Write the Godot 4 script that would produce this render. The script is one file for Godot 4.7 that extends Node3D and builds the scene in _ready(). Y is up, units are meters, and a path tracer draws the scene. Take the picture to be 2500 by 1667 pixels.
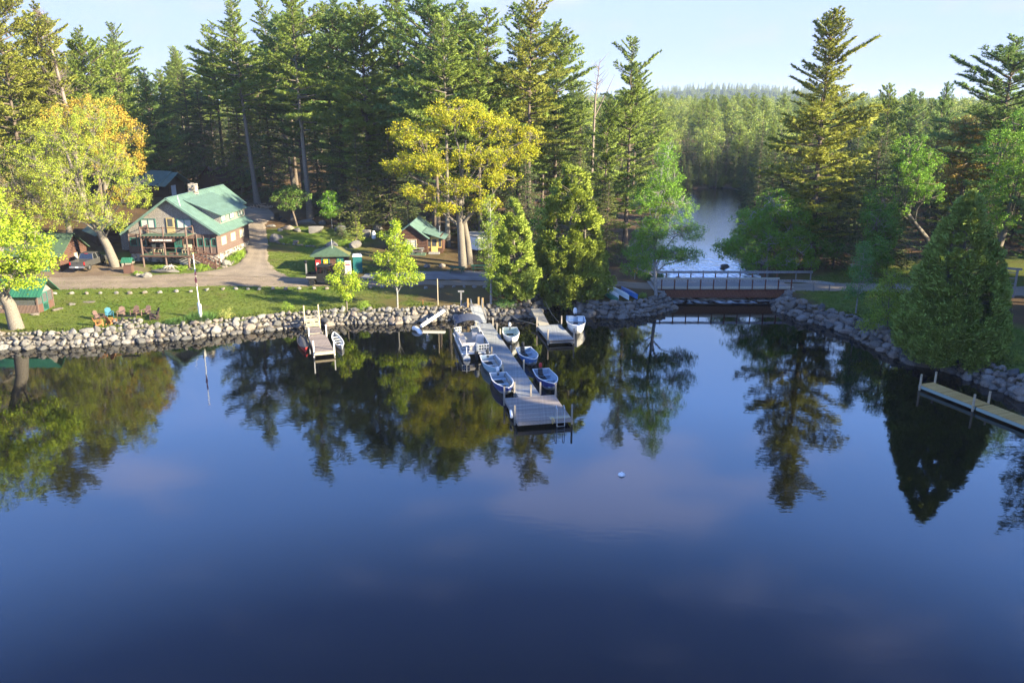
extends Node3D

# ---------------------------------------------------------------- mesh builder
class MB:
	var v := PackedVector3Array()
	var n := PackedVector3Array()
	var c := PackedColorArray()
	var col := Color(1, 1, 1)
	var tinted := false

	func tint(k: Color) -> void:
		col = k
		tinted = true

	func tri(a: Vector3, b: Vector3, d: Vector3) -> void:
		var m := (a - d).cross(a - b).normalized()
		v.append(a); v.append(b); v.append(d)
		n.append(m); n.append(m); n.append(m)
		c.append(col); c.append(col); c.append(col)

	func trin(a: Vector3, b: Vector3, d: Vector3, na: Vector3, nb: Vector3, nd: Vector3) -> void:
		var m := (a - d).cross(a - b)
		if m.dot(na + nb + nd) < 0.0:
			v.append(a); v.append(d); v.append(b)
			n.append(na); n.append(nd); n.append(nb)
		else:
			v.append(a); v.append(b); v.append(d)
			n.append(na); n.append(nb); n.append(nd)
		c.append(col); c.append(col); c.append(col)

	func quad(a: Vector3, b: Vector3, d: Vector3, e: Vector3) -> void:
		tri(a, b, d)
		tri(a, d, e)

	func box(ce: Vector3, s: Vector3, b := Basis.IDENTITY) -> void:
		var h := s * 0.5
		var p := []
		for i in 8:
			p.append(ce + b * Vector3(h.x if i & 1 else -h.x, h.y if i & 2 else -h.y, h.z if i & 4 else -h.z))
		for f in [[0, 1, 3, 2], [5, 4, 6, 7], [4, 0, 2, 6], [1, 5, 7, 3], [2, 3, 7, 6], [4, 5, 1, 0]]:
			var m: Vector3 = (p[f[0]] + p[f[1]] + p[f[2]] + p[f[3]]) * 0.25 - ce
			if (p[f[0]] - p[f[2]]).cross(p[f[0]] - p[f[1]]).dot(m) < 0.0:
				quad(p[f[0]], p[f[3]], p[f[2]], p[f[1]])
			else:
				quad(p[f[0]], p[f[1]], p[f[2]], p[f[3]])

	# a beam of rectangular section from a to b
	func beam(a: Vector3, b: Vector3, w: float, h: float, up := Vector3.UP) -> void:
		var z := (b - a).normalized()
		if absf(z.dot(up)) > 0.99:
			up = Vector3.RIGHT
		var x := up.cross(z).normalized()
		var y := z.cross(x)
		box((a + b) * 0.5, Vector3(w, h, a.distance_to(b)), Basis(x, y, z))

	func tube(pts: Array, rad: Array, sides := 6, caps := true) -> void:
		var rings := []
		var nrm := []
		var prev := Vector3.ZERO
		for i in pts.size():
			var d: Vector3
			if i == 0: d = pts[1] - pts[0]
			elif i == pts.size() - 1: d = pts[i] - pts[i - 1]
			else: d = pts[i + 1] - pts[i - 1]
			d = d.normalized()
			var x: Vector3
			if prev == Vector3.ZERO:
				x = d.cross(Vector3.RIGHT if absf(d.x) < 0.8 else Vector3.UP).normalized()
			else:
				x = (prev - d * prev.dot(d)).normalized()
			prev = x
			var y := d.cross(x)
			var ring := []
			var nn := []
			for k in sides:
				var a := TAU * k / sides
				var q := x * cos(a) + y * sin(a)
				ring.append(pts[i] + q * rad[i])
				nn.append(q)
			rings.append(ring)
			nrm.append(nn)
		for i in pts.size() - 1:
			for k in sides:
				var l := (k + 1) % sides
				trin(rings[i][k], rings[i][l], rings[i + 1][l], nrm[i][k], nrm[i][l], nrm[i][l])
				trin(rings[i][k], rings[i + 1][l], rings[i + 1][k], nrm[i][k], nrm[i][l], nrm[i][k])
		if caps:
			for e in [0, pts.size() - 1]:
				for k in range(1, sides - 1):
					tri(rings[e][0], rings[e][k], rings[e][k + 1])

	func lathe(ce: Vector3, prof: Array, sides := 12, b := Basis.IDENTITY) -> void:
		for i in prof.size() - 1:
			var p0: Vector2 = prof[i]
			var p1: Vector2 = prof[i + 1]
			var e := p1 - p0
			var nn := Vector2(e.y, -e.x).normalized()
			for k in sides:
				var a := TAU * k / sides
				var d := TAU * (k + 1) / sides
				var ra := Vector3(cos(a), 0, sin(a))
				var rd := Vector3(cos(d), 0, sin(d))
				var A := ce + b * (ra * p0.x + Vector3.UP * p0.y)
				var B := ce + b * (rd * p0.x + Vector3.UP * p0.y)
				var C := ce + b * (rd * p1.x + Vector3.UP * p1.y)
				var D := ce + b * (ra * p1.x + Vector3.UP * p1.y)
				var na := b * (ra * nn.x + Vector3.UP * nn.y)
				var nd := b * (rd * nn.x + Vector3.UP * nn.y)
				if p0.x > 1e-5: trin(A, B, C, na, nd, nd)
				if p1.x > 1e-5: trin(A, C, D, na, nd, na)

	# polygon in xz/xy ... extruded: pts listed in order, moved by d
	func prism(pts: Array, d: Vector3) -> void:
		var ce := Vector3.ZERO
		for p in pts: ce += p
		ce = ce / pts.size() + d * 0.5
		for k in range(1, pts.size() - 1):
			tri(pts[0], pts[k], pts[k + 1])
			tri(pts[0] + d, pts[k + 1] + d, pts[k] + d)
		for k in pts.size():
			var l := (k + 1) % pts.size()
			quad(pts[k], pts[k] + d, pts[l] + d, pts[l])

	# plate of thickness t below the quad
	func slab(a: Vector3, b: Vector3, d: Vector3, e: Vector3, t: float) -> void:
		var m := (b - a).cross(e - a).normalized()
		if m.y < 0.0: m = -m
		prism([a, b, d, e], -m * t)

	func mesh() -> ArrayMesh:
		var arr := []
		arr.resize(Mesh.ARRAY_MAX)
		arr[Mesh.ARRAY_VERTEX] = v
		arr[Mesh.ARRAY_NORMAL] = n
		if tinted:
			arr[Mesh.ARRAY_COLOR] = c
		var m := ArrayMesh.new()
		m.add_surface_from_arrays(Mesh.PRIMITIVE_TRIANGLES, arr)
		return m

# ---------------------------------------------------------------- scene helpers
var rng := RandomNumberGenerator.new()
var M := {}
var T := {}
var taken := {}
var noise := FastNoiseLite.new()

func rr(a: float, b: float) -> float:
	return rng.randf_range(a, b)

func V(x: float, y: float, z: float) -> Vector3:
	return Vector3(x, y, z)

func numbered(called: String) -> String:
	if not taken.has(called):
		taken[called] = 0
		return called
	taken[called] += 1
	return "%s_%03d" % [called, taken[called]]

func tag(o: Node, label: String, category: String, group := "", kind := "") -> void:
	if label != "": o.set_meta("label", label)
	if category != "": o.set_meta("category", category)
	if group != "": o.set_meta("group", group)
	if kind != "": o.set_meta("kind", kind)

func thing(called: String, label: String, category: String, at := Vector3.ZERO, turn := 0.0, group := "") -> Node3D:
	var o := Node3D.new()
	o.name = numbered(called)
	add_child(o)
	o.position = at
	o.rotation_degrees.y = turn
	tag(o, label, category, group)
	return o

func part(parent: Node, called: String, m, mat: Material) -> MeshInstance3D:
	var o := MeshInstance3D.new()
	o.name = called
	o.mesh = m.mesh() if m is MB else m
	o.material_override = mat
	parent.add_child(o, true)
	return o

func solo(called: String, m, mat: Material, label: String, category: String, at := Vector3.ZERO, turn := 0.0, group := "", kind := "") -> MeshInstance3D:
	var o := part(self, numbered(called), m, mat)
	o.position = at
	o.rotation_degrees.y = turn
	tag(o, label, category, group, kind)
	return o

func structure(called: String, m, mat: Material) -> MeshInstance3D:
	var o := part(self, numbered(called), m, mat)
	o.set_meta("kind", "structure")
	return o

func copy(o: Node3D, at: Vector3, turn: float, label: String, group := "") -> Node3D:
	var c = o.duplicate()
	var base := String(o.name)
	var cut := base.rfind("_")
	if cut > 0 and base.substr(cut + 1).is_valid_int(): base = base.substr(0, cut)
	c.name = numbered(base)
	add_child(c)
	c.position = at
	c.rotation_degrees.y = turn
	if label != "": c.set_meta("label", label)
	if group != "": c.set_meta("group", group)
	return c

func box(ce: Vector3, s: Vector3, b := Basis.IDENTITY) -> MB:
	var m := MB.new()
	m.box(ce, s, b)
	return m

# ---------------------------------------------------------------- materials (colours given as linear base colours)
func lin(r: float, g: float, b: float) -> Color:
	return Color(r, g, b).linear_to_srgb()

func noise_tex(key: String, size: int, freq: float, lo: float, hi: float, octaves := 4, seed_ := 1, kind := FastNoiseLite.TYPE_SIMPLEX_SMOOTH) -> NoiseTexture2D:
	if T.has(key): return T[key]
	var f := FastNoiseLite.new()
	f.noise_type = kind
	f.frequency = freq
	f.fractal_octaves = octaves
	f.seed = seed_
	var g := Gradient.new()
	g.set_color(0, Color(lo, lo, lo))
	g.set_color(1, Color(hi, hi, hi))
	var t := NoiseTexture2D.new()
	t.width = size
	t.height = size
	t.seamless = true
	t.noise = f
	t.color_ramp = g
	T[key] = t
	return t

func mat(key: String, col: Color, rough := 0.85, tex = null, scale := Vector3.ONE, world := false, bump = null, bump_cm := 1.0, metal := 0.0, spec := 0.35) -> StandardMaterial3D:
	if M.has(key): return M[key]
	var m := StandardMaterial3D.new()
	m.albedo_color = col
	m.roughness = rough
	m.metallic = metal
	m.metallic_specular = spec
	if tex != null:
		m.albedo_texture = tex
		m.uv1_triplanar = true
		m.uv1_world_triplanar = world
		m.uv1_scale = scale
	if bump != null:
		m.heightmap_enabled = true
		m.heightmap_texture = bump
		m.heightmap_scale = bump_cm
		m.uv1_triplanar = true
		m.uv1_world_triplanar = world
		m.uv1_scale = scale
	M[key] = m
	return m

func leaf_mat(key: String, col: Color, back := 0.5) -> StandardMaterial3D:
	if M.has(key): return M[key]
	var m := mat(key, col, 0.6, null, Vector3.ONE, false, null, 1.0, 0.0, 0.3)
	m.vertex_color_use_as_albedo = true
	m.backlight_enabled = true
	m.backlight = Color(back, back, back)
	m.cull_mode = BaseMaterial3D.CULL_DISABLED
	return m

# ---------------------------------------------------------------- terrain
var WATER := PackedVector2Array([
	V2(-400, 150), V2(-400, -40), V2(-140, -58), V2(-90, -66), V2(-60, -72), V2(-48.2, -73.9), V2(-42.4, -74.2), V2(-37.6, -76), V2(-33.1, -77), V2(-28.3, -79), V2(-23.2, -81.4), V2(-17.3, -83.2), V2(-12.9, -83.2), V2(-8.3, -84.2), V2(-5.3, -85), V2(0, -85.2), V2(2.2, -86), V2(3, -89), V2(4.7, -92), V2(6.2, -92.6), V2(7, -88.6), V2(8.4, -86), V2(12.4, -85.6), V2(15.8, -87.3), V2(18.5, -90.5), V2(18.5, -98.5), V2(17.5, -106), V2(19, -127), V2(26, -150), V2(38, -185), V2(34, -202), V2(24, -214), V2(34, -222), V2(48, -217), V2(57, -219), V2(59, -207), V2(53, -190), V2(44.5, -165), V2(38, -140), V2(34.5, -125), V2(33, -108), V2(31.5, -98.5), V2(30.5, -92.5), V2(29.6, -89), V2(32, -83.8), V2(33.8, -80.5), V2(34.7, -74), V2(35.6, -68.5), V2(37.3, -67.7), V2(38.2, -66), V2(39.2, -62.9), V2(39.8, -60), V2(42, -50), V2(46, -38), V2(52, -20), V2(62, 0), V2(90, 30), V2(150, 60), V2(400, 80), V2(400, 150)])
const PROFILE := [[-3.0, -1.8], [-1.2, -0.8], [0.0, 0.25], [1.3, 1.25], [12.0, 1.65], [25.0, 2.4], [50.0, 4.9], [75.0, 6.8], [120.0, 8.0], [300.0, 9.0]]

func V2(x: float, y: float) -> Vector2:
	return Vector2(x, y)

func shore(x: float, z: float) -> float:
	var p := Vector2(x, z)
	var best := 1e9
	var k := WATER.size()
	for i in k:
		var q := Geometry2D.get_closest_point_to_segment(p, WATER[i], WATER[(i + 1) % k])
		best = minf(best, p.distance_squared_to(q))
	var d := sqrt(best)
	return -d if Geometry2D.is_point_in_polygon(p, WATER) else d

func rise(s: float) -> float:
	if s <= -3.0: return -1.8
	for i in PROFILE.size() - 1:
		if s <= PROFILE[i + 1][0]:
			return lerpf(PROFILE[i][1], PROFILE[i + 1][1], (s - PROFILE[i][0]) / (PROFILE[i + 1][0] - PROFILE[i][0]))
	return 9.0

func gh(x: float, z: float) -> float:
	return rise(shore(x, z))

func on_ground(x: float, z: float, dy := 0.0) -> Vector3:
	return Vector3(x, gh(x, z) + dy, z)

func steps(a: float, b: float, d: float) -> Array:
	var r := []
	var k := int(ceil(absf(b - a) / d))
	for i in k: r.append(a + (b - a) * i / k)
	return r

# ---------------------------------------------------------------- camera, sky, sun
func make_camera_and_light() -> void:
	var cam := Camera3D.new()
	cam.name = "camera"
	cam.position = V(0, 22, 0)
	cam.rotation_degrees = V(-16.1, 0, 0)
	cam.fov = 45.26
	cam.far = 6000.0
	cam.near = 0.2
	add_child(cam)
	cam.current = true

	var sun := DirectionalLight3D.new()
	sun.name = "sun"
	sun.light_energy = 1.15
	sun.light_color = Color(1.0, 0.94, 0.80)
	sun.light_angular_distance = 0.6
	sun.shadow_enabled = true
	add_child(sun)
	var el := deg_to_rad(20.0)
	var to_sun := V(0.914 * cos(el), sin(el), 0.406 * cos(el))
	sun.look_at_from_position(to_sun * 100.0, Vector3.ZERO, Vector3.UP)

	var w := 768
	var h := 384
	var img := Image.create(w, h, false, Image.FORMAT_RGBF)
	var fn := FastNoiseLite.new()
	fn.seed = 11
	fn.frequency = 1.0
	fn.fractal_octaves = 5
	var stops := [[0.0, Color(0.255, 0.27, 0.30)], [0.06, Color(0.20, 0.21, 0.25)], [0.12, Color(0.20, 0.225, 0.30)], [0.20, Color(0.34, 0.50, 0.86)], [0.34, Color(0.36, 0.72, 1.68)], [0.45, Color(0.25, 0.55, 1.44)], [0.55, Color(0.075, 0.185, 0.60)], [0.64, Color(0.04, 0.105, 0.36)], [1.0, Color(0.13, 0.26, 0.62)]]
	for j in h:
		var up := (0.5 - (j + 0.5) / h) * PI
		var y := sin(up)
		var base: Color = stops[0][1]
		for i in stops.size() - 1:
			if y >= stops[i][0]:
				base = stops[i][1].lerp(stops[i + 1][1], clampf((y - stops[i][0]) / (stops[i + 1][0] - stops[i][0]), 0, 1))
		if y < 0: base = Color(0.3, 0.33, 0.36)
		for i in w:
			var a := (i + 0.5) / w * TAU
			var c := base
			if y > 0.0:
				# thin high cloud on a flat layer overhead
				var d := V(sin(a) * cos(up), y, cos(a) * cos(up)) / (y + 0.12)
				var q := fn.get_noise_3d(d.x * 0.9, d.z * 2.6, 3.0) * 0.7 + fn.get_noise_3d(d.x * 3.0, d.z * 6.0, 9.0) * 0.35
				var cl := smoothstep(0.08, 0.5, q) * smoothstep(0.0, 0.16, y) * (1.0 - 0.75 * smoothstep(0.42, 0.6, y)) * 0.55
				c = c.lerp(Color(0.80, 0.90, 1.50), cl)
			img.set_pixel(i, j, c)
	var pano := PanoramaSkyMaterial.new()
	pano.panorama = ImageTexture.create_from_image(img)
	var sky := Sky.new()
	sky.sky_material = pano
	var env := Environment.new()
	env.background_mode = Environment.BG_SKY
	env.sky = sky
	env.background_energy_multiplier = 0.32
	env.tonemap_mode = Environment.TONE_MAPPER_LINEAR
	env.tonemap_exposure = 6.9
	env.sdfgi_enabled = true
	env.ssao_enabled = true
	env.ssil_enabled = true
	env.fog_enabled = true
	env.fog_density = 0.00011
	env.fog_light_color = Color(0.80, 0.87, 0.95)
	var we := WorldEnvironment.new()
	we.name = "world_environment"
	we.environment = env
	add_child(we)

# ---------------------------------------------------------------- ground, roads, water
func patch(x: float, z: float, cx: float, cz: float, rx: float, rz: float, soft := 0.35) -> float:
	var d := sqrt(pow((x - cx) / rx, 2) + pow((z - cz) / rz, 2)) + noise.get_noise_2d(x * 6.0, z * 6.0) * 0.5
	return 1.0 - smoothstep(1.0 - soft, 1.0 + soft, d)

func ground_color(x: float, z: float, s: float) -> Color:
	var g := noise.get_noise_2d(x * 5.0, z * 5.0)
	var g2 := noise.get_noise_2d(x * 22.0 + 50.0, z * 22.0)
	var floor_c := Color(0.115, 0.080, 0.048).lerp(Color(0.165, 0.105, 0.055), clampf(0.5 + g + g2, 0, 1))
	var grass := Color(0.125, 0.190, 0.030).lerp(Color(0.175, 0.215, 0.045), clampf(0.5 + g * 1.6 + g2 * 0.9, 0, 1))
	var needles := Color(0.190, 0.130, 0.062).lerp(Color(0.135, 0.105, 0.050), clampf(0.5 + g * 1.5 + g2, 0, 1))
	var dirt := Color(0.27, 0.205, 0.145).lerp(Color(0.21, 0.155, 0.11), clampf(0.5 + g + g2, 0, 1))
	var k := 0.0
	# lawn along the shore, lodge yard, the middle lawn, the grass beyond the bridge
	k = maxf(k, patch(x, z, -42, -85, 32, 9.5))
	k = maxf(k, patch(x, z, -22, -89, 10, 6.5))
	k = maxf(k, patch(x, z, -42, -98.6, 8.5, 4.2))
	k = maxf(k, patch(x, z, -26, -106, 9.5, 11))
	k = maxf(k, patch(x, z, -27, -119, 9.5, 6))
	k = maxf(k, patch(x, z, -36.6, -106, 2.6, 10))
	k = maxf(k, patch(x, z, -15, -103, 5, 4.5))
	k = maxf(k, patch(x, z, -48, -92, 40, 2.5))
	k = maxf(k, patch(x, z, 40, -84, 9, 11, 0.2))
	k = maxf(k, patch(x, z, 54, -98, 18, 9, 0.4) * 0.75)
	k = maxf(k, patch(x, z, 43, -66, 8, 12, 0.2))
	k = maxf(k, patch(x, z, -55, -105, 6, 3) * 0.8)
	var c := floor_c.lerp(grass, k)
	if x < 25.0:
		var nb := patch(x, z, -1, -88, 14, 7.5, 0.5)
		nb = maxf(nb, patch(x, z, -9, -106, 10, 8, 0.4) )
		nb = maxf(nb, patch(x, z, -19.5, -107.5, 4.0, 4.5, 0.3) * 0.9)
		nb = maxf(nb, patch(x, z, -29, -111.5, 7.0, 1.5, 0.3))
		nb = maxf(nb, patch(x, z, 12, -89, 5, 4, 0.3))
		nb *= clampf(0.82 + g * 1.4 + g2 * 0.8, 0, 1)
		c = c.lerp(needles, nb)
		c = c.lerp(grass, patch(x, z, -10.5, -86.5, 2.2, 1.0, 0.5) * 0.7)
		c = c.lerp(grass.darkened(0.15), patch(x, z, -3.5, -84.6, 5.0, 1.2, 0.5) * 0.8)
	c = c.lerp(dirt, patch(x, z, -52.5, -98.8, 6.5, 4.4, 0.25))
	c = c.lerp(dirt, patch(x, z, -44.5, -131, 6, 8, 0.3))
	# worn spots in the lawn
	c = c.lerp(needles, clampf((noise.get_noise_2d(x * 11.0 + 300.0, z * 11.0) - 0.28) * 2.2, 0, 0.55) * k)
	if s < 1.5:
		c = c.lerp(Color(0.10, 0.09, 0.075), clampf((1.5 - s) / 0.7, 0, 1))
	return c

func make_ground() -> void:
	noise.seed = 5
	noise.frequency = 0.02
	noise.fractal_octaves = 4
	var xs := [-3000.0, -1800.0, -1000.0, -600.0, -400.0, -300.0, -220.0]
	xs += steps(-180, -75, 7.0) + steps(-75, 52, 0.55) + steps(52, 76, 1.6) + steps(76, 180, 6.0)
	xs += [180.0, 220.0, 300.0, 400.0, 600.0, 1000.0, 1800.0, 3000.0]
	var zs := [160.0, 100.0, 60.0, 20.0] + steps(0, -56, 5.0) + steps(-56, -128, 0.55) + steps(-128, -160, 1.2) + steps(-160, -240, 3.5) + [-240.0, -260.0, -300.0, -380.0, -500.0, -700.0, -1000.0, -1500.0, -2200.0, -4200.0]
	var v := PackedVector3Array()
	var c := PackedColorArray()
	var idx := PackedInt32Array()
	for z: float in zs:
		for x: float in xs:
			var s := shore(x, z)
			var y := rise(s)
			if s > 1.0: y += noise.get_noise_2d(x * 4.0, z * 4.0) * 0.12 * minf(1.0, (s - 1.0) / 8.0) if z > -128.0 else 0.0
			v.append(V(x, y, z))
			c.append(ground_color(x, z, s))
	var nx := xs.size()
	for j in zs.size() - 1:
		for i in nx - 1:
			var a := j * nx + i
			idx.append_array([a, a + nx, a + 1, a + 1, a + nx, a + nx + 1])
	var st := SurfaceTool.new()
	var arr := []
	arr.resize(Mesh.ARRAY_MAX)
	arr[Mesh.ARRAY_VERTEX] = v
	arr[Mesh.ARRAY_COLOR] = c
	arr[Mesh.ARRAY_INDEX] = idx
	st.create_from_arrays(arr)
	st.generate_normals()
	var gm := mat("ground", Color(1, 1, 1), 0.95, noise_tex("grain", 512, 0.045, 0.72, 1.0, 5, 3), V(0.35, 0.35, 0.35), true, noise_tex("lumps", 512, 0.06, 0.0, 1.0, 5, 8), 5.0, 0.0, 0.15)
	gm.vertex_color_use_as_albedo = true
	structure("ground", st.commit(), gm)

# a draped ribbon between two edges, each a list of Vector2; lifted over the ground
func ribbon(left: Array, right: Array, across: int, lift: float, cols: Array, jag := 0.3) -> ArrayMesh:
	var L := resample(left, 0.6)
	var R := resample_to(right, L.size())
	var v := PackedVector3Array()
	var c := PackedColorArray()
	var idx := PackedInt32Array()
	for i in L.size():
		for k in across + 1:
			var t := float(k) / across
			var p: Vector2 = L[i].lerp(R[i], t)
			if k == 0 or k == across:
				var o: Vector2 = (R[i] - L[i]).normalized() * (noise.get_noise_2d(p.x * 45.0, p.y * 45.0) * jag * 2.2)
				p += o
			var y := gh(p.x, p.y) + noise.get_noise_2d(p.x * 4.0, p.y * 4.0) * 0.12 * minf(1.0, maxf(0.0, (shore(p.x, p.y) - 1.0) / 8.0)) + lift
			if k == 0 or k == across: y -= lift + 0.05
			v.append(V(p.x, y, p.y))
			var q := clampf(0.5 + noise.get_noise_2d(p.x * 14.0, p.y * 30.0) * 1.4, 0, 1)
			var rut := exp(-pow((t - 0.3) / 0.07, 2)) + exp(-pow((t - 0.68) / 0.07, 2))
			c.append(cols[0].lerp(cols[1], q) * (1.0 + 0.16 * rut * (0.6 + q)))
	for i in L.size() - 1:
		for k in across:
			var a := i * (across + 1) + k
			idx.append_array([a, a + across + 1, a + 1, a + 1, a + across + 1, a + across + 2])
	var st := SurfaceTool.new()
	var arr := []
	arr.resize(Mesh.ARRAY_MAX)
	arr[Mesh.ARRAY_VERTEX] = v
	arr[Mesh.ARRAY_COLOR] = c
	arr[Mesh.ARRAY_INDEX] = idx
	st.create_from_arrays(arr)
	st.generate_normals()
	return st.commit()

func resample_to(pts: Array, k: int) -> Array:
	var len_ := [0.0]
	for i in pts.size() - 1: len_.append(len_[i] + pts[i].distance_to(pts[i + 1]))
	var out := []
	var j := 0
	for i in k:
		var d: float = len_[-1] * i / (k - 1)
		while j < pts.size() - 2 and len_[j + 1] < d: j += 1
		out.append(pts[j].lerp(pts[j + 1], clampf((d - len_[j]) / maxf(1e-6, len_[j + 1] - len_[j]), 0, 1)))
	return out

func resample(pts: Array, step: float) -> Array:
	var d := 0.0
	for i in pts.size() - 1: d += pts[i].distance_to(pts[i + 1])
	return resample_to(pts, maxi(3, int(d / step)))

func make_roads() -> void:
	var rm := mat("road", Color(1, 1, 1), 0.95, noise_tex("grit", 512, 0.12, 0.72, 1.0, 4, 21), V(0.5, 0.5, 0.5), true, noise_tex("grit_bump", 512, 0.16, 0.0, 1.0, 4, 22), 2.5, 0.0, 0.15)
	rm.vertex_color_use_as_albedo = true
	var tan_ := [Color(0.33, 0.265, 0.195), Color(0.25, 0.20, 0.15)]
	structure("road", ribbon(
		[V2(-120, -84), V2(-75, -87.8), V2(-52, -90.2), V2(-44, -91.1), V2(-35.5, -92.5), V2(-29.8, -92.9), V2(-22.5, -93.7), V2(-16.8, -94), V2(-9, -94.4), V2(-2.4, -94.6), V2(6, -94.9), V2(12, -94.4), V2(17.2, -93.4)],
		[V2(-120, -92), V2(-75, -95), V2(-55, -96.4), V2(-46, -97.2), V2(-40, -98.6), V2(-30, -98.8), V2(-24.8, -97.7), V2(-19.6, -96.9), V2(-8.3, -97), V2(-3.4, -97.2), V2(6, -98.4), V2(12, -98.2), V2(17.2, -97.6)], 9, 0.05, tan_), rm)
	structure("road", ribbon(
		[V2(-40.5, -97.8), V2(-37.2, -100.4), V2(-35.4, -103.5), V2(-35.6, -108), V2(-37.0, -112.4), V2(-39.2, -119), V2(-42.0, -126), V2(-46, -132), V2(-52, -136)],
		[V2(-26.2, -97.4), V2(-29.2, -100.6), V2(-31.6, -105), V2(-32.8, -109), V2(-33.8, -113), V2(-35.6, -119), V2(-37.6, -125), V2(-37.5, -131), V2(-41, -138)], 12, 0.075, [Color(0.36, 0.295, 0.22), Color(0.28, 0.23, 0.175)]), rm)
	structure("road", ribbon(
		[V2(31.8, -93.2), V2(35, -92.2), V2(40, -91), V2(48, -88.5), V2(60, -84)],
		[V2(31.8, -97.4), V2(37, -97), V2(43, -96), V2(52, -92.5), V2(64, -88)], 8, 0.05, [Color(0.36, 0.31, 0.25), Color(0.29, 0.25, 0.2)]), rm)
	structure("gravel_lot", ribbon(
		[V2(-18.5, -97.0), V2(-13, -97.0), V2(-8, -97.0), V2(-2, -97.1), V2(3, -97.8)],
		[V2(-18.0, -100.2), V2(-13, -101.6), V2(-8, -102.2), V2(-2, -103.4), V2(3, -102)], 6, 0.045, [Color(0.20, 0.205, 0.215), Color(0.26, 0.26, 0.26)]), rm)

func make_water() -> void:
	var wm := StandardMaterial3D.new()
	wm.albedo_color = lin(0.0012, 0.0014, 0.002)
	wm.roughness = 0.025
	wm.metallic_specular = 0.5
	var fn := FastNoiseLite.new()
	fn.frequency = 0.012
	fn.fractal_octaves = 3
	fn.seed = 4
	var nt := NoiseTexture2D.new()
	nt.width = 512
	nt.height = 512
	nt.seamless = true
	nt.noise = fn
	nt.as_normal_map = true
	nt.bump_strength = 6.0
	wm.normal_enabled = true
	wm.normal_texture = nt
	wm.normal_scale = 0.028
	wm.uv1_triplanar = true
	wm.uv1_world_triplanar = true
	wm.uv1_scale = V(0.11, 0.11, 0.32)
	M["water"] = wm
	var m := MB.new()
	m.quad(V(-420, 0, 170), V(-420, 0, -93.4), V(420, 0, -93.4), V(420, 0, 170))
	structure("lake_water", m, wm)
	# the river: falls from the upper pond to the lake under the bridge
	var zs := steps(-91.6, -100, 0.28) + steps(-100, -128, 0.5) + steps(-128, -235, 5.0) + [-235.0]
	var v := PackedVector3Array()
	var c := PackedColorArray()
	var idx := PackedInt32Array()
	var nx := 56
	for z: float in zs:
		var fall := smoothstep(-92.0, -132.0, z)
		var rough := smoothstep(-91.6, -93.2, z) * (1.0 - smoothstep(-99.0, -128.0, z))
		for i in nx:
			var wide := 1.0 if z > -130 else 4.0
			var mid := 25.0 if z > -128 else 25.0 + (-128.0 - z) * 0.16
			var x := mid + (i / float(nx - 1) - 0.5) * (19.0 if z > -128 else 19.0 + (-128.0 - z) * 1.3)
			var b := fn.get_noise_2d(x * 70.0, z * 55.0)
			var b2 := fn.get_noise_2d(x * 160.0 + 70.0, z * 110.0)
			v.append(V(x, 0.004 + fall * 0.85 + rough * (b * 0.22 + b2 * 0.13), z))
			var foam := clampf(rough * (b * 1.2 + b2 * 1.3 + 0.42 - 0.5 * smoothstep(-97, -125, z)) * 1.9, 0, 1)
			c.append(Color(0.008, 0.010, 0.013).lerp(Color(0.72, 0.76, 0.80), foam))
	for j in zs.size() - 1:
		for i in nx - 1:
			var a := j * nx + i
			idx.append_array([a, a + nx, a + 1, a + 1, a + nx, a + nx + 1])
	var st := SurfaceTool.new()
	var arr := []
	arr.resize(Mesh.ARRAY_MAX)
	arr[Mesh.ARRAY_VERTEX] = v
	arr[Mesh.ARRAY_COLOR] = c
	arr[Mesh.ARRAY_INDEX] = idx
	st.create_from_arrays(arr)
	st.generate_normals()
	var rm := StandardMaterial3D.new()
	rm.vertex_color_use_as_albedo = true
	rm.roughness = 0.08
	rm.metallic_specular = 0.55
	rm.normal_enabled = true
	rm.normal_texture = nt
	rm.normal_scale = 0.5
	rm.uv1_triplanar = true
	rm.uv1_world_triplanar = true
	rm.uv1_scale = V(0.5, 0.5, 0.9)
	structure("river_water", st.commit(), rm)

func make_hill() -> void:
	var hm := mat("far_forest", lin(0.05, 0.075, 0.03), 1.0, noise_tex("far_canopy", 512, 0.08, 0.35, 1.0, 4, 31), V(0.02, 0.02, 0.02), true, null, 1.0, 0.0, 0.1)
	var m := MB.new()
	var k := 90
	var prof := []
	for i in k + 1:
		var x := lerpf(-1700, 2600, float(i) / k)
		var y := 20.0 + 32.0 * exp(-pow((x - 560.0) / 330.0, 2)) + 10.0 * exp(-pow((x + 700.0) / 500.0, 2)) + 6.0 * sin(x * 0.004) + noise.get_noise_2d(x * 0.6, 9.0) * 8.0
		prof.append([x, y])
	for i in k:
		var rows := [[0.0, -1500.0], [0.55, -1750.0], [0.9, -2050.0], [1.0, -2250.0], [0.2, -2900.0]]
		for r in rows.size() - 1:
			var f0: float = rows[r][0]
			var f1: float = rows[r + 1][0]
			m.quad(V(prof[i][0], 5 + prof[i][1] * f0, rows[r][1]), V(prof[i][0], 5 + prof[i][1] * f1, rows[r + 1][1]), V(prof[i + 1][0], 5 + prof[i + 1][1] * f1, rows[r + 1][1]), V(prof[i + 1][0], 5 + prof[i + 1][1] * f0, rows[r][1]))
	structure("hill", m, hm)

# ---------------------------------------------------------------- vegetation
var SPRAY := {}

func jitter(lo: float, hi: float, hue := 0.08) -> Color:
	var k := rr(lo, hi)
	return Color(k * (1.0 + rr(-hue, hue * 1.6)), k, k * (1.0 + rr(-hue, hue)))

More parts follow.
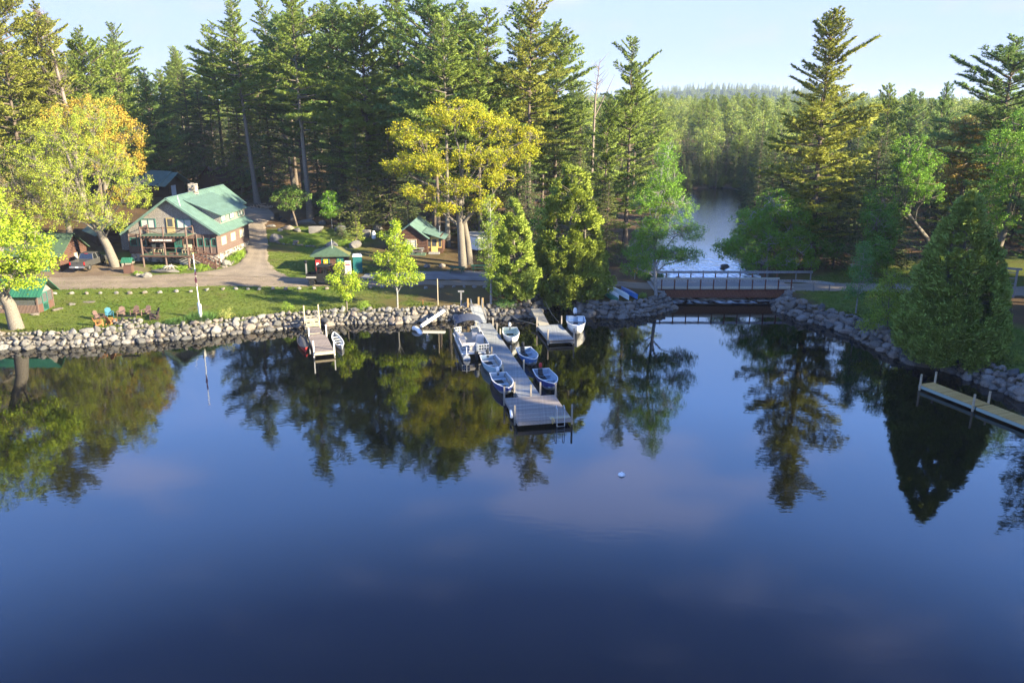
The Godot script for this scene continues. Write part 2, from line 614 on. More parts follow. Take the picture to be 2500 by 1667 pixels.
func rdir() -> Vector3:
	var y := rr(-1, 1)
	var a := rr(0, TAU)
	var r := sqrt(1.0 - y * y)
	return V(r * cos(a), y, r * sin(a))

func blade(m: MB, p: Vector3, d: Vector3, l: float, w: float) -> void:
	var s := d.cross(rdir()).normalized() * w * 0.5
	var q := p + d * l
	var f := (s * 2.0).cross(q - p).normalized()
	if f.dot(d + Vector3.UP) < 0.0: f = -f
	var n := (f * 0.55 + d * 0.6 + Vector3.UP * 0.2).normalized()
	m.trin(p - s, p + s, q, n, n, n)

func leaf(m: MB, p: Vector3, l: float, w: float, up := 0.5) -> void:
	var d := rdir()
	var nrm := (rdir() + Vector3.UP * up).normalized()
	d = (d - nrm * d.dot(nrm)).normalized()
	var s := d.cross(nrm) * w * 0.5
	var q := p + d * l * 0.55
	var out := p.normalized()
	if nrm.dot(out + Vector3.UP * 0.5) < 0.0: nrm = -nrm
	var n := (nrm * 0.7 + out * 0.6 + Vector3.UP * 0.15).normalized()
	m.trin(p - s * 0.3, q + s, p + d * l, n, n, n)
	m.trin(p - s * 0.3, p + d * l, q - s, n, n, n)

# pine bough along +x: a stick, side twigs, upturned needle tufts. Returns [wood, needles]
func pine_bough(L: float, seed_: int, tuft_n := 9, nl := 0.30, nw := 0.085, droop := 0.0) -> Array:
	rng.seed = seed_
	var wood := MB.new()
	var nd := MB.new()
	var axis := func(t: float) -> Vector3: return V(L * t, L * (0.10 * t * t - droop * t * t), L * 0.05 * sin(t * 4.0 + seed_))
	var pts := []
	var rad := []
	for i in 6:
		pts.append(axis.call(i / 5.0))
		rad.append(lerpf(0.018 * L + 0.015, 0.012, i / 5.0))
	wood.tube(pts, rad, 4, false)
	var t := 0.22
	var side := 1.0
	while t < 1.0:
		side = -side
		var o: Vector3 = axis.call(t)
		var tl := (L * 0.46 * (1.0 - t * 0.7)) * rr(0.5, 1.2) + 0.22
		var ang := deg_to_rad(rr(38, 62)) * side
		var d := V(cos(ang), rr(0.02, 0.18) - droop * 0.5, sin(ang)).normalized()
		var e := o + d * tl
		wood.tube([o, e], [0.016, 0.007], 3, false)
		var q := 0.25
		while q <= 1.0:
			nd.tint(jitter(0.72, 1.25))
			var p := o.lerp(e, q) + V(0, rr(0, 0.06), 0)
			for k in tuft_n:
				var dd := (d * rr(0.2, 0.9) + Vector3.UP * rr(-0.15 - droop, 0.75 - droop) + rdir() * 0.65).normalized()
				blade(nd, p, dd, nl * rr(0.7, 1.2), nw)
			q += 0.215 / tl
		t += 0.26 / L
	for k in 4:
		nd.tint(jitter(0.8, 1.25))
		for j in tuft_n:
			blade(nd, axis.call(1.0 - k * 0.05), (V(0.8, 0.5 - droop, 0) + rdir() * 0.7).normalized(), nl, nw)
	return [wood.mesh(), nd.mesh()]

func make_templates() -> void:
	SPRAY["pine"] = []
	for i in 3:
		SPRAY["pine"].append([pine_bough(1.3, 100 + i, 13, 0.27, 0.085), pine_bough(2.5, 200 + i, 13, 0.29, 0.09), pine_bough(4.2, 300 + i, 12, 0.31, 0.10)])
	SPRAY["spruce"] = []
	for i in 3:
		SPRAY["spruce"].append([pine_bough(0.9, 400 + i, 6, 0.17, 0.075, 0.12), pine_bough(1.7, 500 + i, 6, 0.17, 0.08, 0.16), pine_bough(2.7, 600 + i, 5, 0.19, 0.09, 0.18)])
	# leaf clusters
	rng.seed = 42
	for spec in [["broad", 28, 0.46, 0.17, 0.12], ["fine", 29, 0.42, 0.125, 0.088], ["oak", 32, 0.52, 0.19, 0.125]]:
		var list := []
		for i in 4:
			var m := MB.new()
			for k in spec[1]:
				m.tint(jitter(0.75, 1.22, 0.10) * [Color(1, 1, 1), Color(0.84, 0.98, 0.9), Color(1.1, 0.98, 0.9), Color(0.94, 1.07, 1.0)][i])
				leaf(m, rdir() * spec[2] * pow(rng.randf(), 0.5) * V(1, 0.75, 1), spec[3] * rr(0.7, 1.25), spec[4])
			list.append(m.mesh())
		SPRAY[spec[0]] = list
	var ced := []
	for i in 4:
		var m := MB.new()
		for k in 26:
			m.tint(jitter(0.72, 1.28, 0.06))
			var d := (V(0.75, 0.75, 0) + rdir() * 0.75).normalized()
			blade(m, V(rr(-0.22, 0.1), rr(-0.2, 0.16), rr(-0.25, 0.25)), d, rr(0.16, 0.34), 0.115)
		ced.append(m.mesh())
	SPRAY["cedar"] = ced

# a conifer with whorled boughs. Returns [wood mesh, foliage mesh], height h, base at the origin
func conifer(kind: String, seed_: int, h: float, base: float, R: float, opt := {}) -> Array:
	rng.seed = seed_
	var trunk := MB.new()
	var r0: float = opt.get("r", h * 0.0125)
	var bend := V(rr(-1, 1), 0, rr(-1, 1)) * h * 0.012
	var at := func(y: float) -> Vector3: return V(0, y, 0) + bend * sin(y / h * 3.4)
	var pts := []
	var rad := []
	for i in 10:
		var y := h * i / 9.0
		pts.append(at.call(y) if i > 0 else V(0, -0.3, 0))
		rad.append(lerpf(r0, 0.025, pow(i / 9.0, 0.85)) * (1.35 if i == 0 else 1.0))
	trunk.tube(pts, rad, 8, false)
	var wst := SurfaceTool.new()
	var nst := SurfaceTool.new()
	wst.begin(Mesh.PRIMITIVE_TRIANGLES)
	nst.begin(Mesh.PRIMITIVE_TRIANGLES)
	# bare stubs under the crown
	for i in int(opt.get("stubs", 10)):
		var y := h * rr(base * 0.45, base + 0.15)
		var a := rr(0, TAU)
		var l := rr(0.6, 2.2)
		var p: Vector3 = at.call(y)
		trunk.tube([p, p + V(cos(a), rr(-0.25, 0.2), sin(a)) * l * 0.5, p + V(cos(a + 0.2), rr(-0.2, 0.3), sin(a + 0.2)) * l], [0.04, 0.028, 0.012], 3, false)
	wst.append_from(trunk.mesh(), 0, Transform3D())
	var gap: float = opt.get("gap", 0.62)
	var per: int = opt.get("per", 5)
	var y := h * base
	var irregular: float = opt.get("irregular", 0.35)
	while y < h - 0.35:
		var t := (y - h * base) / (h * (1.0 - base))
		var shape: float
		if kind == "pine":
			shape = pow(1.0 - t, opt.get("pow", 0.55)) * (0.6 + 0.4 * smoothstep(0.0, 0.25, t)) + 0.04
		else:
			shape = pow(1.0 - t, 0.85) + 0.05
		var tier := rr(0.62, 1.22) if kind == "pine" else 1.0
		var tier_n := per + (rng.randi() % 3 - 1 if kind == "pine" else 0)
		for k in tier_n:
			if rng.randf() < opt.get("skip", 0.12): continue
			var a := TAU * k / tier_n + rr(-0.5, 0.5) + y * 1.7
			var l := maxf(0.5, R * shape * rr(1.0 - irregular, 1.0 + irregular * 0.75))
			var lump := 1.0 + noise.get_noise_3d(cos(a) * 30.0 + seed_ * 7.0, y * 8.0, sin(a) * 30.0) * 0.8
			l *= lump * tier
			var set_: Array = SPRAY[kind][rng.randi() % 3]
			var lens := [1.3, 2.5, 4.2] if kind == "pine" else [0.9, 1.7, 2.7]
			var which := 0
			for q in 3:
				if absf(lens[q] - l) < absf(lens[which] - l): which = q
			var pitch: float
			if kind == "pine":
				pitch = lerpf(rr(-0.10, 0.24), rr(0.6, 1.05), pow(t, 1.9))
			else:
				pitch = lerpf(rr(-0.35, -0.1), rr(0.3, 0.7), pow(t, 2.0))
			var b := Basis(Vector3.UP, a) * Basis(V(0, 0, 1), pitch) * Basis(V(1, 0, 0), rr(-0.3, 0.3))
			var sc: float = clampf(l / lens[which], 0.55, 1.5)
			var xf := Transform3D(b * Basis().scaled(V(sc, sc, sc)), at.call(minf(h - 0.1, y + rr(-0.35, 0.35))))
			wst.append_from(set_[which][0], 0, xf)
			nst.append_from(set_[which][1], 0, xf)
		y += gap * rr(0.75, 1.3) * lerpf(1.15, 0.7, t)
	return [wst.commit(), nst.commit()]

# a broadleaf tree from a trunk line and crown lobes. Returns [wood, leaves]
func broadleaf(seed_: int, trunk_pts: Array, lobes: Array, spray: String, opt := {}) -> Array:
	rng.seed = seed_
	var wood := MB.new()
	var tp := []
	var tr := []
	for p in trunk_pts:
		tp.append(V(p[0], p[1], p[2]))
		tr.append(p[3])
	tp[0].y -= 0.3
	wood.tube(tp, tr, 9, false)
	var lst := SurfaceTool.new()
	lst.begin(Mesh.PRIMITIVE_TRIANGLES)
	var set_: Array = SPRAY[spray]
	var thick: float = opt.get("twig", 1.0)
	for L in lobes:
		var c := V(L[0], L[1], L[2])
		var rad := V(L[3], L[4], L[5])
		var want := c.y * rr(0.45, 0.62)
		var bi := 1
		var foot: Vector3 = tp[-1]
		var fr: float = tr[-1]
		for i in range(1, tp.size()):
			if tp[i].y >= want:
				var k := clampf((want - tp[i - 1].y) / maxf(0.01, tp[i].y - tp[i - 1].y), 0, 1)
				if i == 1: k = maxf(k, 0.55)
				foot = tp[i - 1].lerp(tp[i], k)
				fr = lerpf(tr[i - 1], tr[i], k)
				break
		var out := c - foot
		var m1 := foot + out * 0.4 + V(0, out.length() * 0.06, 0) + rdir() * out.length() * 0.06
		var m2 := foot + out * 0.75 + rdir() * out.length() * 0.06
		var r1: float = minf(fr * 0.6, 0.03 + out.length() * 0.022)
		wood.tube([foot, m1, m2, c], [r1, r1 * 0.7, r1 * 0.5, r1 * 0.3], 5, false)
		var hubs := [c]
		for k in maxi(3, int(L[6] / 11.0)):
			var p := c + rdir() * rad * pow(rng.randf(), 0.4) * 0.82
			var from: Vector3 = [c, m2, m2.lerp(c, 0.5), hubs[rng.randi() % hubs.size()]][rng.randi() % 4]
			var bendp := from.lerp(p, 0.5) + rdir() * from.distance_to(p) * 0.12
			wood.tube([from, bendp, p], [0.045 * thick, 0.03 * thick, 0.014 * thick], 4, false)
			hubs.append(p)
		for k in int(L[6]):
			var d := rdir()
			var p := c + d * rad * pow(rng.randf(), 0.42)
			if noise.get_noise_3d(p.x * 22.0 + seed_ * 13.0, p.y * 22.0, p.z * 22.0) < opt.get("gaps", -0.22): continue
			var best: Vector3 = hubs[0]
			for hb in hubs:
				if hb.distance_squared_to(p) < best.distance_squared_to(p): best = hb
			wood.tube([best, p], [0.017 * thick, 0.007 * thick], 3, false)
			var sc := rr(0.75, 1.3) * float(opt.get("leaf", 1.0))
			lst.append_from(set_[rng.randi() % set_.size()], 0, Transform3D(Basis(rdir(), rr(0, TAU)) .scaled(V(sc, sc, sc)), p))
	return [wood.mesh(), lst.commit()]

func cedar(seed_: int, h: float, R: float, n: int, skirt := 0.04, opt := {}) -> Array:
	rng.seed = seed_
	var wood := MB.new()
	var lean: Vector3 = opt.get("lean", Vector3.ZERO)
	wood.tube([V(0, -0.3, 0), V(0, h * 0.4, 0) + lean * 0.4, V(0, h * 0.93, 0) + lean], [R * 0.075 + 0.06, R * 0.05, 0.03], 8, false)
	for q in int(opt.get("stems", 0)):
		wood.tube([V(rr(-0.3, 0.3), -0.3, rr(-0.3, 0.3)), V(rr(-1, 1) * R * 0.3, h * 0.5, rr(-1, 1) * R * 0.3)], [0.16, 0.07], 6, false)
	var st := SurfaceTool.new()
	st.begin(Mesh.PRIMITIVE_TRIANGLES)
	var set_: Array = SPRAY["cedar"]
	var each := 15
	for i in int(n / float(each)):
		var t := 1.0 - sqrt(rng.randf()) * 0.995
		if rng.randf() < 0.2: t = pow(rng.randf(), 1.2)
		var y := h * (skirt + (1.0 - skirt) * t)
		var a := rr(0, TAU)
		var prof := pow(1.0 - t, opt.get("pow", 0.72)) * (0.72 + 0.28 * smoothstep(0.0, 0.16, t))
		var lump := 1.0 + noise.get_noise_3d(cos(a) * 60.0 + seed_ * 31.0, y * 13.0, sin(a) * 60.0) * 0.5 * float(opt.get("smooth", 1.0)) + rr(-0.14, 0.12) * float(opt.get("smooth", 1.0))
		var r := R * prof * lump * 0.93 + 0.03
		var ce := V(cos(a) * r, y, sin(a) * r) + lean * (y / h)
		var s := (0.25 + R * 0.055) * rr(0.75, 1.35) * lerpf(1.0, 0.6, t)
		wood.tube([V(0, y * 0.93, 0) + lean * (y / h), ce], [0.03, 0.012], 3, false)
		for k in each:
			var p := ce + rdir() * V(s, s * 1.45, s) * pow(rng.randf(), 0.45)
			var b := Basis(Vector3.UP, -a + rr(-0.8, 0.8)) * Basis(V(0, 0, 1), rr(-0.3, 0.4)) * Basis(V(1, 0, 0), rr(-0.5, 0.5))
			var sc := rr(0.7, 1.25) * float(opt.get("spray", 1.0))
			st.append_from(set_[rng.randi() % 4], 0, Transform3D(b.scaled(V(sc, sc, sc)), p))
	return [wood.mesh(), st.commit()]

func plant_tree(called: String, label: String, pair: Array, x: float, z: float, bark: Material, leafm: Material, scale := 1.0, turn := 0.0, group := "", tilt := Vector2.ZERO, wide := 1.0) -> Node3D:
	var o := thing(called, label, "tree", on_ground(x, z), 0.0, group)
	o.basis = Basis(V(0, 0, 1), -tilt.x) * Basis(V(1, 0, 0), tilt.y) * Basis(Vector3.UP, deg_to_rad(turn)) * Basis().scaled(V(scale * wide, scale, scale * wide))
	part(o, "trunk", pair[0], bark)
	if pair[1] != null: part(o, "crown", pair[1], leafm)
	return o

func woods(called: String, label: String, pair: Array, spots: Array, bark: Material, leafm: Material, category := "woods") -> void:
	var am := ArrayMesh.new()
	for k in 2:
		if pair[k] == null: continue
		am.add_surface_from_arrays(Mesh.PRIMITIVE_TRIANGLES, pair[k].surface_get_arrays(0))
		am.surface_set_material(am.get_surface_count() - 1, bark if k == 0 else leafm)
	var mm := MultiMesh.new()
	mm.transform_format = MultiMesh.TRANSFORM_3D
	mm.mesh = am
	mm.instance_count = spots.size()
	for i in spots.size():
		var s: Array = spots[i]
		mm.set_instance_transform(i, Transform3D(Basis(Vector3.UP, s[3]).scaled(V(s[2] * s[4], s[2], s[2] * s[4])), V(s[0], s[5], s[1])))
	var o := MultiMeshInstance3D.new()
	o.name = numbered(called)
	o.multimesh = mm
	add_child(o)
	tag(o, label, category, "", "stuff")

func clear_of_things(x: float, z: float) -> bool:
	# keep roads, yards and buildings free
	if x > -62 and x < -30 and z > -143: return false
	if x > -78 and x < -52 and z > -112: return false
	if x > -72 and x < -50 and z > -160 and z < -140: return false
	if x > -34 and x < -17 and z > -125: return false
	if x > -24 and x < 8 and z > -119: return false
	if x > 8 and x < 20 and z > -104: return false
	if x > 28 and x < 60 and z > -99: return false
	if x > 28 and x < 36 and z > -108: return false
	if x > 46 and x < 68 and z > -121 and z < -88: return false
	return true

func scatter(seed_: int, x0: float, x1: float, z0: float, z1: float, count: int, s0: float, s1: float, apart: float, lim := 5.0) -> Array:
	rng.seed = seed_
	var out := []
	for i in count * 4:
		if out.size() >= count: break
		var x := rr(x0, x1)
		var z := rr(z0, z1)
		if not clear_of_things(x, z): continue
		var s := shore(x, z)
		if s < lim: continue
		var ok := true
		for o in out:
			if absf(o[0] - x) < apart and absf(o[1] - z) < apart:
				ok = false
				break
		if not ok: continue
		out.append([x, z, rr(s0, s1), rr(0, TAU), rr(0.9, 1.15), rise(s) - 0.1])
	return out

func make_forest() -> void:
	var bark := mat("bark", lin(0.23, 0.185, 0.15), 0.95, noise_tex("bark", 256, 0.05, 0.55, 1.0, 4, 51), V(1.2, 0.3, 1.2), false, noise_tex("bark_b", 256, 0.06, 0.0, 1.0, 4, 52), 4.0, 0.0, 0.1)
	var grey := mat("grey_bark", lin(0.30, 0.265, 0.22), 0.95, noise_tex("bark", 256, 0.05, 0.55, 1.0), V(1.2, 0.4, 1.2), false, noise_tex("bark_b", 256, 0.06, 0.0, 1.0), 3.0, 0.0, 0.1)
	var white := mat("birch_bark", lin(0.62, 0.60, 0.56), 0.8, noise_tex("birch", 256, 0.04, 0.35, 1.0, 3, 53), V(0.5, 2.5, 0.5))
	var dead := mat("dead_wood", lin(0.19, 0.155, 0.14), 0.95)
	var pine := leaf_mat("pine_needles", lin(0.265, 0.350, 0.072), 0.8)
	var pine_b := leaf_mat("pine_needles_blue", lin(0.200, 0.305, 0.088), 0.8)
	var pine_y := leaf_mat("pine_needles_gold", lin(0.320, 0.345, 0.062), 0.8)
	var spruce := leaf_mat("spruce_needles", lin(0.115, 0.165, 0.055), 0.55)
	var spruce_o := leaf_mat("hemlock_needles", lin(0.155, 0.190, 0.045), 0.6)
	var lime := leaf_mat("lime_leaves", lin(0.38, 0.48, 0.04), 0.85)
	var ylime := leaf_mat("maple_leaves", lin(0.36, 0.42, 0.05), 0.8)
	var orange := leaf_mat("orange_leaves", lin(0.42, 0.30, 0.045), 0.75)
	var gold := leaf_mat("oak_leaves", lin(0.42, 0.41, 0.028), 0.85)
	var green := leaf_mat("green_leaves", lin(0.17, 0.32, 0.034), 0.8)
	var mid := leaf_mat("mid_leaves", lin(0.27, 0.36, 0.038), 0.8)
	var brown := leaf_mat("brown_leaves", lin(0.36, 0.24, 0.055), 0.7)
	var ced := leaf_mat("cedar_sprays", lin(0.285, 0.365, 0.060), 0.65)
	var ced_y := leaf_mat("cedar_sprays_gold", lin(0.265, 0.325, 0.045), 0.65)

	# conifer shapes, about 30 m and 16 m tall
	var pa := conifer("pine", 1, 30, 0.40, 5.4, {"irregular": 0.5, "gap": 0.85, "per": 6})
	var pb := conifer("pine", 2, 30, 0.46, 5.4, {"irregular": 0.55, "gap": 0.9, "per": 6, "skip": 0.15})
	var pc := conifer("pine", 3, 30, 0.22, 5.8, {"irregular": 0.5, "gap": 0.80, "per": 6})
	var pd := conifer("pine", 4, 30, 0.18, 5.6, {"irregular": 0.65, "gap": 0.95, "skip": 0.15, "per": 6})
	var pe := conifer("pine", 5, 20, 0.16, 4.2, {"irregular": 0.5, "gap": 0.8, "skip": 0.12, "per": 6})
	var sa := conifer("spruce", 11, 16, 0.06, 2.9, {"gap": 0.42, "per": 6, "irregular": 0.3, "stubs": 0})
	var sb := conifer("spruce", 12, 16, 0.10, 3.5, {"gap": 0.46, "per": 6, "irregular": 0.45, "stubs": 0})

	var g := "pines standing behind the lodge and cabins"
	# left
	plant_tree("pine_tree", "tall pine at the top left corner, cut by the frame", pc, -70.5, -120, bark, pine_y, 1.12, 20, g)
	plant_tree("pine_tree", "pine just left of the bare brown snag", pc, -68.4, -126, bark, pine_y, 1.0, 70, g)
	plant_tree("pine_tree", "pine with layered boughs just right of the bare snag", pc, -65.2, -131, bark, pine, 0.90, 130, g)
	plant_tree("pine_tree", "shorter pine with a flat layered top beside the open sky", pe, -64.9, -141, bark, pine, 1.22, 10, g)
	plant_tree("pine_tree", "small pale pine top above the dark spruces, left of the open sky", pe, -65, -152, bark, pine_b, 1.05, 50, g)
	plant_tree("pine_tree", "small rounded pine top left of the pointed spruce", pe, -70.6, -172, bark, pine, 1.05, 170, g)
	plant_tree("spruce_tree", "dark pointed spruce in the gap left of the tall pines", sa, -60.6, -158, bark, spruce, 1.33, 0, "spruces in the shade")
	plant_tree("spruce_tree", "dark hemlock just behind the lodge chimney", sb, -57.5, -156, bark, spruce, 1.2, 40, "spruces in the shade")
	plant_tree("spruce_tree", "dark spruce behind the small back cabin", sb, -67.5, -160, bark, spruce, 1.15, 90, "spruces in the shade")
	# middle
	plant_tree("pine_tree", "tall pine leaning out over the open sky, left end of the tall row", pb, -43.5, -140.8, grey, pine, 1.06, 200, g, Vector2(-0.05, 0.0), 1.15)
	plant_tree("pine_tree", "pine with a strongly leaning pale trunk", pb, -41.5, -158, grey, pine, 1.12, 90, g, Vector2(-0.11, 0.0))
	plant_tree("pine_tree", "twin slim trunk, left one of the close pair", pb, -42.4, -163, bark, pine, 1.05, 300, g)
	plant_tree("pine_tree", "twin slim trunk, right one of the close pair", pb, -40.9, -163.6, bark, pine_b, 1.0, 140, g)
	plant_tree("pine_tree", "tallest pine with a thick straight grey trunk beside the garden boulders", pa, -31.9, -129.8, grey, pine, 1.15, 15, g, Vector2(-0.02, 0.0), 1.1)
	plant_tree("pine_tree", "pine standing close behind the thick grey trunk", pa, -32.0, -150, bark, pine, 1.10, 120, g, Vector2.ZERO, 1.25)
	plant_tree("pine_tree", "dense bright pine right of the thick grey trunk", pc, -22.5, -130, bark, pine, 1.09, 60, g, Vector2.ZERO, 1.2)
	plant_tree("pine_tree", "broad dense pine above the golden oak", pc, -11.6, -125, bark, pine_b, 1.15, 330, g, Vector2.ZERO, 1.2)
	plant_tree("pine_tree", "pine behind the right half of the golden oak", pd, -3.6, -126, bark, pine, 1.08, 250, g, Vector2.ZERO, 1.3)
	plant_tree("pine_tree", "tall pine over the boat ramp, right end of the tall row", pa, 2.6, -119, bark, pine_y, 1.12, 80, g, Vector2.ZERO, 1.1)
	plant_tree("pine_tree", "pine just behind the right end of the tall row", pc, 6.9, -133, bark, pine, 1.06, 190, g, Vector2.ZERO, 1.15)
	plant_tree("pine_tree", "pine standing alone left of the river", pd, 17.2, -124, bark, pine, 0.98, 35, g, Vector2.ZERO, 1.0)
	plant_tree("pine_tree", "shorter pine touching the lone pine left of the river", pe, 13.8, -121.5, bark, pine, 1.05, 215, g)
	plant_tree("pine_tree", "pine with a bare lower trunk right behind the log cabin", pb, -9.2, -116.2, grey, pine, 1.0, 20, g)
	plant_tree("pine_tree", "slim pine trunk left of the thick one behind the log cabin", pb, -10.6, -118.5, bark, pine_b, 0.95, 160, g)
	plant_tree("pine_tree", "dark pine trunk behind the white trailer", pb, -4.6, -119, bark, pine, 0.92, 260, g)
	plant_tree("pine_tree", "pine filling the gap between the thick grey trunk and the dense bright pine", pc, -28.5, -141, bark, pine_b, 1.10, 210, g, Vector2.ZERO, 1.15)
	plant_tree("pine_tree", "pine filling the gap left of the broad dense pine", pa, -18.2, -138, bark, pine, 1.16, 310, g, Vector2.ZERO, 1.3)
	plant_tree("pine_tree", "pine directly behind the golden oak crown", pc, -7.5, -135, bark, pine, 1.12, 40, g, Vector2.ZERO, 1.2)
	plant_tree("pine_tree", "pine in the second row right of the golden oak", pd, 1.2, -134, bark, pine_b, 1.14, 110, g, Vector2.ZERO, 1.2)
	plant_tree("pine_tree", "pine behind the leaning pale trunk", pc, -37.6, -150, bark, pine_b, 1.08, 280, g, Vector2.ZERO, 1.15)
	# dark hemlocks under the tall pines
	var hs := [[-27.5, -133, 0.95, "dark hemlock behind the small round green tree"], [-23.2, -124.6, 0.90, "olive hemlock left of the white gas tank"], [-18.5, -126, 1.05, "dark hemlock behind the white gas tank"], [-15.2, -120.5, 0.72, "hemlock over the roof of the log cabin"], [-20.5, -134, 1.25, "tall dark hemlock under the dense bright pine"], [-5.5, -126.5, 0.9, "dark hemlock behind the golden oak trunk"], [1.8, -112, 0.85, "hemlock behind the pointed cedar at the dock"], [9.2, -113, 0.95, "dark spruce between the cedars and the river"], [12.6, -107.5, 0.7, "low dark hemlock left of the bridge"], [-33.5, -143, 0.95, "dark spruce behind the thick grey trunk"], [-49.5, -152, 1.25, "dark spruce behind the lodge roof"]]
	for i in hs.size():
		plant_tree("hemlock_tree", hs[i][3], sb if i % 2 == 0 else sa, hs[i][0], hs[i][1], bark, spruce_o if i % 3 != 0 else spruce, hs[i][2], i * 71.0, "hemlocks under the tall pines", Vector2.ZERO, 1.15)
	# right of the river
	var pr := conifer("pine", 21, 31, 0.13, 5.6, {"irregular": 0.6, "gap": 0.72, "skip": 0.1, "per": 6, "pow": 0.45})
	plant_tree("pine_tree", "biggest ragged pine right of the river, its top lit gold", pr, 39.4, -105.9, bark, pine_y, 1.0, 200, "pines right of the river", Vector2(-0.02, 0.0), 1.25)
	plant_tree("pine_tree", "small pine top left of the two right of the big ragged pine", pe, 61.9, -140, bark, pine, 1.13, 30, "pines right of the river")
	plant_tree("pine_tree", "small pine top right of the two right of the big ragged pine", pe, 70.2, -150, bark, pine_b, 1.05, 100, "pines right of the river")
	plant_tree("pine_tree", "thin open pine left of the dense pine at the right edge", pe, 68.5, -135, bark, pine_b, 1.10, 220, "pines right of the river", Vector2.ZERO, 0.75)
	plant_tree("pine_tree", "dense dark pine at the upper right edge", pc, 66.8, -115, bark, pine_b, 0.90, 290, "pines right of the river", Vector2.ZERO, 1.6)
	plant_tree("pine_tree", "dark pine boughs behind the swing frame", pe, 60.5, -93.5, bark, pine_b, 0.62, 290, "pines right of the river", Vector2.ZERO, 1.25)
	for q in [[45.5, -104, 1.0, "dark spruce right behind the big ragged pine"], [47.6, -102.5, 0.8, "dark spruce behind the young birch across the road"], [50.5, -115, 1.0, "dark spruce behind the leaning grey tree"], [60.5, -104.5, 0.6, "dark spruce left of the big cedar tip"], [36.5, -112, 0.9, "dark spruce left of the big ragged pine"]]:
		plant_tree("spruce_tree", q[3], sb, q[0], q[1], bark, spruce, q[2], q[0] * 40.0, "dark spruces right of the bridge", Vector2.ZERO, 1.2)

	# the wood as a mass
	woods("woods", "dark mass of pines behind the lodge and cabins", pb, scatter(71, -150, 32, -262, -150, 80, 0.72, 0.98, 5.0), bark, pine)
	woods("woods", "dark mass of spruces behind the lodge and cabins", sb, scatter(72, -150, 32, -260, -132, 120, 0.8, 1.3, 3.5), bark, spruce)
	woods("woods", "mixed pines left of the lodge clearing", pd, scatter(73, -150, -70, -142, -98, 34, 0.7, 1.0, 5.5), bark, pine)
	woods("woods", "spruces right of the bridge and road", sa, scatter(74, 40, 150, -215, -100, 150, 0.7, 1.15, 3.5, 3.0), bark, spruce)
	woods("woods", "pines right of the bridge and road", pe, scatter(75, 52, 190, -215, -104, 50, 0.7, 0.95, 6.0), bark, pine)
	woods("woods", "tall pines farther along the right shore", pa, scatter(76, 56, 92, -84, -8, 38, 0.84, 0.97, 4.5, 4.0), bark, pine)
	woods("woods", "dense pines farther along the right shore", pc, scatter(77, 53, 100, -88, -6, 30, 0.74, 0.9, 4.5, 4.0), bark, pine_b)

	# far shore of the pond and the country beyond
	rng.seed = 90
	var farleaf := leaf_mat("far_leaves", lin(0.24, 0.30, 0.065), 0.7)
	var far := broadleaf(61, [[0, 0, 0, 0.22], [0, 4, 0, 0.18], [0.2, 8, 0, 0.08]], [[0, 7, 0, 3.2, 3.6, 3.2, 70], [-1.6, 5, 0.4, 2.6, 2.4, 2.6, 35], [1.6, 5.4, -0.6, 2.6, 2.4, 2.6, 35], [0, 10, 0, 2, 2.4, 2, 35]], "oak", {"leaf": 1.5})
	woods("woods", "sunlit green broadleaf trees on the far shore", far, scatter(81, -20, 190, -330, -226, 130, 0.8, 1.5, 4.0, 3.0), grey, farleaf)
	woods("woods", "conifers on the far shore of the pond", pe, scatter(82, -30, 200, -340, -226, 110, 0.55, 0.95, 4.5, 4.0), bark, pine)
	woods("woods", "dark spruces on the far shore of the pond", sa, scatter(83, 10, 110, -246, -212, 130, 0.45, 0.85, 2.0, 0.4), bark, spruce)
	woods("woods", "low leafy bushes fringing the far shore of the pond", [bush_mesh(334, 1.6, 2.2, 90, "oak", 1.1), null], scatter(86, 10, 92, -232, -214, 120, 0.5, 1.3, 0.8, 0.1), spruce_o, spruce_o)
	woods("woods", "distant broadleaf canopy", far, scatter(84, -250, 700, -1100, -330, 1500, 1.0, 1.6, 5.0), grey, farleaf)
	woods("woods", "distant conifer canopy", pe, scatter(85, -250, 800, -1200, -330, 1100, 0.65, 1.0, 5.0), bark, pine)
	var hillspots := []
	for i in 2600:
		var x := rr(-600, 1900)
		var z := rr(-2230, -1550)
		hillspots.append([x, z, rr(0.8, 1.3), rr(0, TAU), 1.3, 5.0 + (20.0 + 32.0 * exp(-pow((x - 560.0) / 330.0, 2)) + 6.0 * sin(x * 0.004)) * clampf(remap(z, -1500, -2250, 0.0, 1.0) * 1.25, 0, 1) - 4.0])
	woods("woods", "blue hazy forest on the distant hill", sa, hillspots, bark, pine)

	# broadleaf trees
	var D := "broadleaf trees left of the lodge"
	var maple := broadleaf(31, [[0, 0, 0, 0.62], [-0.7, 2.4, 0, 0.48], [-1.9, 5.5, 0.1, 0.40], [-2.8, 8.5, 0.2, 0.30], [-3.6, 12, 0.2, 0.18], [-4.2, 15, 0.2, 0.08]], [[-3.6, 15.5, 0, 3.4, 3.2, 3.2, 230], [-7.4, 13.0, 0.5, 3.6, 3.4, 3.4, 240], [0.8, 12.5, 0.6, 3.4, 3.0, 3.2, 220], [-4.0, 10.5, 2.6, 3.6, 2.6, 2.6, 190], [3.2, 9.2, 0.2, 2.8, 2.4, 2.8, 150], [-8.6, 8.6, 1.0, 3.4, 2.8, 3.0, 190], [-1.2, 7.6, 2.4, 3.0, 1.9, 2.2, 130], [-5.2, 6.6, 2.2, 3.0, 1.8, 2.2, 120], [-0.4, 17.2, -0.5, 2.6, 2.2, 2.6, 120], [1.4, 5.6, 1.6, 2.4, 1.2, 1.8, 70]], "fine", {"twig": 1.15, "leaf": 1.05})
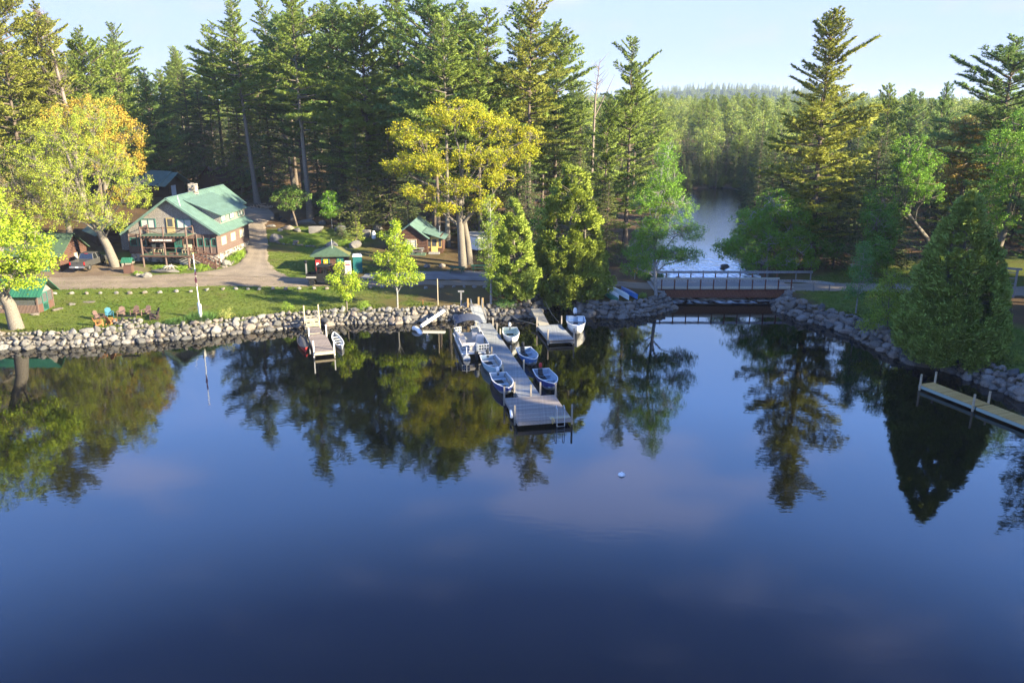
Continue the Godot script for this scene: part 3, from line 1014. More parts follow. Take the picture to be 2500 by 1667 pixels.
	plant_tree("maple_tree", "big yellow-green maple on a leaning trunk between truck and lodge", maple, -49.6, -101.1, grey, ylime, 1.03, 0, D)
	var fire := broadleaf(32, [[0, 0, 0, 0.45], [0.3, 6, 0, 0.35], [0.6, 12, 0, 0.2], [0.6, 16, 0, 0.1]], [[0.2, 16, 0, 3.8, 2.6, 3.6, 200], [3.8, 13.8, 0.6, 3.0, 2.4, 3.0, 150], [-3.2, 15.6, 0.4, 3.2, 2.6, 3.2, 150], [4.6, 10.0, 1.2, 2.4, 1.6, 2.2, 80], [1.0, 12, 2, 3, 2.4, 2.6, 110], [3.4, 6.4, 1.6, 2.0, 1.2, 1.6, 45]], "oak", {"gaps": -0.12})
	plant_tree("oak_tree", "orange-leaved tree rising behind the yellow-green maple", fire, -55.6, -112.5, grey, orange, 1.05, 0, D)
	var limet := broadleaf(33, [[0, 0, 0, 0.52], [-0.25, 2.2, 0, 0.42], [-1.0, 4.4, 0, 0.34], [-2.0, 7.5, 0, 0.22], [-2.4, 11, 0, 0.10]], [[-2.2, 12.6, 0, 2.6, 2.8, 2.6, 190], [-0.4, 9.8, 0.8, 2.6, 2.2, 2.6, 170], [-4.4, 10, 0.4, 2.8, 2.6, 2.8, 150], [1.4, 8.2, 0.2, 2.0, 1.8, 2.2, 120], [-1.4, 6.6, 1.6, 2.8, 1.8, 2.2, 150], [0.9, 5.2, 1.0, 2.2, 1.3, 1.8, 110], [-3.8, 5.6, 1.2, 2.4, 1.6, 2.0, 90], [2.6, 6.4, 0.4, 1.7, 1.2, 1.5, 70], [-2.6, 3.6, 1.2, 1.8, 0.9, 1.4, 45]], "broad", {"twig": 1.1})
	plant_tree("lime_tree", "bright lime-green tree with a curved pale trunk at the lower left shore", limet, -47.8, -76.3, grey, lime, 1.05, 0, D, Vector2.ZERO, 1.3)
	var bare := broadleaf(34, [[0, 0, 0, 0.35], [0.2, 5, 0, 0.28], [0, 10, 0, 0.14]], [[0, 12, 0, 3.4, 3.2, 3.2, 150], [2.4, 9.5, 1, 2.8, 2.6, 2.8, 110], [-2.8, 9.6, 0.6, 3, 2.8, 3, 110], [0, 7, 1.6, 3, 2, 2.4, 90]], "fine", {"twig": 1.5, "leaf": 0.75})
	plant_tree("maple_tree", "thinly leaved tan tree at the left edge behind the lime-green tree", bare, -62.5, -99, grey, leaf_mat("tan_leaves", lin(0.33, 0.27, 0.10), 0.6), 1.1, 40, D)
	plant_tree("maple_tree", "yellow-green tree at the far left edge under the tall pine", bare, -69.5, -107, grey, lime, 1.22, 140, D)
	plant_tree("maple_tree", "yellow-green tree just left of the big maple crown", bare, -58.2, -107.5, grey, ylime, 1.15, 250, D)

	var oak := broadleaf(35, [[0, 0, 0, 0.58], [-0.15, 3, 0, 0.47], [-0.3, 6.2, 0, 0.43], [-0.2, 8.6, 0, 0.30], [0.2, 12, 0, 0.20], [0.6, 15.5, 0, 0.10]], [[-0.6, 18.6, 0, 4.2, 1.6, 3.6, 210], [-5.4, 16.2, 0.6, 3.4, 1.7, 3.0, 160], [4.0, 17.2, 0.2, 3.4, 1.7, 3.0, 160], [6.6, 14.2, 0.4, 2.8, 1.4, 2.6, 120], [-7.2, 12.8, 0.4, 2.3, 1.4, 2.4, 90], [-3.2, 13.0, 2.4, 3.0, 1.5, 2.2, 130], [2.4, 13.6, 2.4, 3.4, 1.6, 2.2, 140], [5.2, 11.0, 1.0, 2.4, 1.1, 2.0, 80], [-5.0, 9.6, 1.4, 2.6, 1.2, 2.0, 90], [0.4, 10.2, 2.0, 3.2, 1.3, 2.0, 120], [-2.2, 7.6, 1.2, 2.2, 1.0, 1.6, 70], [8.4, 16.0, -0.6, 1.9, 1.1, 1.8, 50], [2.8, 8.0, 1.0, 2.0, 0.9, 1.4, 50]], "oak", {"twig": 1.4, "gaps": -0.10})
	var ok := plant_tree("oak_tree", "golden-leaved oak with a pale trunk beside the picnic tables", oak, -6.3, -103.7, grey, gold, 1.03, 0, "trees on the near shore")
	var m2 := MB.new()
	m2.tube([V(0.75, -0.3, -2.2), V(0.5, 3, -1.8), V(0, 6.5, -0.8)], [0.5, 0.42, 0.36], 8, false)
	part(ok, "trunk", m2, grey)
	var sap := broadleaf(36, [[0, 0, 0, 0.09], [0.05, 3, 0, 0.08], [0, 6, 0, 0.05], [0.1, 9.4, 0, 0.02]], [[0.1, 9.0, 0, 0.7, 0.8, 0.7, 22], [-0.3, 7.6, 0.1, 1.3, 0.8, 1.2, 42], [0.6, 6.4, 0, 1.4, 0.8, 1.3, 46], [-0.8, 5.4, 0.2, 1.6, 0.7, 1.4, 50], [0.9, 4.6, 0, 1.5, 0.7, 1.3, 46], [-1.3, 3.3, 0.2, 1.5, 0.6, 1.2, 40], [1.5, 3.3, 0, 1.4, 0.5, 1.2, 34], [-0.2, 3.0, 0.6, 1.2, 0.5, 1.0, 26]], "broad", {"gaps": -0.3})
	plant_tree("sapling_tree", "taller lime-green sapling on the stone shore in front of the log cabin", sap, -12.2, -84.8, white, lime, 1.0, 0, "trees on the near shore")
	var sap2 := broadleaf(37, [[0, 0, 0, 0.07], [0.02, 1.6, 0, 0.06], [0, 3, 0, 0.04], [-0.1, 5, 0, 0.015]], [[-0.5, 4.6, 0, 0.6, 0.7, 0.6, 10], [0.5, 3.6, 0, 0.9, 0.8, 0.8, 20], [-1.1, 3.4, 0.1, 0.9, 0.6, 0.8, 16], [0.1, 2.6, 0.3, 1.2, 0.6, 0.9, 26], [1.5, 2.9, 0, 0.9, 0.5, 0.8, 16], [-0.9, 2.2, 0, 0.8, 0.4, 0.8, 12], [0.2, 1.6, 0.2, 0.7, 0.4, 0.6, 10]], "broad", {"gaps": -0.4})
	var s2 := plant_tree("sapling_tree", "smaller yellow-green sapling in front of the black utility vehicle", sap2, -17.5, -84.3, grey, lime, 1.0, 0, "trees on the near shore")
	var slim := broadleaf(38, [[0, 0, 0, 0.14], [0.1, 4, 0, 0.11], [0, 8, 0, 0.07], [0, 11, 0, 0.02]], [[0, 10.4, 0, 0.9, 1.1, 0.9, 30], [0.1, 8.6, 0.1, 1.3, 1.2, 1.2, 60], [-0.2, 6.6, 0.1, 1.5, 1.2, 1.4, 80], [0.2, 4.8, 0.2, 1.6, 1.1, 1.4, 80], [0.1, 3.2, 0.2, 1.3, 0.8, 1.2, 50]], "fine", {})
	plant_tree("young_tree", "slender yellow-green tree left of the pointed cedar by the main dock", slim, -2.3, -86.7, white, mid, 1.02, 0, "trees on the near shore")
	var birch := broadleaf(39, [[0, 0, 0, 0.20], [-0.35, 4, 0, 0.16], [-0.6, 8, 0, 0.11], [-0.2, 12, 0, 0.06], [0.2, 15.5, 0, 0.02]], [[0.3, 15.2, 0, 1.5, 1.7, 1.5, 110], [0.2, 12.6, 0, 2.2, 1.7, 2.0, 190], [-1.4, 10.4, 0.3, 2.2, 1.7, 2.0, 190], [1.6, 10.0, 0.2, 2.4, 1.7, 2.0, 200], [-1.0, 7.6, 0.4, 2.5, 1.5, 2.0, 200], [2.4, 7.2, 0.1, 2.6, 1.5, 2.0, 200], [-1.8, 5.0, 0.3, 2.2, 1.3, 1.8, 150], [2.8, 4.6, 0.2, 2.4, 1.0, 1.6, 130], [0.4, 5.0, 0.8, 2.2, 1.2, 1.5, 130], [-2.2, 3.2, 0.0, 1.8, 1.0, 1.4, 80]], "fine", {"twig": 0.9})
	plant_tree("birch_tree", "green birch with a white leaning trunk at the left end of the bridge", birch, 16.3, -90.2, white, green, 1.03, 0, "trees on the near shore")
	var bush := broadleaf(40, [[0, 0, 0, 0.14], [-0.3, 2.6, 0, 0.11], [-0.2, 5.6, 0, 0.07], [0.2, 9, 0, 0.03]], [[0, 9.2, 0, 2.4, 2.0, 2.3, 200], [-2.8, 7.0, 0.2, 2.5, 2.0, 2.3, 210], [2.6, 7.2, 0.2, 2.5, 2.0, 2.3, 210], [-0.4, 5.4, 1.2, 3.0, 1.8, 2.0, 230], [-4.8, 4.0, 0.6, 2.6, 1.7, 2.0, 210], [3.6, 4.2, 0.6, 2.6, 1.8, 2.0, 200], [-2.2, 2.2, 1.2, 2.8, 1.3, 1.6, 180], [1.8, 2.2, 1.0, 2.6, 1.3, 1.6, 170], [4.8, 2.0, 0.4, 1.6, 1.1, 1.4, 60]], "oak", {"gaps": -0.02, "twig": 1.3})
	plant_tree("birch_tree", "bushy green birch clump right of the river behind the bridge", bush, 33.0, -103.8, white, green, 1.0, 0, "trees right of the river")

	var c1 := cedar(41, 10.9, 3.0, 2600, 0.10, {"pow": 0.75, "stems": 3})
	plant_tree("cedar_tree", "pointed cedar on the shore between the two docks", c1, 0.2, -87.9, grey, ced, 1.0, 0, "cedars on the shore")
	var c2 := cedar(42, 15.0, 4.6, 4600, 0.03, {"pow": 0.5, "stems": 4})
	plant_tree("cedar_tree", "tall yellow-green cedar clump at the mouth of the small inlet", c2, 6.6, -91.0, grey, ced_y, 1.02, 0, "cedars on the shore")
	plant_tree("cedar_tree", "rounded yellow-green cedar above the upturned canoes", cedar(44, 9.6, 2.5, 2100, 0.02, {"pow": 0.42}), 8.1, -90.4, grey, ced_y, 1.0, 30, "cedars on the shore")
	var c3 := cedar(43, 13.6, 5.0, 8400, 0.0, {"smooth": 0.55, "pow": 0.66, "spray": 0.95})
	plant_tree("cedar_tree", "huge dense cone-shaped cedar on the right shore", c3, 38.2, -68.6, grey, ced, 1.0, 0, "cedars on the shore")
	plant_tree("young_tree", "fresh green tree wedged behind the two yellow-green cedars", broadleaf(45, [[0, 0, 0, 0.12], [0, 4, 0, 0.08], [0, 8, 0, 0.03]], [[0, 8.6, 0, 1.5, 1.4, 1.4, 60], [-0.6, 6.6, 0.3, 2.0, 1.4, 1.8, 90], [0.4, 4.6, 0.5, 2.2, 1.5, 1.8, 100]], "broad"), 4.2, -95.6, grey, green, 1.05, 0, "trees on the near shore")
	# right bank
	var yb := broadleaf(46, [[0, 0, 0, 0.08], [0, 3, 0, 0.06], [0.1, 6.8, 0, 0.02]], [[0.1, 6.7, 0, 0.8, 0.9, 0.8, 34], [-0.2, 5.2, 0, 1.3, 0.9, 1.2, 60], [0.3, 3.7, 0.2, 1.5, 0.9, 1.3, 70], [-0.2, 2.3, 0.3, 1.5, 0.8, 1.3, 60]], "fine", {"twig": 0.9})
	plant_tree("birch_tree", "young blue-green birch on the right bank by the lawn", yb, 35.6, -82.2, white, leaf_mat("birch_leaves", lin(0.13, 0.27, 0.07), 0.7), 1.03, 0, "trees right of the river")
	var wil := broadleaf(47, [[0, 0, 0, 0.07], [-0.2, 2, 0, 0.05], [-0.3, 4, 0, 0.02]], [[-0.2, 4.7, 0, 1.3, 1.0, 1.2, 60], [-1.3, 3.3, 0.2, 1.4, 1.0, 1.3, 70], [0.9, 3.4, 0.2, 1.5, 1.1, 1.3, 70], [-0.4, 1.9, 0.6, 1.7, 1.0, 1.2, 70], [-2.0, 0.9, 0.8, 1.4, 0.6, 1.0, 40], [1.2, 1.4, 0.6, 1.4, 0.9, 1.0, 50]], "fine", {})
	plant_tree("willow_bush", "light green willow bush hanging over the water left of the huge cedar", wil, 36.0, -75.6, grey, mid, 1.05, 0, "trees right of the river")
	var leanr := broadleaf(48, [[0, 0, 0, 0.42], [-1.9, 2.6, 0.4, 0.32], [-4.6, 5.4, 0.8, 0.22], [-7.6, 7.4, 1, 0.12], [-9.5, 8.4, 1, 0.05]], [[-8.6, 9.2, 1, 2.2, 1.4, 2.0, 70], [-5.6, 11.0, 1.0, 2.4, 2.0, 2.2, 110], [-5.6, 14.0, 0.6, 2.2, 1.8, 2.2, 100], [-3.4, 8.6, 1.4, 2.4, 1.8, 2.0, 90], [-7.2, 6.4, 1.4, 2.0, 1.2, 1.6, 60], [-3.2, 12.2, 0.4, 2.2, 1.8, 2.0, 90]], "broad", {"twig": 1.7})
	plant_tree("maple_tree", "green tree with bare grey limbs leaning left, behind the huge cedar", leanr, 57.2, -109, grey, green, 1.02, 0, "trees right of the river")
	var brn := broadleaf(49, [[0, 0, 0, 0.35], [0, 6, 0, 0.25], [0, 12, 0, 0.1]], [[0, 14.8, 0, 3.4, 1.9, 3.2, 150], [-3.0, 12.4, 0.4, 2.8, 1.8, 2.6, 110], [2.6, 12.6, 0.4, 2.8, 1.8, 2.6, 110], [-1.0, 10, 1.4, 3.2, 1.8, 2.2, 110], [2.0, 8.4, 1.4, 2.8, 1.5, 2.0, 80], [-3.0, 7.6, 1, 2.4, 1.3, 2.0, 60]], "oak", {"twig": 1.4, "gaps": -0.12})
	plant_tree("oak_tree", "rusty brown oak crown below the dense pine at the right", brn, 64.2, -118, grey, brown, 1.05, 0, "trees right of the river")
	var grr := broadleaf(50, [[0, 0, 0, 0.5], [0.6, 4, 0, 0.38], [1.4, 9, 0, 0.26], [1.8, 14, 0, 0.12]], [[2.2, 16.6, 0, 3.2, 2.4, 3.0, 170], [-1.4, 14.2, 0.6, 2.8, 2.2, 2.8, 140], [4.8, 13.6, 0.4, 3.2, 2.6, 3.0, 150], [0.4, 11.4, 1.6, 3.2, 2.2, 2.6, 140], [-2.0, 9.2, 1.2, 2.6, 1.9, 2.2, 100], [4.4, 9.6, 1.4, 3.0, 2.2, 2.6, 120], [-1.2, 6.4, 1.4, 2.4, 1.5, 2.0, 80]], "broad", {"twig": 1.3})
	plant_tree("maple_tree", "bright green maple at the right edge above the huge cedar", grr, 58.6, -98.5, grey, green, 1.03, 0, "trees right of the river")
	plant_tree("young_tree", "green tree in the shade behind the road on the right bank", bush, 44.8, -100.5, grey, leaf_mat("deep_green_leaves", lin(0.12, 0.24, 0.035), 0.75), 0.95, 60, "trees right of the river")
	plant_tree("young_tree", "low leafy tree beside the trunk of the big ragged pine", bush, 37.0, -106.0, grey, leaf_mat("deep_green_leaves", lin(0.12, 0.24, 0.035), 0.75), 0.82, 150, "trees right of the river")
	# garden trees
	var apple := broadleaf(51, [[0, 0, 0, 0.17], [-0.4, 1.5, 0, 0.14], [-0.7, 2.8, 0, 0.09]], [[-0.8, 5.0, 0, 1.8, 0.9, 1.6, 70], [-2.1, 4.0, 0.1, 1.5, 1.1, 1.4, 60], [0.7, 4.0, 0.1, 1.6, 1.1, 1.5, 65], [-0.8, 3.2, 0.6, 1.8, 0.9, 1.2, 60]], "broad", {})
	plant_tree("apple_tree", "round-headed green tree among the garden boulders", apple, -32.6, -124.4, bark, leaf_mat("apple_leaves", lin(0.12, 0.19, 0.035), 0.6), 1.05, 0, "garden trees")
	plant_tree("young_tree", "small egg-shaped green tree on thin stems behind the garden", broadleaf(52, [[0, 0, 0, 0.06], [0, 1.5, 0, 0.05], [0, 4, 0, 0.02]], [[0, 4.8, 0, 0.9, 0.9, 0.9, 40], [-0.5, 3.7, 0.1, 1.3, 1.0, 1.2, 70], [0.6, 3.2, 0.1, 1.4, 1.0, 1.2, 70], [0, 2.4, 0.3, 1.5, 0.7, 1.2, 60]], "broad", {}), -27.2, -123.6, white, green, 1.0, 0, "garden trees")
	plant_tree("spruce_tree", "little yellow-green conifer between two garden boulders", conifer("spruce", 15, 4.0, 0.05, 1.35, {"gap": 0.3, "per": 6, "stubs": 0, "r": 0.06}), -22.2, -116.4, bark, ced_y, 1.0, 0, "garden trees")
	plant_tree("spruce_tree", "low dark green bush-like spruce by a garden boulder", conifer("spruce", 16, 2.0, 0.04, 1.2, {"gap": 0.22, "per": 7, "stubs": 0, "r": 0.05}), -25.0, -119.6, bark, spruce, 1.0, 0, "garden trees")
	# bare snags
	var sn := MB.new()
	rng.seed = 77
	sn.tube([V(0, -0.3, 0), V(-0.5, 14, 0), V(-1.6, 24, 0), V(-2.6, 30, 0)], [0.42, 0.32, 0.16, 0.02], 7, false)
	for i in 110:
		var t := pow(rng.randf(), 0.6)
		var y := lerpf(9, 29.5, t)
		var p := V(-0.5 - maxf(0, y - 14) * 0.13, y, 0)
		var a := rr(0, TAU)
		var l := lerpf(3.4, 0.7, t) * rr(0.5, 1.1)
		var q := p + V(cos(a), rr(0.15, 0.6), sin(a)) * l * 0.55
		var e := p + V(cos(a), rr(0.45, 0.9), sin(a)) * l
		sn.tube([p, q, e], [0.06, 0.04, 0.015], 3, false)
		for k in 4:
			sn.tube([q.lerp(e, rr(0, 1)), e + rdir() * 0.7], [0.025, 0.01], 3, false)
	plant_tree("dead_tree", "bare brown dead conifer against the sky at the upper left", [sn.mesh(), null], -64.7, -125, dead, null, 1.0, 0, "dead trees")
	var sn2 := MB.new()
	sn2.tube([V(0, -0.3, 0), V(0.2, 14, 0), V(0.4, 22, 0), V(1.0, 28, 0)], [0.34, 0.24, 0.14, 0.03], 6, false)
	for i in 34:
		var y := rr(19, 27.6)
		var p := V(0.4 + (y - 22) * 0.1, y, 0)
		var a := rr(0, TAU)
		var e := p + V(cos(a), rr(0.5, 1.2), sin(a)) * rr(0.6, 1.8)
		sn2.tube([p, e], [0.06, 0.02], 3, false)
		sn2.tube([e, e + V(rr(-1, 1), rr(0.4, 1), rr(-1, 1)) * 0.8], [0.025, 0.01], 3, false)
	sn2.tube([V(0.3, 19, 0), V(2.0, 22.5, 0), V(3.4, 25.6, 0)], [0.12, 0.08, 0.02], 4, false)
	plant_tree("dead_tree", "grey forked dead treetop right of the tall pine row", [sn2.mesh(), null], 12.8, -135, dead, null, 0.98, 0, "dead trees")

# ---------------------------------------------------------------- stones
var ROCKS := []

func rock_mesh(seed_: int, rough := 0.28, ns := 9, nr := 6, ncut := 11) -> ArrayMesh:
	rng.seed = seed_
	var f := FastNoiseLite.new()
	f.seed = seed_
	f.frequency = 0.75
	var cuts := []
	for i in ncut: cuts.append([rdir(), rr(0.48, 0.84)])
	var grid := []
	for j in nr + 1:
		var row := []
		for i in ns:
			var th := PI * j / nr
			var ph := TAU * (i + 0.5 * (j % 2)) / ns
			var d := V(sin(th) * cos(ph), cos(th), sin(th) * sin(ph))
			var p: Vector3 = d * (1.0 + f.get_noise_3d(d.x * 1.6, d.y * 1.6, d.z * 1.6) * rough * 1.3)
			for c in cuts:
				var over: float = p.dot(c[0]) - c[1]
				if over > 0.0: p -= c[0] * over * 0.92
			row.append(p)
		grid.append(row)
	var m := MB.new()
	# normals half way between the facet and the round form
	var put := func(a: Vector3, b: Vector3, c: Vector3) -> void:
		var n := (a - c).cross(a - b).normalized()
		if n.dot(a + b + c) < 0.0: n = -n
		m.trin(a, b, c, (n * 5.0 + a.normalized()).normalized(), (n * 5.0 + b.normalized()).normalized(), (n * 5.0 + c.normalized()).normalized())
	for j in nr:
		for i in ns:
			var k := (i + 1) % ns
			var l := i if j % 2 == 0 else k
			var l2 := k if j % 2 == 0 else i
			if j > 0: put.call(grid[j][i], grid[j][k], grid[j + 1][l])
			if j < nr - 1:
				if j % 2 == 0: put.call(grid[j][k], grid[j + 1][k], grid[j + 1][i])
				else: put.call(grid[j][i], grid[j + 1][k], grid[j + 1][i])
	return m.mesh()

func stone_mats() -> Array:
	var tx := noise_tex("stone", 512, 0.02, 0.45, 1.0, 5, 61)
	var bm := noise_tex("stone_b", 512, 0.03, 0.0, 1.0, 5, 62)
	return [
		mat("stone_a", lin(0.255, 0.238, 0.217), 0.92, tx, V(0.8, 0.8, 0.8), true, bm, 4.0, 0.0, 0.2),
		mat("stone_b", lin(0.31, 0.295, 0.272), 0.92, tx, V(0.8, 0.8, 0.8), true, bm, 4.0, 0.0, 0.2),
		mat("stone_c", lin(0.20, 0.187, 0.17), 0.92, tx, V(0.9, 0.9, 0.9), true, bm, 4.0, 0.0, 0.2),
		mat("stone_d", lin(0.30, 0.255, 0.215), 0.92, tx, V(0.7, 0.7, 0.7), true, bm, 4.0, 0.0, 0.2),
		mat("stone_e", lin(0.15, 0.148, 0.145), 0.92, tx, V(0.9, 0.9, 0.9), true, bm, 4.0, 0.0, 0.2)]

func put_stone(parent: Node, p: Vector3, s: Vector3, called := "stone") -> MeshInstance3D:
	var o := MeshInstance3D.new()
	o.name = called
	o.mesh = ROCKS[rng.randi() % ROCKS.size()]
	o.material_override = stone_mats()[[0, 0, 1, 1, 2, 3, 3, 4][rng.randi() % 8]]
	parent.add_child(o, true)
	o.transform = Transform3D(Basis(Vector3.UP, rr(0, TAU)) * Basis(V(1, 0, 0), rr(-0.7, 0.7)) * Basis().scaled(s), p)
	return o

# riprap along a line of shore points; land lies on the side the normal points to
func stone_wall(label: String, pts: Array, rows: int, size: float, seed_: int, height := 1.0, skip := []) -> void:
	rng.seed = seed_
	var o := thing("stone_wall", label, "stone wall", Vector3.ZERO, 0.0, "stone walls along the water")
	var line := resample(pts, 0.2)
	var total := 0.0
	for i in line.size() - 1: total += line[i].distance_to(line[i + 1])
	var list := []
	for r in rows + 2:
		var d := rr(0, 0.5)
		var fill := r >= rows
		while d < total:
			var k: float = d / total * (line.size() - 1)
			var i := mini(int(k), line.size() - 2)
			var p: Vector2 = line[i].lerp(line[i + 1], k - i)
			var t: Vector2 = (line[i + 1] - line[i]).normalized()
			var nrm := Vector2(t.y, -t.x)
			var big := size * (rr(0.6, 1.05) if rng.randf() < 0.62 else rr(1.0, 1.8))
			if r == rows - 1: big *= 0.85
			if fill: big = size * rr(0.3, 0.55)
			var h := float(r) / maxf(1, rows - 1) if not fill else rng.randf() * 1.05
			var q := p + nrm * (-0.35 + h * 1.45 + rr(-0.14, 0.14))
			var y := 0.05 + h * 1.22 * height + rr(-0.08, 0.1) + (0.06 if fill else 0.0)
			var ok := true
			for sk in skip:
				if q.distance_to(sk[0]) < sk[1]: ok = false
			if ok:
				var s := V(big * rr(0.95, 1.5), big * rr(0.65, 1.0), big * rr(0.8, 1.15))
				list.append([big, Transform3D(Basis(Vector3.UP, rr(0, TAU)) * Basis(V(1, 0, 0), rr(-0.7, 0.7)) * Basis().scaled(s), V(q.x, y, q.y)), rng.randi() % ROCKS.size(), ([2, 4, 0, 3, 2, 4, 2, 1] if h < 0.1 else [0, 0, 1, 1, 2, 3, 3, 4])[rng.randi() % 8]])
			d += big * rr(1.3, 1.8)
	list.sort_custom(func(a, b): return a[0] > b[0])
	var st := SurfaceTool.new()
	st.begin(Mesh.PRIMITIVE_TRIANGLES)
	var more := 0
	for i in list.size():
		if i < 290:
			var m := MeshInstance3D.new()
			m.name = "stone"
			m.mesh = ROCKS[list[i][2]]
			m.material_override = stone_mats()[list[i][3]]
			o.add_child(m, true)
			m.transform = list[i][1]
		else:
			st.append_from(ROCKS[list[i][2]], 0, list[i][1])
			more += 1
	if more > 0: part(o, "small_stones", st.commit(), stone_mats()[0]).set_meta("kind", "stuff")

func boulder(label: String, x: float, z: float, s: Vector3, turn: float, m: int, group := "garden boulders", variant := 0, sink := 0.35) -> void:
	var o := solo("boulder", T["big_rock_%d" % (variant % 4)], stone_mats()[m], label, "boulder", on_ground(x, z, s.y * (1.0 - sink) - s.y * 0.35), turn, group)
	o.scale = s

func make_stones() -> void:
	for i in 9: ROCKS.append(rock_mesh(900 + i, 0.24, 7, 5))
	for i in 4: T["big_rock_%d" % i] = rock_mesh(950 + i, 0.30, 16, 10, 8)
	var L := []
	L.append(V2(-53, -73))
	for i in range(5, 16): L.append(WATER[i])
	stone_wall("long grey stone wall holding up the lawn along the left shore", L, 4, 0.33, 5, 0.9, [[V2(-20.0, -81.6), 0.9], [V2(-3.9, -84.6), 0.8]])
	stone_wall("short stone wall between the main dock and the small inlet", [V2(0, -85.2), V2(2.2, -86), V2(3, -89), V2(4.7, -92), V2(6.2, -92.6)], 3, 0.38, 6, 0.9)
	stone_wall("curved stone wall below the upturned canoes", [V2(6.6, -90.6), V2(7, -88.6), V2(8.4, -86), V2(12.4, -85.6), V2(15.8, -87.3), V2(18.4, -90.3)], 4, 0.38, 7)
	stone_wall("stone bank running from the right end of the bridge to the willow bush", [V2(30.9, -92.4), V2(29.6, -89), V2(32, -83.8), V2(33.8, -80.5), V2(34.7, -74), V2(35.6, -68.5)], 4, 0.42, 8)
	stone_wall("stone wall on the shore behind the new yellow wood dock", [V2(37.3, -67.7), V2(38.2, -66), V2(39.2, -62.9), V2(39.8, -60), V2(42, -50)], 4, 0.40, 9)
	# stones lining the road
	rng.seed = 15
	var spots := [[-50.8, -88.7], [-49, -88.89], [-47.3, -88.89], [-45.8, -88.9], [-44.1, -89.1], [-42.6, -89.1], [-41.1, -89.4], [-39.5, -89.65], [-37.9, -90.2], [-36.2, -90.2], [-34.7, -91], [-33, -91.4], [-31.6, -91.7], [-30.3, -91.7], [-29, -91.7], [-27.5, -92.1], [-26, -92.1], [-24.5, -92.3], [-22.9, -92.5], [-21.4, -92.5], [-16.4, -92.9], [-15.1, -93.3], [-11.7, -93.1], [-10, -92.9], [-8.2, -93.4], [-6.8, -93.6], [-5.6, -93.6], [-4.4, -93.4], [-3.2, -93.6]]
	var ones := ["first", "second", "third", "fourth", "fifth", "sixth", "seventh", "eighth", "ninth", "tenth", "eleventh", "twelfth", "thirteenth", "fourteenth", "fifteenth", "sixteenth", "seventeenth", "eighteenth", "nineteenth", "twentieth"]
	for n in spots.size():
		var p: Array = spots[n]
		var nth: String = ones[n] if n < 20 else "twenty-" + ones[n - 20]
		var s := rr(0.24, 0.33)
		var o := solo("roadside_stone", ROCKS[rng.randi() % ROCKS.size()], stone_mats()[[1, 1, 3][rng.randi() % 3]], "pale roadside stone, %s from the left in the row along the lawn" % nth, "stone", on_ground(p[0], p[1], 0.12), rr(0, 360), "stones lining the road")
		o.scale = V(s * 1.15, s * 0.85, s)
	for p in [[-10.9, -103.0, "left pale stone at the back edge of the gravel lot"], [-9.0, -103.5, "right pale stone at the back edge of the gravel lot"]]:
		var o := solo("roadside_stone", ROCKS[3], stone_mats()[3], p[2], "stone", on_ground(p[0], p[1], 0.2), 40, "stones at the gravel lot")
		o.scale = V(0.55, 0.4, 0.45)
	# boulders
	boulder("rounded striped boulder at the corner of the lodge drive", -33.6, -115.6, V(1.15, 0.85, 0.95), 20, 0)
	boulder("long flat boulder under the thick grey pine trunk", -31.3, -126.3, V(1.65, 0.6, 0.9), 5, 0, "garden boulders", 1)
	boulder("large wedge-shaped boulder in the middle of the garden", -29.2, -121.4, V(1.6, 1.0, 1.1), 30, 0, "garden boulders", 2)
	boulder("low reddish boulder at the top of the garden bed", -33.7, -122.6, V(1.3, 0.5, 0.8), 60, 3, "garden boulders", 3)
	boulder("low mossy boulder right of the reddish one", -32.0, -121.5, V(0.95, 0.45, 0.7), 100, 2, "garden boulders", 0)
	boulder("grey boulder right of the long flat boulder", -29.3, -126.5, V(0.8, 0.5, 0.6), 0, 0, "garden boulders", 3)
	boulder("dark grey boulder half hidden by a low spruce", -25.6, -122.0, V(1.15, 0.85, 0.9), 80, 4, "garden boulders", 1)
	boulder("tall upright grey boulder beside the white gas tank", -21.2, -118.9, V(0.95, 1.3, 0.85), 15, 0, "garden boulders", 2)
	boulder("brownish boulder in the shade behind the gas tank", -20.5, -124.0, V(1.0, 0.7, 0.8), 45, 2, "garden boulders", 0)
	boulder("squarish pale boulder in the front garden bed", -25.2, -113.4, V(1.2, 0.75, 0.9), 10, 1, "garden boulders", 3)
	boulder("domed grey boulder at the right end of the front garden bed", -21.8, -113.6, V(1.25, 0.75, 0.9), 70, 0, "garden boulders", 1)
	boulder("small pinkish boulder in the front garden bed", -30.5, -114.8, V(0.6, 0.45, 0.5), 0, 3, "garden boulders", 2)
	boulder("small pale boulder left of the reddish one", -34.5, -121.3, V(0.45, 0.35, 0.4), 0, 1, "garden boulders", 0)
	boulder("flat pale boulder at the edge of the parking lot", -36.3, -123.9, V(0.8, 0.25, 0.5), 20, 1, "garden boulders", 1)
	boulder("upright grey boulder at the back of the parking lot", -34.2, -128.5, V(0.7, 1.0, 0.6), 20, 4, "garden boulders", 2)
	boulder("big rounded boulder behind the wishing well", -48.4, -101.6, V(1.2, 0.75, 0.9), 50, 3, "lodge yard boulders", 2)
	boulder("grey boulder in the grass in front of the lodge", -43.9, -96.6, V(0.95, 0.5, 0.65), 10, 0, "lodge yard boulders", 3)
	boulder("small tan boulder beside the grey one in front of the lodge", -45.0, -96.8, V(0.45, 0.3, 0.35), 10, 3, "lodge yard boulders", 0)
	boulder("broad flat ledge rock under the driftwood stump", -42.1, -98.9, V(2.0, 0.42, 1.0), 4, 2, "lodge yard boulders", 1)
	boulder("boulder at the right corner of the lodge by the drive", -36.6, -103.2, V(0.7, 0.5, 0.6), 30, 0, "lodge yard boulders", 0)
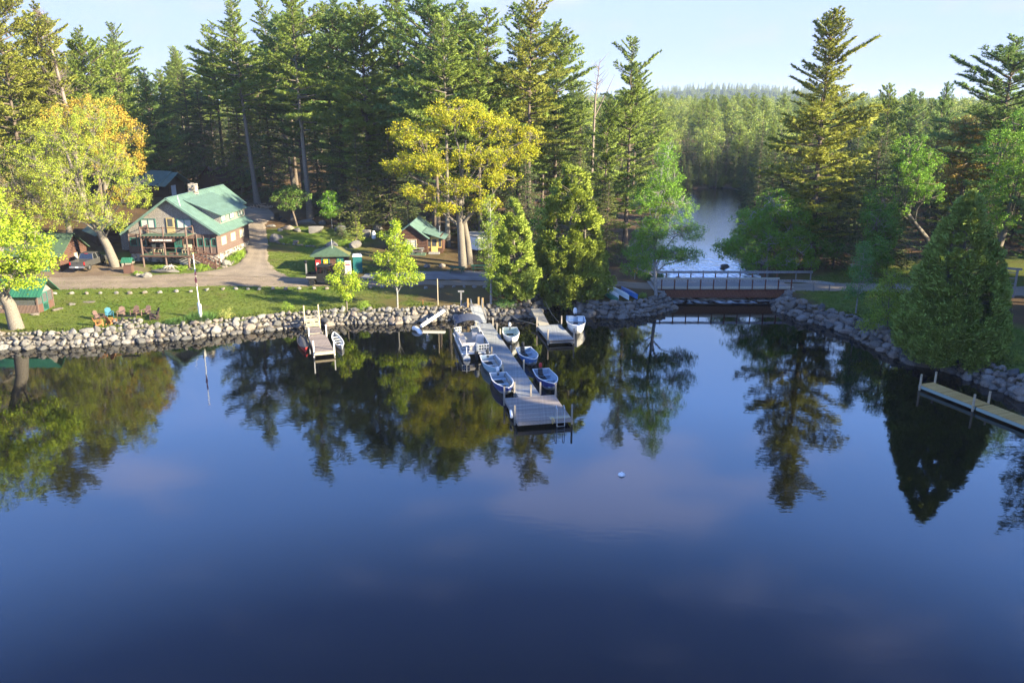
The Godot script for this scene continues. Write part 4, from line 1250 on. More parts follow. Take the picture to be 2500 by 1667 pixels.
	boulder("low rock ledge showing through the lawn behind the chairs", -45.4, -85.6, V(0.95, 0.16, 0.5), 0, 3, "lawn rocks", 2)
	boulder("little rock in the lawn beside the screened gazebo", -46.8, -84.6, V(0.4, 0.22, 0.3), 0, 2, "lawn rocks", 0)
	boulder("flat grey boulder behind the lodge near the back cabin", -55.0, -128, V(1.6, 0.5, 0.9), 0, 0, "lodge yard boulders", 3)
	boulder("pale stepping stone at the gazebo door", -47.3, -83.0, V(0.75, 0.14, 0.45), 70, 3, "lawn rocks", 1)
	boulder("flat stone under the near corner of the gazebo", -48.7, -81.0, V(0.7, 0.16, 0.35), 0, 3, "lawn rocks", 3)
	# rubble that borders the garden beds
	rng.seed = 33
	for q in [["row of small stones edging the front garden bed", [V2(-33, -114.4), V2(-29, -113.4), V2(-26.6, -112.7), V2(-23.2, -112.8)], 26, "bed edging"], ["row of small stones edging the lodge flower bed", [V2(-40.3, -100.2), V2(-38, -100.6), V2(-36.2, -102.2), V2(-35.9, -104.6)], 22, "bed edging"]]:
		var o := thing("stone_edging", q[0], "edging", Vector3.ZERO, 0.0, q[3])
		for p in resample_to(q[1], q[2]):
			var s := rr(0.10, 0.24)
			put_stone(o, on_ground(p.x + rr(-0.2, 0.2), p.y + rr(-0.2, 0.2), 0.06), V(s * 1.3, s * 0.8, s))

# ---------------------------------------------------------------- buildings
func wood_tex() -> NoiseTexture2D:
	return noise_tex("wood", 256, 0.03, 0.62, 1.0, 4, 71)

func make_mats() -> void:
	var w := wood_tex()
	mat("log_red", lin(0.155, 0.083, 0.062), 0.75, w, V(0.6, 4.0, 4.0))
	mat("log_red_v", lin(0.19, 0.13, 0.11), 0.75, w, V(4.0, 0.6, 4.0))
	mat("log_brown", lin(0.135, 0.070, 0.048), 0.75, w, V(0.6, 4.0, 4.0))
	mat("trim_brown", lin(0.165, 0.09, 0.068), 0.7, w, V(2, 2, 2))
	mat("shingle", lin(0.46, 0.42, 0.38), 0.95, noise_tex("shingle", 256, 0.09, 0.35, 1.0, 2, 72), V(0.30, 0.45, 0.30))
	mat("roof_teal", lin(0.135, 0.225, 0.19), 0.5, noise_tex("roof_stain", 256, 0.012, 0.78, 1.0, 4, 73), V(0.25, 0.25, 0.25), false, null, 1.0, 0.0, 0.5)
	mat("roof_green", lin(0.03, 0.155, 0.09), 0.45, noise_tex("roof_stain", 256, 0.012, 0.78, 1.0), V(0.25, 0.25, 0.25), false, null, 1.0, 0.0, 0.5)
	mat("roof_dull", lin(0.075, 0.125, 0.075), 0.7, noise_tex("roof_stain", 256, 0.012, 0.78, 1.0), V(0.5, 0.5, 0.5))
	mat("roof_moss", lin(0.17, 0.17, 0.06), 0.9, noise_tex("roof_stain", 256, 0.012, 0.78, 1.0), V(0.6, 0.6, 0.6))
	mat("teal_paint", lin(0.03, 0.13, 0.105), 0.5)
	mat("deck_green", lin(0.14, 0.22, 0.15), 0.8, w, V(1, 1, 4))
	mat("white_paint", lin(0.72, 0.71, 0.68), 0.5)
	mat("curtain", lin(0.40, 0.39, 0.37), 0.9)
	mat("yellow_paint", lin(0.58, 0.40, 0.13), 0.6)
	mat("olive_wood", lin(0.34, 0.27, 0.13), 0.7)
	mat("screen", lin(0.06, 0.065, 0.07), 0.25)
	var gl := mat("glass", Color(0.75, 0.85, 0.85, 0.2), 0.03, null, Vector3.ONE, false, null, 1.0, 0.0, 0.5)
	gl.transparency = BaseMaterial3D.TRANSPARENCY_ALPHA
	mat("concrete", lin(0.42, 0.41, 0.39), 0.9, noise_tex("stone", 512, 0.02, 0.62, 1.0), V(0.6, 0.6, 0.6))
	mat("mortar", lin(0.33, 0.30, 0.26), 0.95)
	mat("grey_wood", lin(0.30, 0.295, 0.285), 0.85, w, V(4, 4, 0.5))
	mat("black", lin(0.015, 0.015, 0.016), 0.5)
	mat("black_plastic", lin(0.022, 0.023, 0.026), 0.45)
	mat("rubber", lin(0.02, 0.02, 0.02), 0.85)
	mat("steel", lin(0.55, 0.56, 0.58), 0.35, null, Vector3.ONE, false, null, 1.0, 0.9)
	mat("red_paint", lin(0.36, 0.03, 0.028), 0.45)
	mat("rust", lin(0.27, 0.10, 0.062), 0.85, noise_tex("rust", 256, 0.03, 0.45, 1.0, 4, 74), V(2.2, 0.25, 2.2))
	mat("galvanized", lin(0.40, 0.42, 0.44), 0.45, noise_tex("roof_stain", 256, 0.012, 0.78, 1.0), V(1, 1, 1), false, null, 1.0, 0.6)
	mat("new_wood", lin(0.52, 0.36, 0.16), 0.8, w, V(1, 4, 4))
	mat("cream_wood", lin(0.62, 0.53, 0.36), 0.8, w, V(1, 3, 3))

# horizontal log wall from a to b (x/z in local space), rounded courses
func log_wall(m: MB, a: Vector3, b: Vector3, h: float, r: float, out: Vector3) -> void:
	var y := r
	while y < h:
		m.tube([a + V(0, y, 0) + out * r * 0.2, b + V(0, y, 0) + out * r * 0.2], [r, r], 8, true)
		y += r * 1.8

# vertical half logs between a and b
func palisade(m: MB, a: Vector3, b: Vector3, h: float, r: float) -> void:
	var n := int(a.distance_to(b) / (r * 1.9))
	for i in n + 1:
		var p := a.lerp(b, float(i) / n)
		m.tube([p, p + V(0, h, 0)], [r, r], 6, true)

# a window set proud of a wall: frame part with a pane behind as sub-part. bas: x along the wall, z outwards
func window(o: Node, ce: Vector3, w: float, h: float, bas: Basis, frame: Material, pane: Material, cols := 2, rows := 1, called := "window") -> MeshInstance3D:
	var m := MB.new()
	var t := 0.09
	for s in [-1, 1]:
		m.box(ce + bas * V(s * (w * 0.5 - t * 0.5), 0, 0.05), V(t, h, 0.1), bas)
		m.box(ce + bas * V(0, s * (h * 0.5 - t * 0.5), 0.05), V(w - t * 2, t, 0.1), bas)
	for i in range(1, cols): m.box(ce + bas * V(-w * 0.5 + w * i / cols, 0, 0.045), V(0.07, h - t * 2, 0.07), bas)
	for i in range(1, rows): m.box(ce + bas * V(0, -h * 0.5 + h * i / rows, 0.043), V(w - t * 2, 0.035, 0.05), bas)
	var f := part(o, called, m, frame)
	part(f, "pane", box(ce + bas * V(0, 0, 0.008), V(w - t * 1.6, h - t * 1.6, 0.05), bas), pane)
	return f

func roof_plane(o: Node, a: Vector3, b: Vector3, c: Vector3, d: Vector3, t: float, m: Material, ribs := 0, called := "roof") -> MeshInstance3D:
	# a, b along the ridge; c below b, d below a
	var q := MB.new()
	q.slab(a, b, c, d, t)
	for i in range(1, ribs):
		var k := float(i) / ribs
		q.beam(a.lerp(b, k) + V(0, 0.015, 0), d.lerp(c, k) + V(0, 0.015, 0), 0.035, 0.05)
	return part(o, called, q, m)

func make_lodge() -> void:
	var o := thing("lodge", "two-storey shingled lodge with green metal roof, stone foundation and log porch", "building", V(-43.0, 2.3, -103.2), -3.2)
	var hw := 5.7
	var dep := 10.8
	var front := Basis.IDENTITY
	var right := Basis(Vector3.UP, PI / 2)
	# foundation with stones
	part(o, "foundation", box(V(0, 0.45, -dep * 0.5), V(hw * 2 - 0.1, 2.3, dep - 0.1)), M.mortar)
	rng.seed = 52
	for i in 150:
		var s := rr(0.13, 0.24)
		if i < 92:
			put_stone(o, V(rr(-hw, hw), rr(0.1, 1.5), -0.02), V(s * 1.4, s, 0.10), "foundation_stone")
		else:
			put_stone(o, V(hw, rr(0.4, 1.5), rr(-dep, 0)), V(0.10, s, s * 1.3), "foundation_stone")
	# lower walls: upright half logs
	var lw := MB.new()
	palisade(lw, V(-hw, 1.55, 0), V(-3.05, 1.55, 0), 0.95, 0.085)
	palisade(lw, V(2.85, 1.55, 0), V(hw, 1.55, 0), 0.95, 0.085)
	palisade(lw, V(-hw, 3.55, 0), V(hw, 3.55, 0), 0.5, 0.085)
	palisade(lw, V(hw, 1.55, 0), V(hw, 1.55, -dep), 2.55, 0.085)
	palisade(lw, V(-hw, 1.55, 0), V(-hw, 1.55, -dep), 2.55, 0.085)
	part(o, "log_wall", lw, M.log_red_v)
	# the front is a deep screened porch: real room behind, with floor, ceiling and an inner log wall
	part(o, "wall", box(V(0, 2.8, -dep * 0.5 - 1.3), V(hw * 2 - 0.2, 2.4, dep - 2.8)), M.log_brown)
	part(o, "floor", box(V(0, 1.57, -1.4), V(hw * 2 - 0.2, 0.08, 2.7)), M.deck_green)
	part(o, "ceiling", box(V(0, 4.0, -dep * 0.5), V(hw * 2 - 0.14, 0.08, dep - 0.3)), M.trim_brown)
	var cols_ := mat("fly_screen", Color(0.22, 0.23, 0.23, 0.45), 0.7)
	cols_.transparency = BaseMaterial3D.TRANSPARENCY_ALPHA
	var posts := MB.new()
	for x in [-hw, -4.55, -3.4, 3.1, 4.0, 4.85, hw]: posts.tube([V(x, 1.55, 0.03), V(x, 4.05, 0.03)], [0.11, 0.11], 7)
	part(o, "wall_post", posts, M.log_red_v)
	part(o, "sill", box(V(0, 1.58, 0.05), V(hw * 2 + 0.1, 0.12, 0.22)), M.trim_brown)
	# screened porch openings along the front
	for w in [[-5.1, 0.95], [-3.95, 0.95], [-2.2, 1.4], [2.0, 1.5], [3.55, 0.75], [4.45, 0.7], [5.3, 0.7]]:
		window(o, V(w[0], 3.02, 0.0), w[1], 1.05, front, M.teal_paint if absf(w[0]) > 3 else M.trim_brown, cols_, 1, 1)
	var dr := part(o, "door", box(V(0.75, 2.72, 0.03), V(1.15, 1.95, 0.08)), M.teal_paint)
	part(dr, "pane", box(V(0.75, 3.1, 0.06), V(0.7, 0.8, 0.06)), M.screen)
	var mu := MB.new()
	for k in 3: mu.box(V(0.5 + k * 0.25, 3.1, 0.1), V(0.04, 0.8, 0.03))
	for k in 3: mu.box(V(0.75, 2.85 + k * 0.25, 0.1), V(0.7, 0.04, 0.028))
	part(dr, "muntin", mu, M.teal_paint)
	# gable end of wood shingles in courses
	var ridge := 8.6
	var slope := 0.69
	var gb := MB.new()
	var y := 4.0
	while y < ridge - 0.3:
		var half := minf(hw, (ridge - y) / slope - 0.12)
		gb.prism([V(-half, y, 0.0), V(half, y, 0.0), V(maxf(0.05, half - 0.16 / slope), y + 0.17, -0.03), V(-maxf(0.05, half - 0.16 / slope), y + 0.17, -0.03)], V(0, 0, -0.1))
		y += 0.165
	part(o, "gable", gb, M.shingle)
	var vent := part(o, "vent", box(V(-0.05, 7.35, 0.03), V(0.95, 0.85, 0.07)), M.shingle)
	for wx in [-2.9, 1.75]:
		var f := window(o, V(wx, 5.35, 0.02), 1.9, 1.2, front, M.teal_paint, M.curtain, 2, 1)
		f.set_meta("label", "teal window with white curtains")
	var ud := part(o, "door", box(V(-0.05, 5.08, 0.06), V(1.0, 2.0, 0.1)), M.olive_wood)
	part(ud, "pane", box(V(-0.05, 5.5, 0.09), V(0.62, 0.95, 0.08)), M.screen)
	# main roof
	var e := 6.45
	var ye := ridge - slope * e
	var z0 := 0.65
	var z1 := -11.3
	roof_plane(o, V(0, ridge, z0), V(0, ridge, z1), V(-e, ye, z1), V(-e, ye, z0), 0.12, M.roof_teal, 28)
	roof_plane(o, V(0, ridge + 0.002, z0), V(0, ridge + 0.002, z1), V(e, ye, z1), V(e, ye, z0), 0.12, M.roof_teal, 28)
	part(o, "ridge_cap", _beam(V(0, ridge + 0.03, z0 + 0.02), V(0, ridge + 0.03, -17.4), 0.3, 0.05), M.roof_teal)
	var fa := MB.new()
	for s in [-1, 1]:
		fa.beam(V(s * 0.05, ridge - 0.12, z0 + 0.03), V(s * e, ye - 0.12, z0 + 0.03), 0.05, 0.26)
	part(o, "fascia", fa, M.roof_teal)
	# shed dormer on the right slope
	var dz0 := -2.7
	var dz1 := -10.9
	var dt := V(0.9, ridge - slope * 0.9 + 0.16, 0)
	var de := V(5.75, 6.15, 0)
	roof_plane(o, dt + V(0, 0, dz0 + 0.5), dt + V(0, 0, dz1 - 0.5), de + V(0, 0, dz1 - 0.5), de + V(0, 0, dz0 + 0.5), 0.12, M.roof_teal, 18, "dormer_roof")
	var dw := MB.new()
	var ym := func(x: float) -> float: return ridge - slope * x
	var yd := func(x: float) -> float: return dt.y - 0.12 + (de.y - dt.y) * (x - 0.9) / (5.75 - 0.9)
	dw.prism([V(1.2, ym.call(1.2), dz0), V(5.25, ym.call(5.25), dz0), V(5.25, yd.call(5.25), dz0), V(1.2, yd.call(1.2), dz0)], V(0, 0, dz1 - dz0))
	part(o, "dormer_wall", dw, M.shingle)
	for k in 3: window(o, V(5.27, 5.62, -3.6 - k * 2.9), 1.5, 0.9, right, M.teal_paint, M.curtain, 2, 1)
	# rear section
	var rw := MB.new()
	rw.prism([V(-3, 1, -10.8), V(3, 1, -10.8), V(3, 6.1, -10.8), V(0, ridge - 0.15, -10.8), V(-3, 6.1, -10.8)], V(0, 0, -6.2))
	part(o, "rear_wall", rw, M.shingle)
	roof_plane(o, V(0, ridge + 0.01, -11.31), V(0, ridge + 0.01, -17.5), V(-3.3, 5.95, -17.5), V(-3.3, 5.95, -11.31), 0.12, M.roof_teal, 14)
	roof_plane(o, V(0, ridge + 0.012, -11.31), V(0, ridge + 0.012, -17.5), V(3.3, 5.95, -17.5), V(3.3, 5.95, -11.31), 0.12, M.roof_teal, 14)
	# left wing
	part(o, "wing_wall", box(V(-7.6, 2.3, -7.2), V(3.8, 3.4, 4.5)), M.shingle)
	part(o, "wing_door", box(V(-7.7, 2.6, -4.9), V(1.2, 2.2, 0.1)), M.teal_paint)
	roof_plane(o, V(-5.4, 5.0, -4.4), V(-5.4, 5.0, -10), V(-10, 4.0, -10), V(-10, 4.0, -4.4), 0.1, M.roof_teal, 10)
	# right side windows and skirting
	for k in 3: window(o, V(hw + 0.06, 3.0, -1.9 - k * 3.1), 1.5, 1.05, right, M.cream_wood, M.curtain, 3, 1)
	# chimney
	var ch := part(o, "chimney", box(V(0.0, 8.9, -7.4), V(0.95, 1.5, 0.85)), M.mortar)
	rng.seed = 53
	for i in 34:
		var s := rr(0.13, 0.2)
		var q: Vector3 = [V(rr(-0.45, 0.45), rr(8.4, 9.6), -6.97), V(0.48, rr(8.2, 9.6), rr(-7.8, -7.0)), V(-0.48, rr(8.4, 9.6), rr(-7.8, -7.0)), V(rr(-0.4, 0.4), 9.64, rr(-7.7, -7.1))][i % 4]
		put_stone(ch, q, V(s * 1.3, s * 0.7, s * 1.1))
	# porch
	var pd := MB.new()
	for k in 40: pd.box(V(-0.1, 1.74, 0.08 + k * 0.058), V(6.2, 0.035, 0.054))
	part(o, "porch_floor", pd, M.deck_green)
	part(o, "porch_beam", _beam(V(-3.3, 1.62, 2.32), V(3.2, 1.62, 2.32), 0.16, 0.18), M.log_red)
	var ub := MB.new()
	for k in 40: ub.box(V(-0.1, 4.14, 0.08 + k * 0.058), V(6.0, 0.035, 0.054))
	part(o, "balcony_floor", ub, M.deck_green)
	var ej := MB.new()
	for k in 13: ej.box(V(-2.9 + k * 0.47, 4.05, 1.3), V(0.09, 0.12, 2.4))
	part(o, "balcony_joist", ej, M.log_red)
	part(o, "porch_beam", _beam(V(-3.1, 3.92, 2.22), V(2.95, 3.92, 2.22), 0.15, 0.14), M.log_red)
	for x in [-3.0, -0.1, 2.8]:
		var p := MB.new()
		p.tube([V(x, -0.4, 2.2), V(x, 5.25, 2.2)], [0.13, 0.115], 8)
		part(o, "porch_post", p, M.log_red_v)
		var br := MB.new()
		for s in [-1, 1]:
			if absf(x + s * 0.6) < 3.1: br.beam(V(x, 3.35, 2.2), V(x + s * 0.55, 3.86, 2.2), 0.08, 0.08)
		part(o, "porch_brace", br, M.log_red)
	for x in [-3.0, 2.8]:
		var p := MB.new()
		p.tube([V(x, 4.1, 0.2), V(x, 5.25, 0.2)], [0.1, 0.1], 7)
		part(o, "balcony_post", p, M.log_red_v)
	var rl := MB.new()
	rl.tube([V(-3.0, 5.12, 2.2), V(2.8, 5.12, 2.2)], [0.05, 0.05], 6)
	for s in [-3.0, 2.8]:
		rl.tube([V(s, 5.12, 0.2), V(s, 5.12, 2.2)], [0.05, 0.05], 6)
		rl.tube([V(s, 4.3, 0.3), V(s, 5.1, 2.1)], [0.04, 0.04], 6)
	rl.tube([V(-2.95, 5.02, 2.2), V(-0.2, 4.3, 2.2)], [0.04, 0.04], 6)
	rl.tube([V(2.75, 5.02, 2.2), V(0.0, 4.3, 2.2)], [0.04, 0.04], 6)
	part(o, "balcony_rail", rl, M.log_red)
	var lr := MB.new()
	lr.tube([V(-3.0, 2.62, 2.2), V(2.8, 2.62, 2.2)], [0.05, 0.05], 6)
	lr.tube([V(-3.0, 2.62, 0.2), V(-3.0, 2.62, 2.2)], [0.05, 0.05], 6)
	for x in [-1.55, 1.35]: lr.tube([V(x, 1.7, 2.2), V(x, 2.62, 2.2)], [0.05, 0.05], 6)
	for x in [-2.9, 2.7]: lr.beam(V(x, 2.6, 2.2), V(x + (0.7 if x < 0 else -0.7), 1.78, 2.2), 0.05, 0.07)
	part(o, "porch_rail", lr, M.log_red)
	# stairs to the right
	for s in [0.95, 2.05]:
		part(o, "stringer", _beam(V(2.9, 1.66, s), V(6.2, 0.05, s), 0.06, 0.26), M.trim_brown)
	for k in 9:
		part(o, "stair_tread", box(V(3.1 + k * 0.36, 1.6 - k * 0.176, 1.5), V(0.32, 0.05, 1.1)), M.trim_brown)
	for s in [0.95, 2.05]:
		var hr := MB.new()
		for hgt in [0.55, 0.95]: hr.beam(V(2.95, 1.75 + hgt, s), V(6.2, 0.15 + hgt, s), 0.07, 0.09)
		for k in 3: hr.box(V(2.95 + k * 1.6, 2.1 - k * 0.79, s), V(0.12, 1.3, 0.12))
		part(o, "stair_rail", hr, M.log_red)
	# sign with lettering
	var sg := MB.new()
	sg.prism([V(-2.0, 3.62, 2.33), V(-1.8, 3.40, 2.33), V(1.3, 3.40, 2.33), V(1.5, 3.62, 2.33), V(1.3, 3.84, 2.33), V(-1.8, 3.84, 2.33)], V(0, 0, 0.05))
	var sn := part(o, "sign", sg, M.log_brown)
	sn.set_meta("label", "dark wood sign reading NICATOUS-LODGE")
	var tm := TextMesh.new()
	tm.text = "NICATOUS-LODGE"
	var sf := SystemFont.new()
	sf.font_names = PackedStringArray(["Droid Sans"])
	sf.font_weight = 700
	tm.font = sf
	tm.font_size = 64
	tm.pixel_size = 0.0046
	tm.depth = 0.02
	var tx := part(sn, "lettering", tm, M.white_paint)
	tx.position = V(-0.25, 3.62, 2.392)
	part(o, "antenna", _beam(V(1.6, 7.6, 0.3), V(1.35, 8.9, 0.3), 0.035, 0.035), M.white_paint)
	part(o, "crate", box(V(1.5, 0.5, 0.45), V(1.25, 1.0, 0.5)), M.concrete)
	# things on the porch
	var ch0 := thing("porch_chair", "", "chair")
	var cs := MB.new()
	cs.box(V(0, 0.42, 0), V(0.5, 0.07, 0.5))
	part(ch0, "seat", cs, M.cream_wood)
	part(ch0, "backrest", box(V(0, 0.75, -0.24), V(0.5, 0.62, 0.05), Basis(V(1, 0, 0), -0.15)), M.cream_wood)
	for q in [[-0.22, -0.22], [0.22, -0.22], [-0.22, 0.22], [0.22, 0.22]]: part(ch0, "leg", box(V(q[0], 0.2, q[1]), V(0.04, 0.4, 0.04)), M.cream_wood)
	var xf := o.transform
	var cl := [[-2.3, "cream chair at the left end of the lodge porch"], [-1.35, "second cream chair from the left on the lodge porch"], [1.75, "cream chair right of the lodge porch door"], [2.4, "cream chair at the right end of the lodge porch"]]
	for i in 4:
		var p := xf * V(cl[i][0], 1.765, 0.75)
		if i == 0:
			ch0.position = p
			tag(ch0, cl[i][1], "chair", "cream chairs on the lodge porch")
		else:
			copy(ch0, p, rr(-15, 15), cl[i][1])
	for q in [[-1.2, "brown flower box on the lodge porch edge, left of the middle post"], [0.85, "brown flower box on the lodge porch edge, right of the middle post"]]:
		var p := xf * V(q[0], 1.765, 1.95)
		var f := thing("flower_box", q[1], "planter", p, -3.2, "flower boxes")
		part(f, "trough", box(V(0, 0.12, 0), V(1.1, 0.24, 0.26)), M.trim_brown)
		part(f, "soil", box(V(0, 0.245, 0), V(1.0, 0.03, 0.18)), mat("soil", lin(0.06, 0.045, 0.035), 0.95))

func _beam(a: Vector3, b: Vector3, w: float, h: float) -> MB:
	var m := MB.new()
	m.beam(a, b, w, h)
	return m

func gable_cabin(called: String, label: String, at: Vector3, turn: float, w: float, d: float, h: float, ridge_h: float, logm: Material, roofm: Material, ribs := 0) -> Node3D:
	# ridge runs along local z; front gable faces +z
	var o := thing(called, label, "cabin", at, turn)
	var m := MB.new()
	for s in [-1, 1]:
		log_wall(m, V(s * w * 0.5, -0.1, 0.1), V(s * w * 0.5, -0.1, -d - 0.1), h, 0.11, V(s, 0, 0))
	var y := 0.0
	while y < ridge_h - 0.25:
		var half := w * 0.5 + 0.1
		if y > h: half = (w * 0.5) * (ridge_h - y) / (ridge_h - h) - 0.05
		if half > 0.1:
			m.tube([V(-half, y, 0), V(half, y, 0)], [0.11, 0.11], 8)
			m.tube([V(-half, y, -d), V(half, y, -d)], [0.11, 0.11], 8)
		y += 0.198
	part(o, "log_wall", m, logm)
	part(o, "inner_wall", box(V(0, h * 0.5, -d * 0.5), V(w - 0.1, h - 0.1, d - 0.1)), logm)
	var gi := MB.new()
	gi.prism([V(-w * 0.5, h, -0.03), V(w * 0.5, h, -0.03), V(0, ridge_h - 0.1, -0.03)], V(0, 0, -d + 0.06))
	part(o, "gable", gi, logm)
	var k := (ridge_h - h) / (w * 0.5)
	var e := w * 0.5 + 0.45
	for s in [-1, 1]:
		roof_plane(o, V(0, ridge_h + 0.06 + s * 0.001, 0.5), V(0, ridge_h + 0.06 + s * 0.001, -d - 0.5), V(s * e, ridge_h + 0.06 - k * e, -d - 0.5), V(s * e, ridge_h + 0.06 - k * e, 0.5), 0.1, roofm, ribs)
	return o

func make_cabins() -> void:
	# small log cabin in the middle
	var base := 2.42
	var o := gable_cabin("log_cabin", "small dark log cabin with green roof, white window and yellow door", V(-13.9, base, -111.6), -2.0, 4.4, 8.0, 2.35, 4.0, M.log_brown, M.roof_teal)
	window(o, V(0.05, 1.28, 0.12), 1.6, 1.35, Basis.IDENTITY, M.cream_wood, M.curtain, 2, 3).set_meta("label", "white curtained double window")
	var pw := MB.new()
	log_wall(pw, V(4.2, -0.1, -0.6), V(4.2, -0.1, -4), 2.0, 0.11, V(1, 0, 0))
	log_wall(pw, V(2.4, -0.1, -0.6), V(4.2, -0.1, -0.6), 0.75, 0.11, V(0, 0, 1))
	part(o, "porch_wall", pw, M.log_brown)
	part(o, "porch_room", box(V(3.25, 1.15, -2.4), V(1.7, 2.2, 3.4)), M.log_brown)
	part(o, "porch_frame", box(V(3.25, 1.1, -0.58), V(1.85, 2.2, 0.08)), M.yellow_paint)
	var dr := part(o, "door", box(V(3.2, 1.02, -0.5), V(0.9, 1.98, 0.08)), M.yellow_paint)
	part(dr, "pane", box(V(3.2, 1.4, -0.47), V(0.6, 0.95, 0.08)), M.screen)
	for x in [2.5, 3.98]: part(o, "window", box(V(x, 1.4, -0.53), V(0.34, 1.1, 0.06)), M.screen)
	roof_plane(o, V(1.7, 2.95, 0.1), V(1.7, 2.95, -5), V(4.75, 1.98, -5), V(4.75, 1.98, 0.1), 0.09, M.roof_teal)
	part(o, "stove_pipe", _beam(V(3.6, 2.2, -3.4), V(3.6, 3.3, -3.4), 0.12, 0.12), M.galvanized)
	part(o, "step", box(V(3.2, 0.05, 0.0), V(1.5, 0.22, 0.7)), M.concrete)
	var fd := MB.new()
	for k in 11: fd.box(V(0.55, 0.12, 0.25 + k * 0.125), V(3.2, 0.04, 0.115))
	fd.box(V(0.55, 0.0, 0.86), V(3.16, 0.2, 1.35))
	part(o, "deck", fd, M.deck_green)
	var tb := table_thing("picnic_bench", "weathered grey picnic table on the little deck of the log cabin", o.transform * V(1.05, 0.14, 0.95), -2.0, M.grey_wood, 1.7)
	# cabin behind the pickup
	var c2 := gable_cabin("log_cabin", "red log cabin with green roof and teal screen door behind the pickup truck", V(-55.2, 2.15, -101.8), 90.0, 6.4, 10.0, 2.4, 4.5, M.log_red, M.roof_dull)
	var f := Basis(Vector3.UP, -PI / 2)
	var d2 := part(c2, "door", box(V(-3.33, 1.05, -1.9), V(0.09, 2.15, 1.15)), M.teal_paint)
	d2.set_meta("label", "teal screen door")
	part(d2, "pane", box(V(-3.36, 1.25, -1.9), V(0.09, 1.3, 0.7)), M.screen)
	window(c2, V(-3.3, 1.35, -4.6), 1.0, 1.1, f, M.white_paint, M.screen, 2, 2)
	window(c2, V(0.4, 1.4, 0.12), 0.8, 1.2, Basis.IDENTITY, M.cream_wood, M.curtain, 1, 1)
	# cabins in the trees behind
	var c3 := gable_cabin("log_cabin", "dark log cabin with green roof and white door in the trees behind the lodge", V(-60.2, 6.4, -146.5), 60.0, 5.2, 8.0, 2.4, 4.4, M.log_brown, M.roof_teal)
	var cd := part(c3, "door", box(V(0.3, 1.0, 0.12), V(0.95, 2.0, 0.08)), M.white_paint)
	for x in [-1.9, 1.9]: part(c3, "porch_post", _beam(V(x, -0.3, 1.7), V(x, 2.5, 1.7), 0.12, 0.12), M.log_brown)
	roof_plane(c3, V(0, 4.3, 0.52), V(0, 4.3, 2.2), V(3.0, 2.1, 2.2), V(3.0, 2.1, 0.52), 0.08, M.roof_teal)
	roof_plane(c3, V(0, 4.302, 0.52), V(0, 4.302, 2.2), V(-3.0, 2.1, 2.2), V(-3.0, 2.1, 0.52), 0.08, M.roof_teal)
	var c4 := gable_cabin("log_cabin", "dark shingled cabin half hidden behind the lodge chimney", V(-55.3, 6.6, -152), -30.0, 5.6, 7.0, 2.3, 4.6, M.log_brown, M.log_brown)
	var c5 := gable_cabin("log_cabin", "low red log cabin far back between the pine trunks behind the lodge", V(-49.0, 6.9, -158), 75.0, 4.6, 8.0, 2.2, 3.6, M.log_red, M.roof_dull)
	window(c5, V(-2.35, 1.3, -3), 0.9, 0.9, f, M.white_paint, M.screen, 2, 1)
	var c6 := gable_cabin("log_cabin", "dark log cabin between the big maple and the lodge", V(-54.2, 2.9, -112), 40.0, 5.0, 6.0, 2.4, 4.0, M.log_brown, M.roof_teal)
	# screened gazebo
	var g := thing("gazebo", "screened gazebo with bright green ribbed roof and red log half walls", "gazebo", V(-48.6, 1.28, -81.5), 0.0)
	var len_ := 6.4
	var dp := 2.9
	part(g, "floor", box(V(-len_ * 0.5, 0.1, -dp * 0.5), V(len_, 0.2, dp)), M.trim_brown)
	var hl := MB.new()
	palisade(hl, V(-len_, 0.2, 0), V(-0.1, 0.2, 0), 0.85, 0.075)
	part(g, "half_wall", hl, M.log_red_v)
	var hr := MB.new()
	hr.box(V(0.0, 0.62, -0.5), V(0.1, 0.85, 0.9))
	hr.box(V(0.0, 0.62, -2.4), V(0.1, 0.85, 0.9))
	part(g, "half_wall", hr, M.trim_brown)
	for q in [[0, 0], [0, -dp], [-len_, 0], [-len_, -dp], [-3.2, 0]]:
		part(g, "post", _beam(V(q[0], 0.1, q[1]), V(q[0], 2.1, q[1]), 0.15, 0.15), M.log_red_v)
	var sc := mat("mesh_screen", Color(0.35, 0.36, 0.36, 0.62), 0.7)
	sc.transparency = BaseMaterial3D.TRANSPARENCY_ALPHA
	for i in 2: part(g, "screen", box(V(-1.6 - 3.2 * i, 1.55, 0.0), V(3.0, 1.0, 0.02)), sc)
	part(g, "screen", box(V(0, 1.55, -0.5), V(0.02, 1.0, 0.85)), sc)
	part(g, "screen", box(V(0, 1.55, -2.4), V(0.02, 1.0, 0.85)), sc)
	part(g, "screen", box(V(-len_ * 0.5, 1.55, -dp), V(len_, 1.0, 0.02)), sc)
	var gd := MB.new()
	for z in [-1.02, -1.88]: gd.box(V(0.02, 1.15, z), V(0.06, 1.9, 0.09))
	for yy in [0.25, 1.05, 2.08]: gd.box(V(0.02, yy, -1.45), V(0.055, 0.1, 0.78))
	for z in [-1.25, -1.45, -1.65]: gd.box(V(0.02, 0.65, z), V(0.04, 0.72, 0.05))
	var gdp := part(g, "door", gd, M.teal_paint)
	part(gdp, "screen", box(V(0, 1.55, -1.45), V(0.02, 0.95, 0.78)), sc)
	var gw := MB.new()
	gw.prism([V(0, 2.1, 0), V(0, 2.1, -dp), V(0, 3.35, -dp * 0.5)], V(-0.1, 0, 0))
	part(g, "gable", gw, M.shingle)
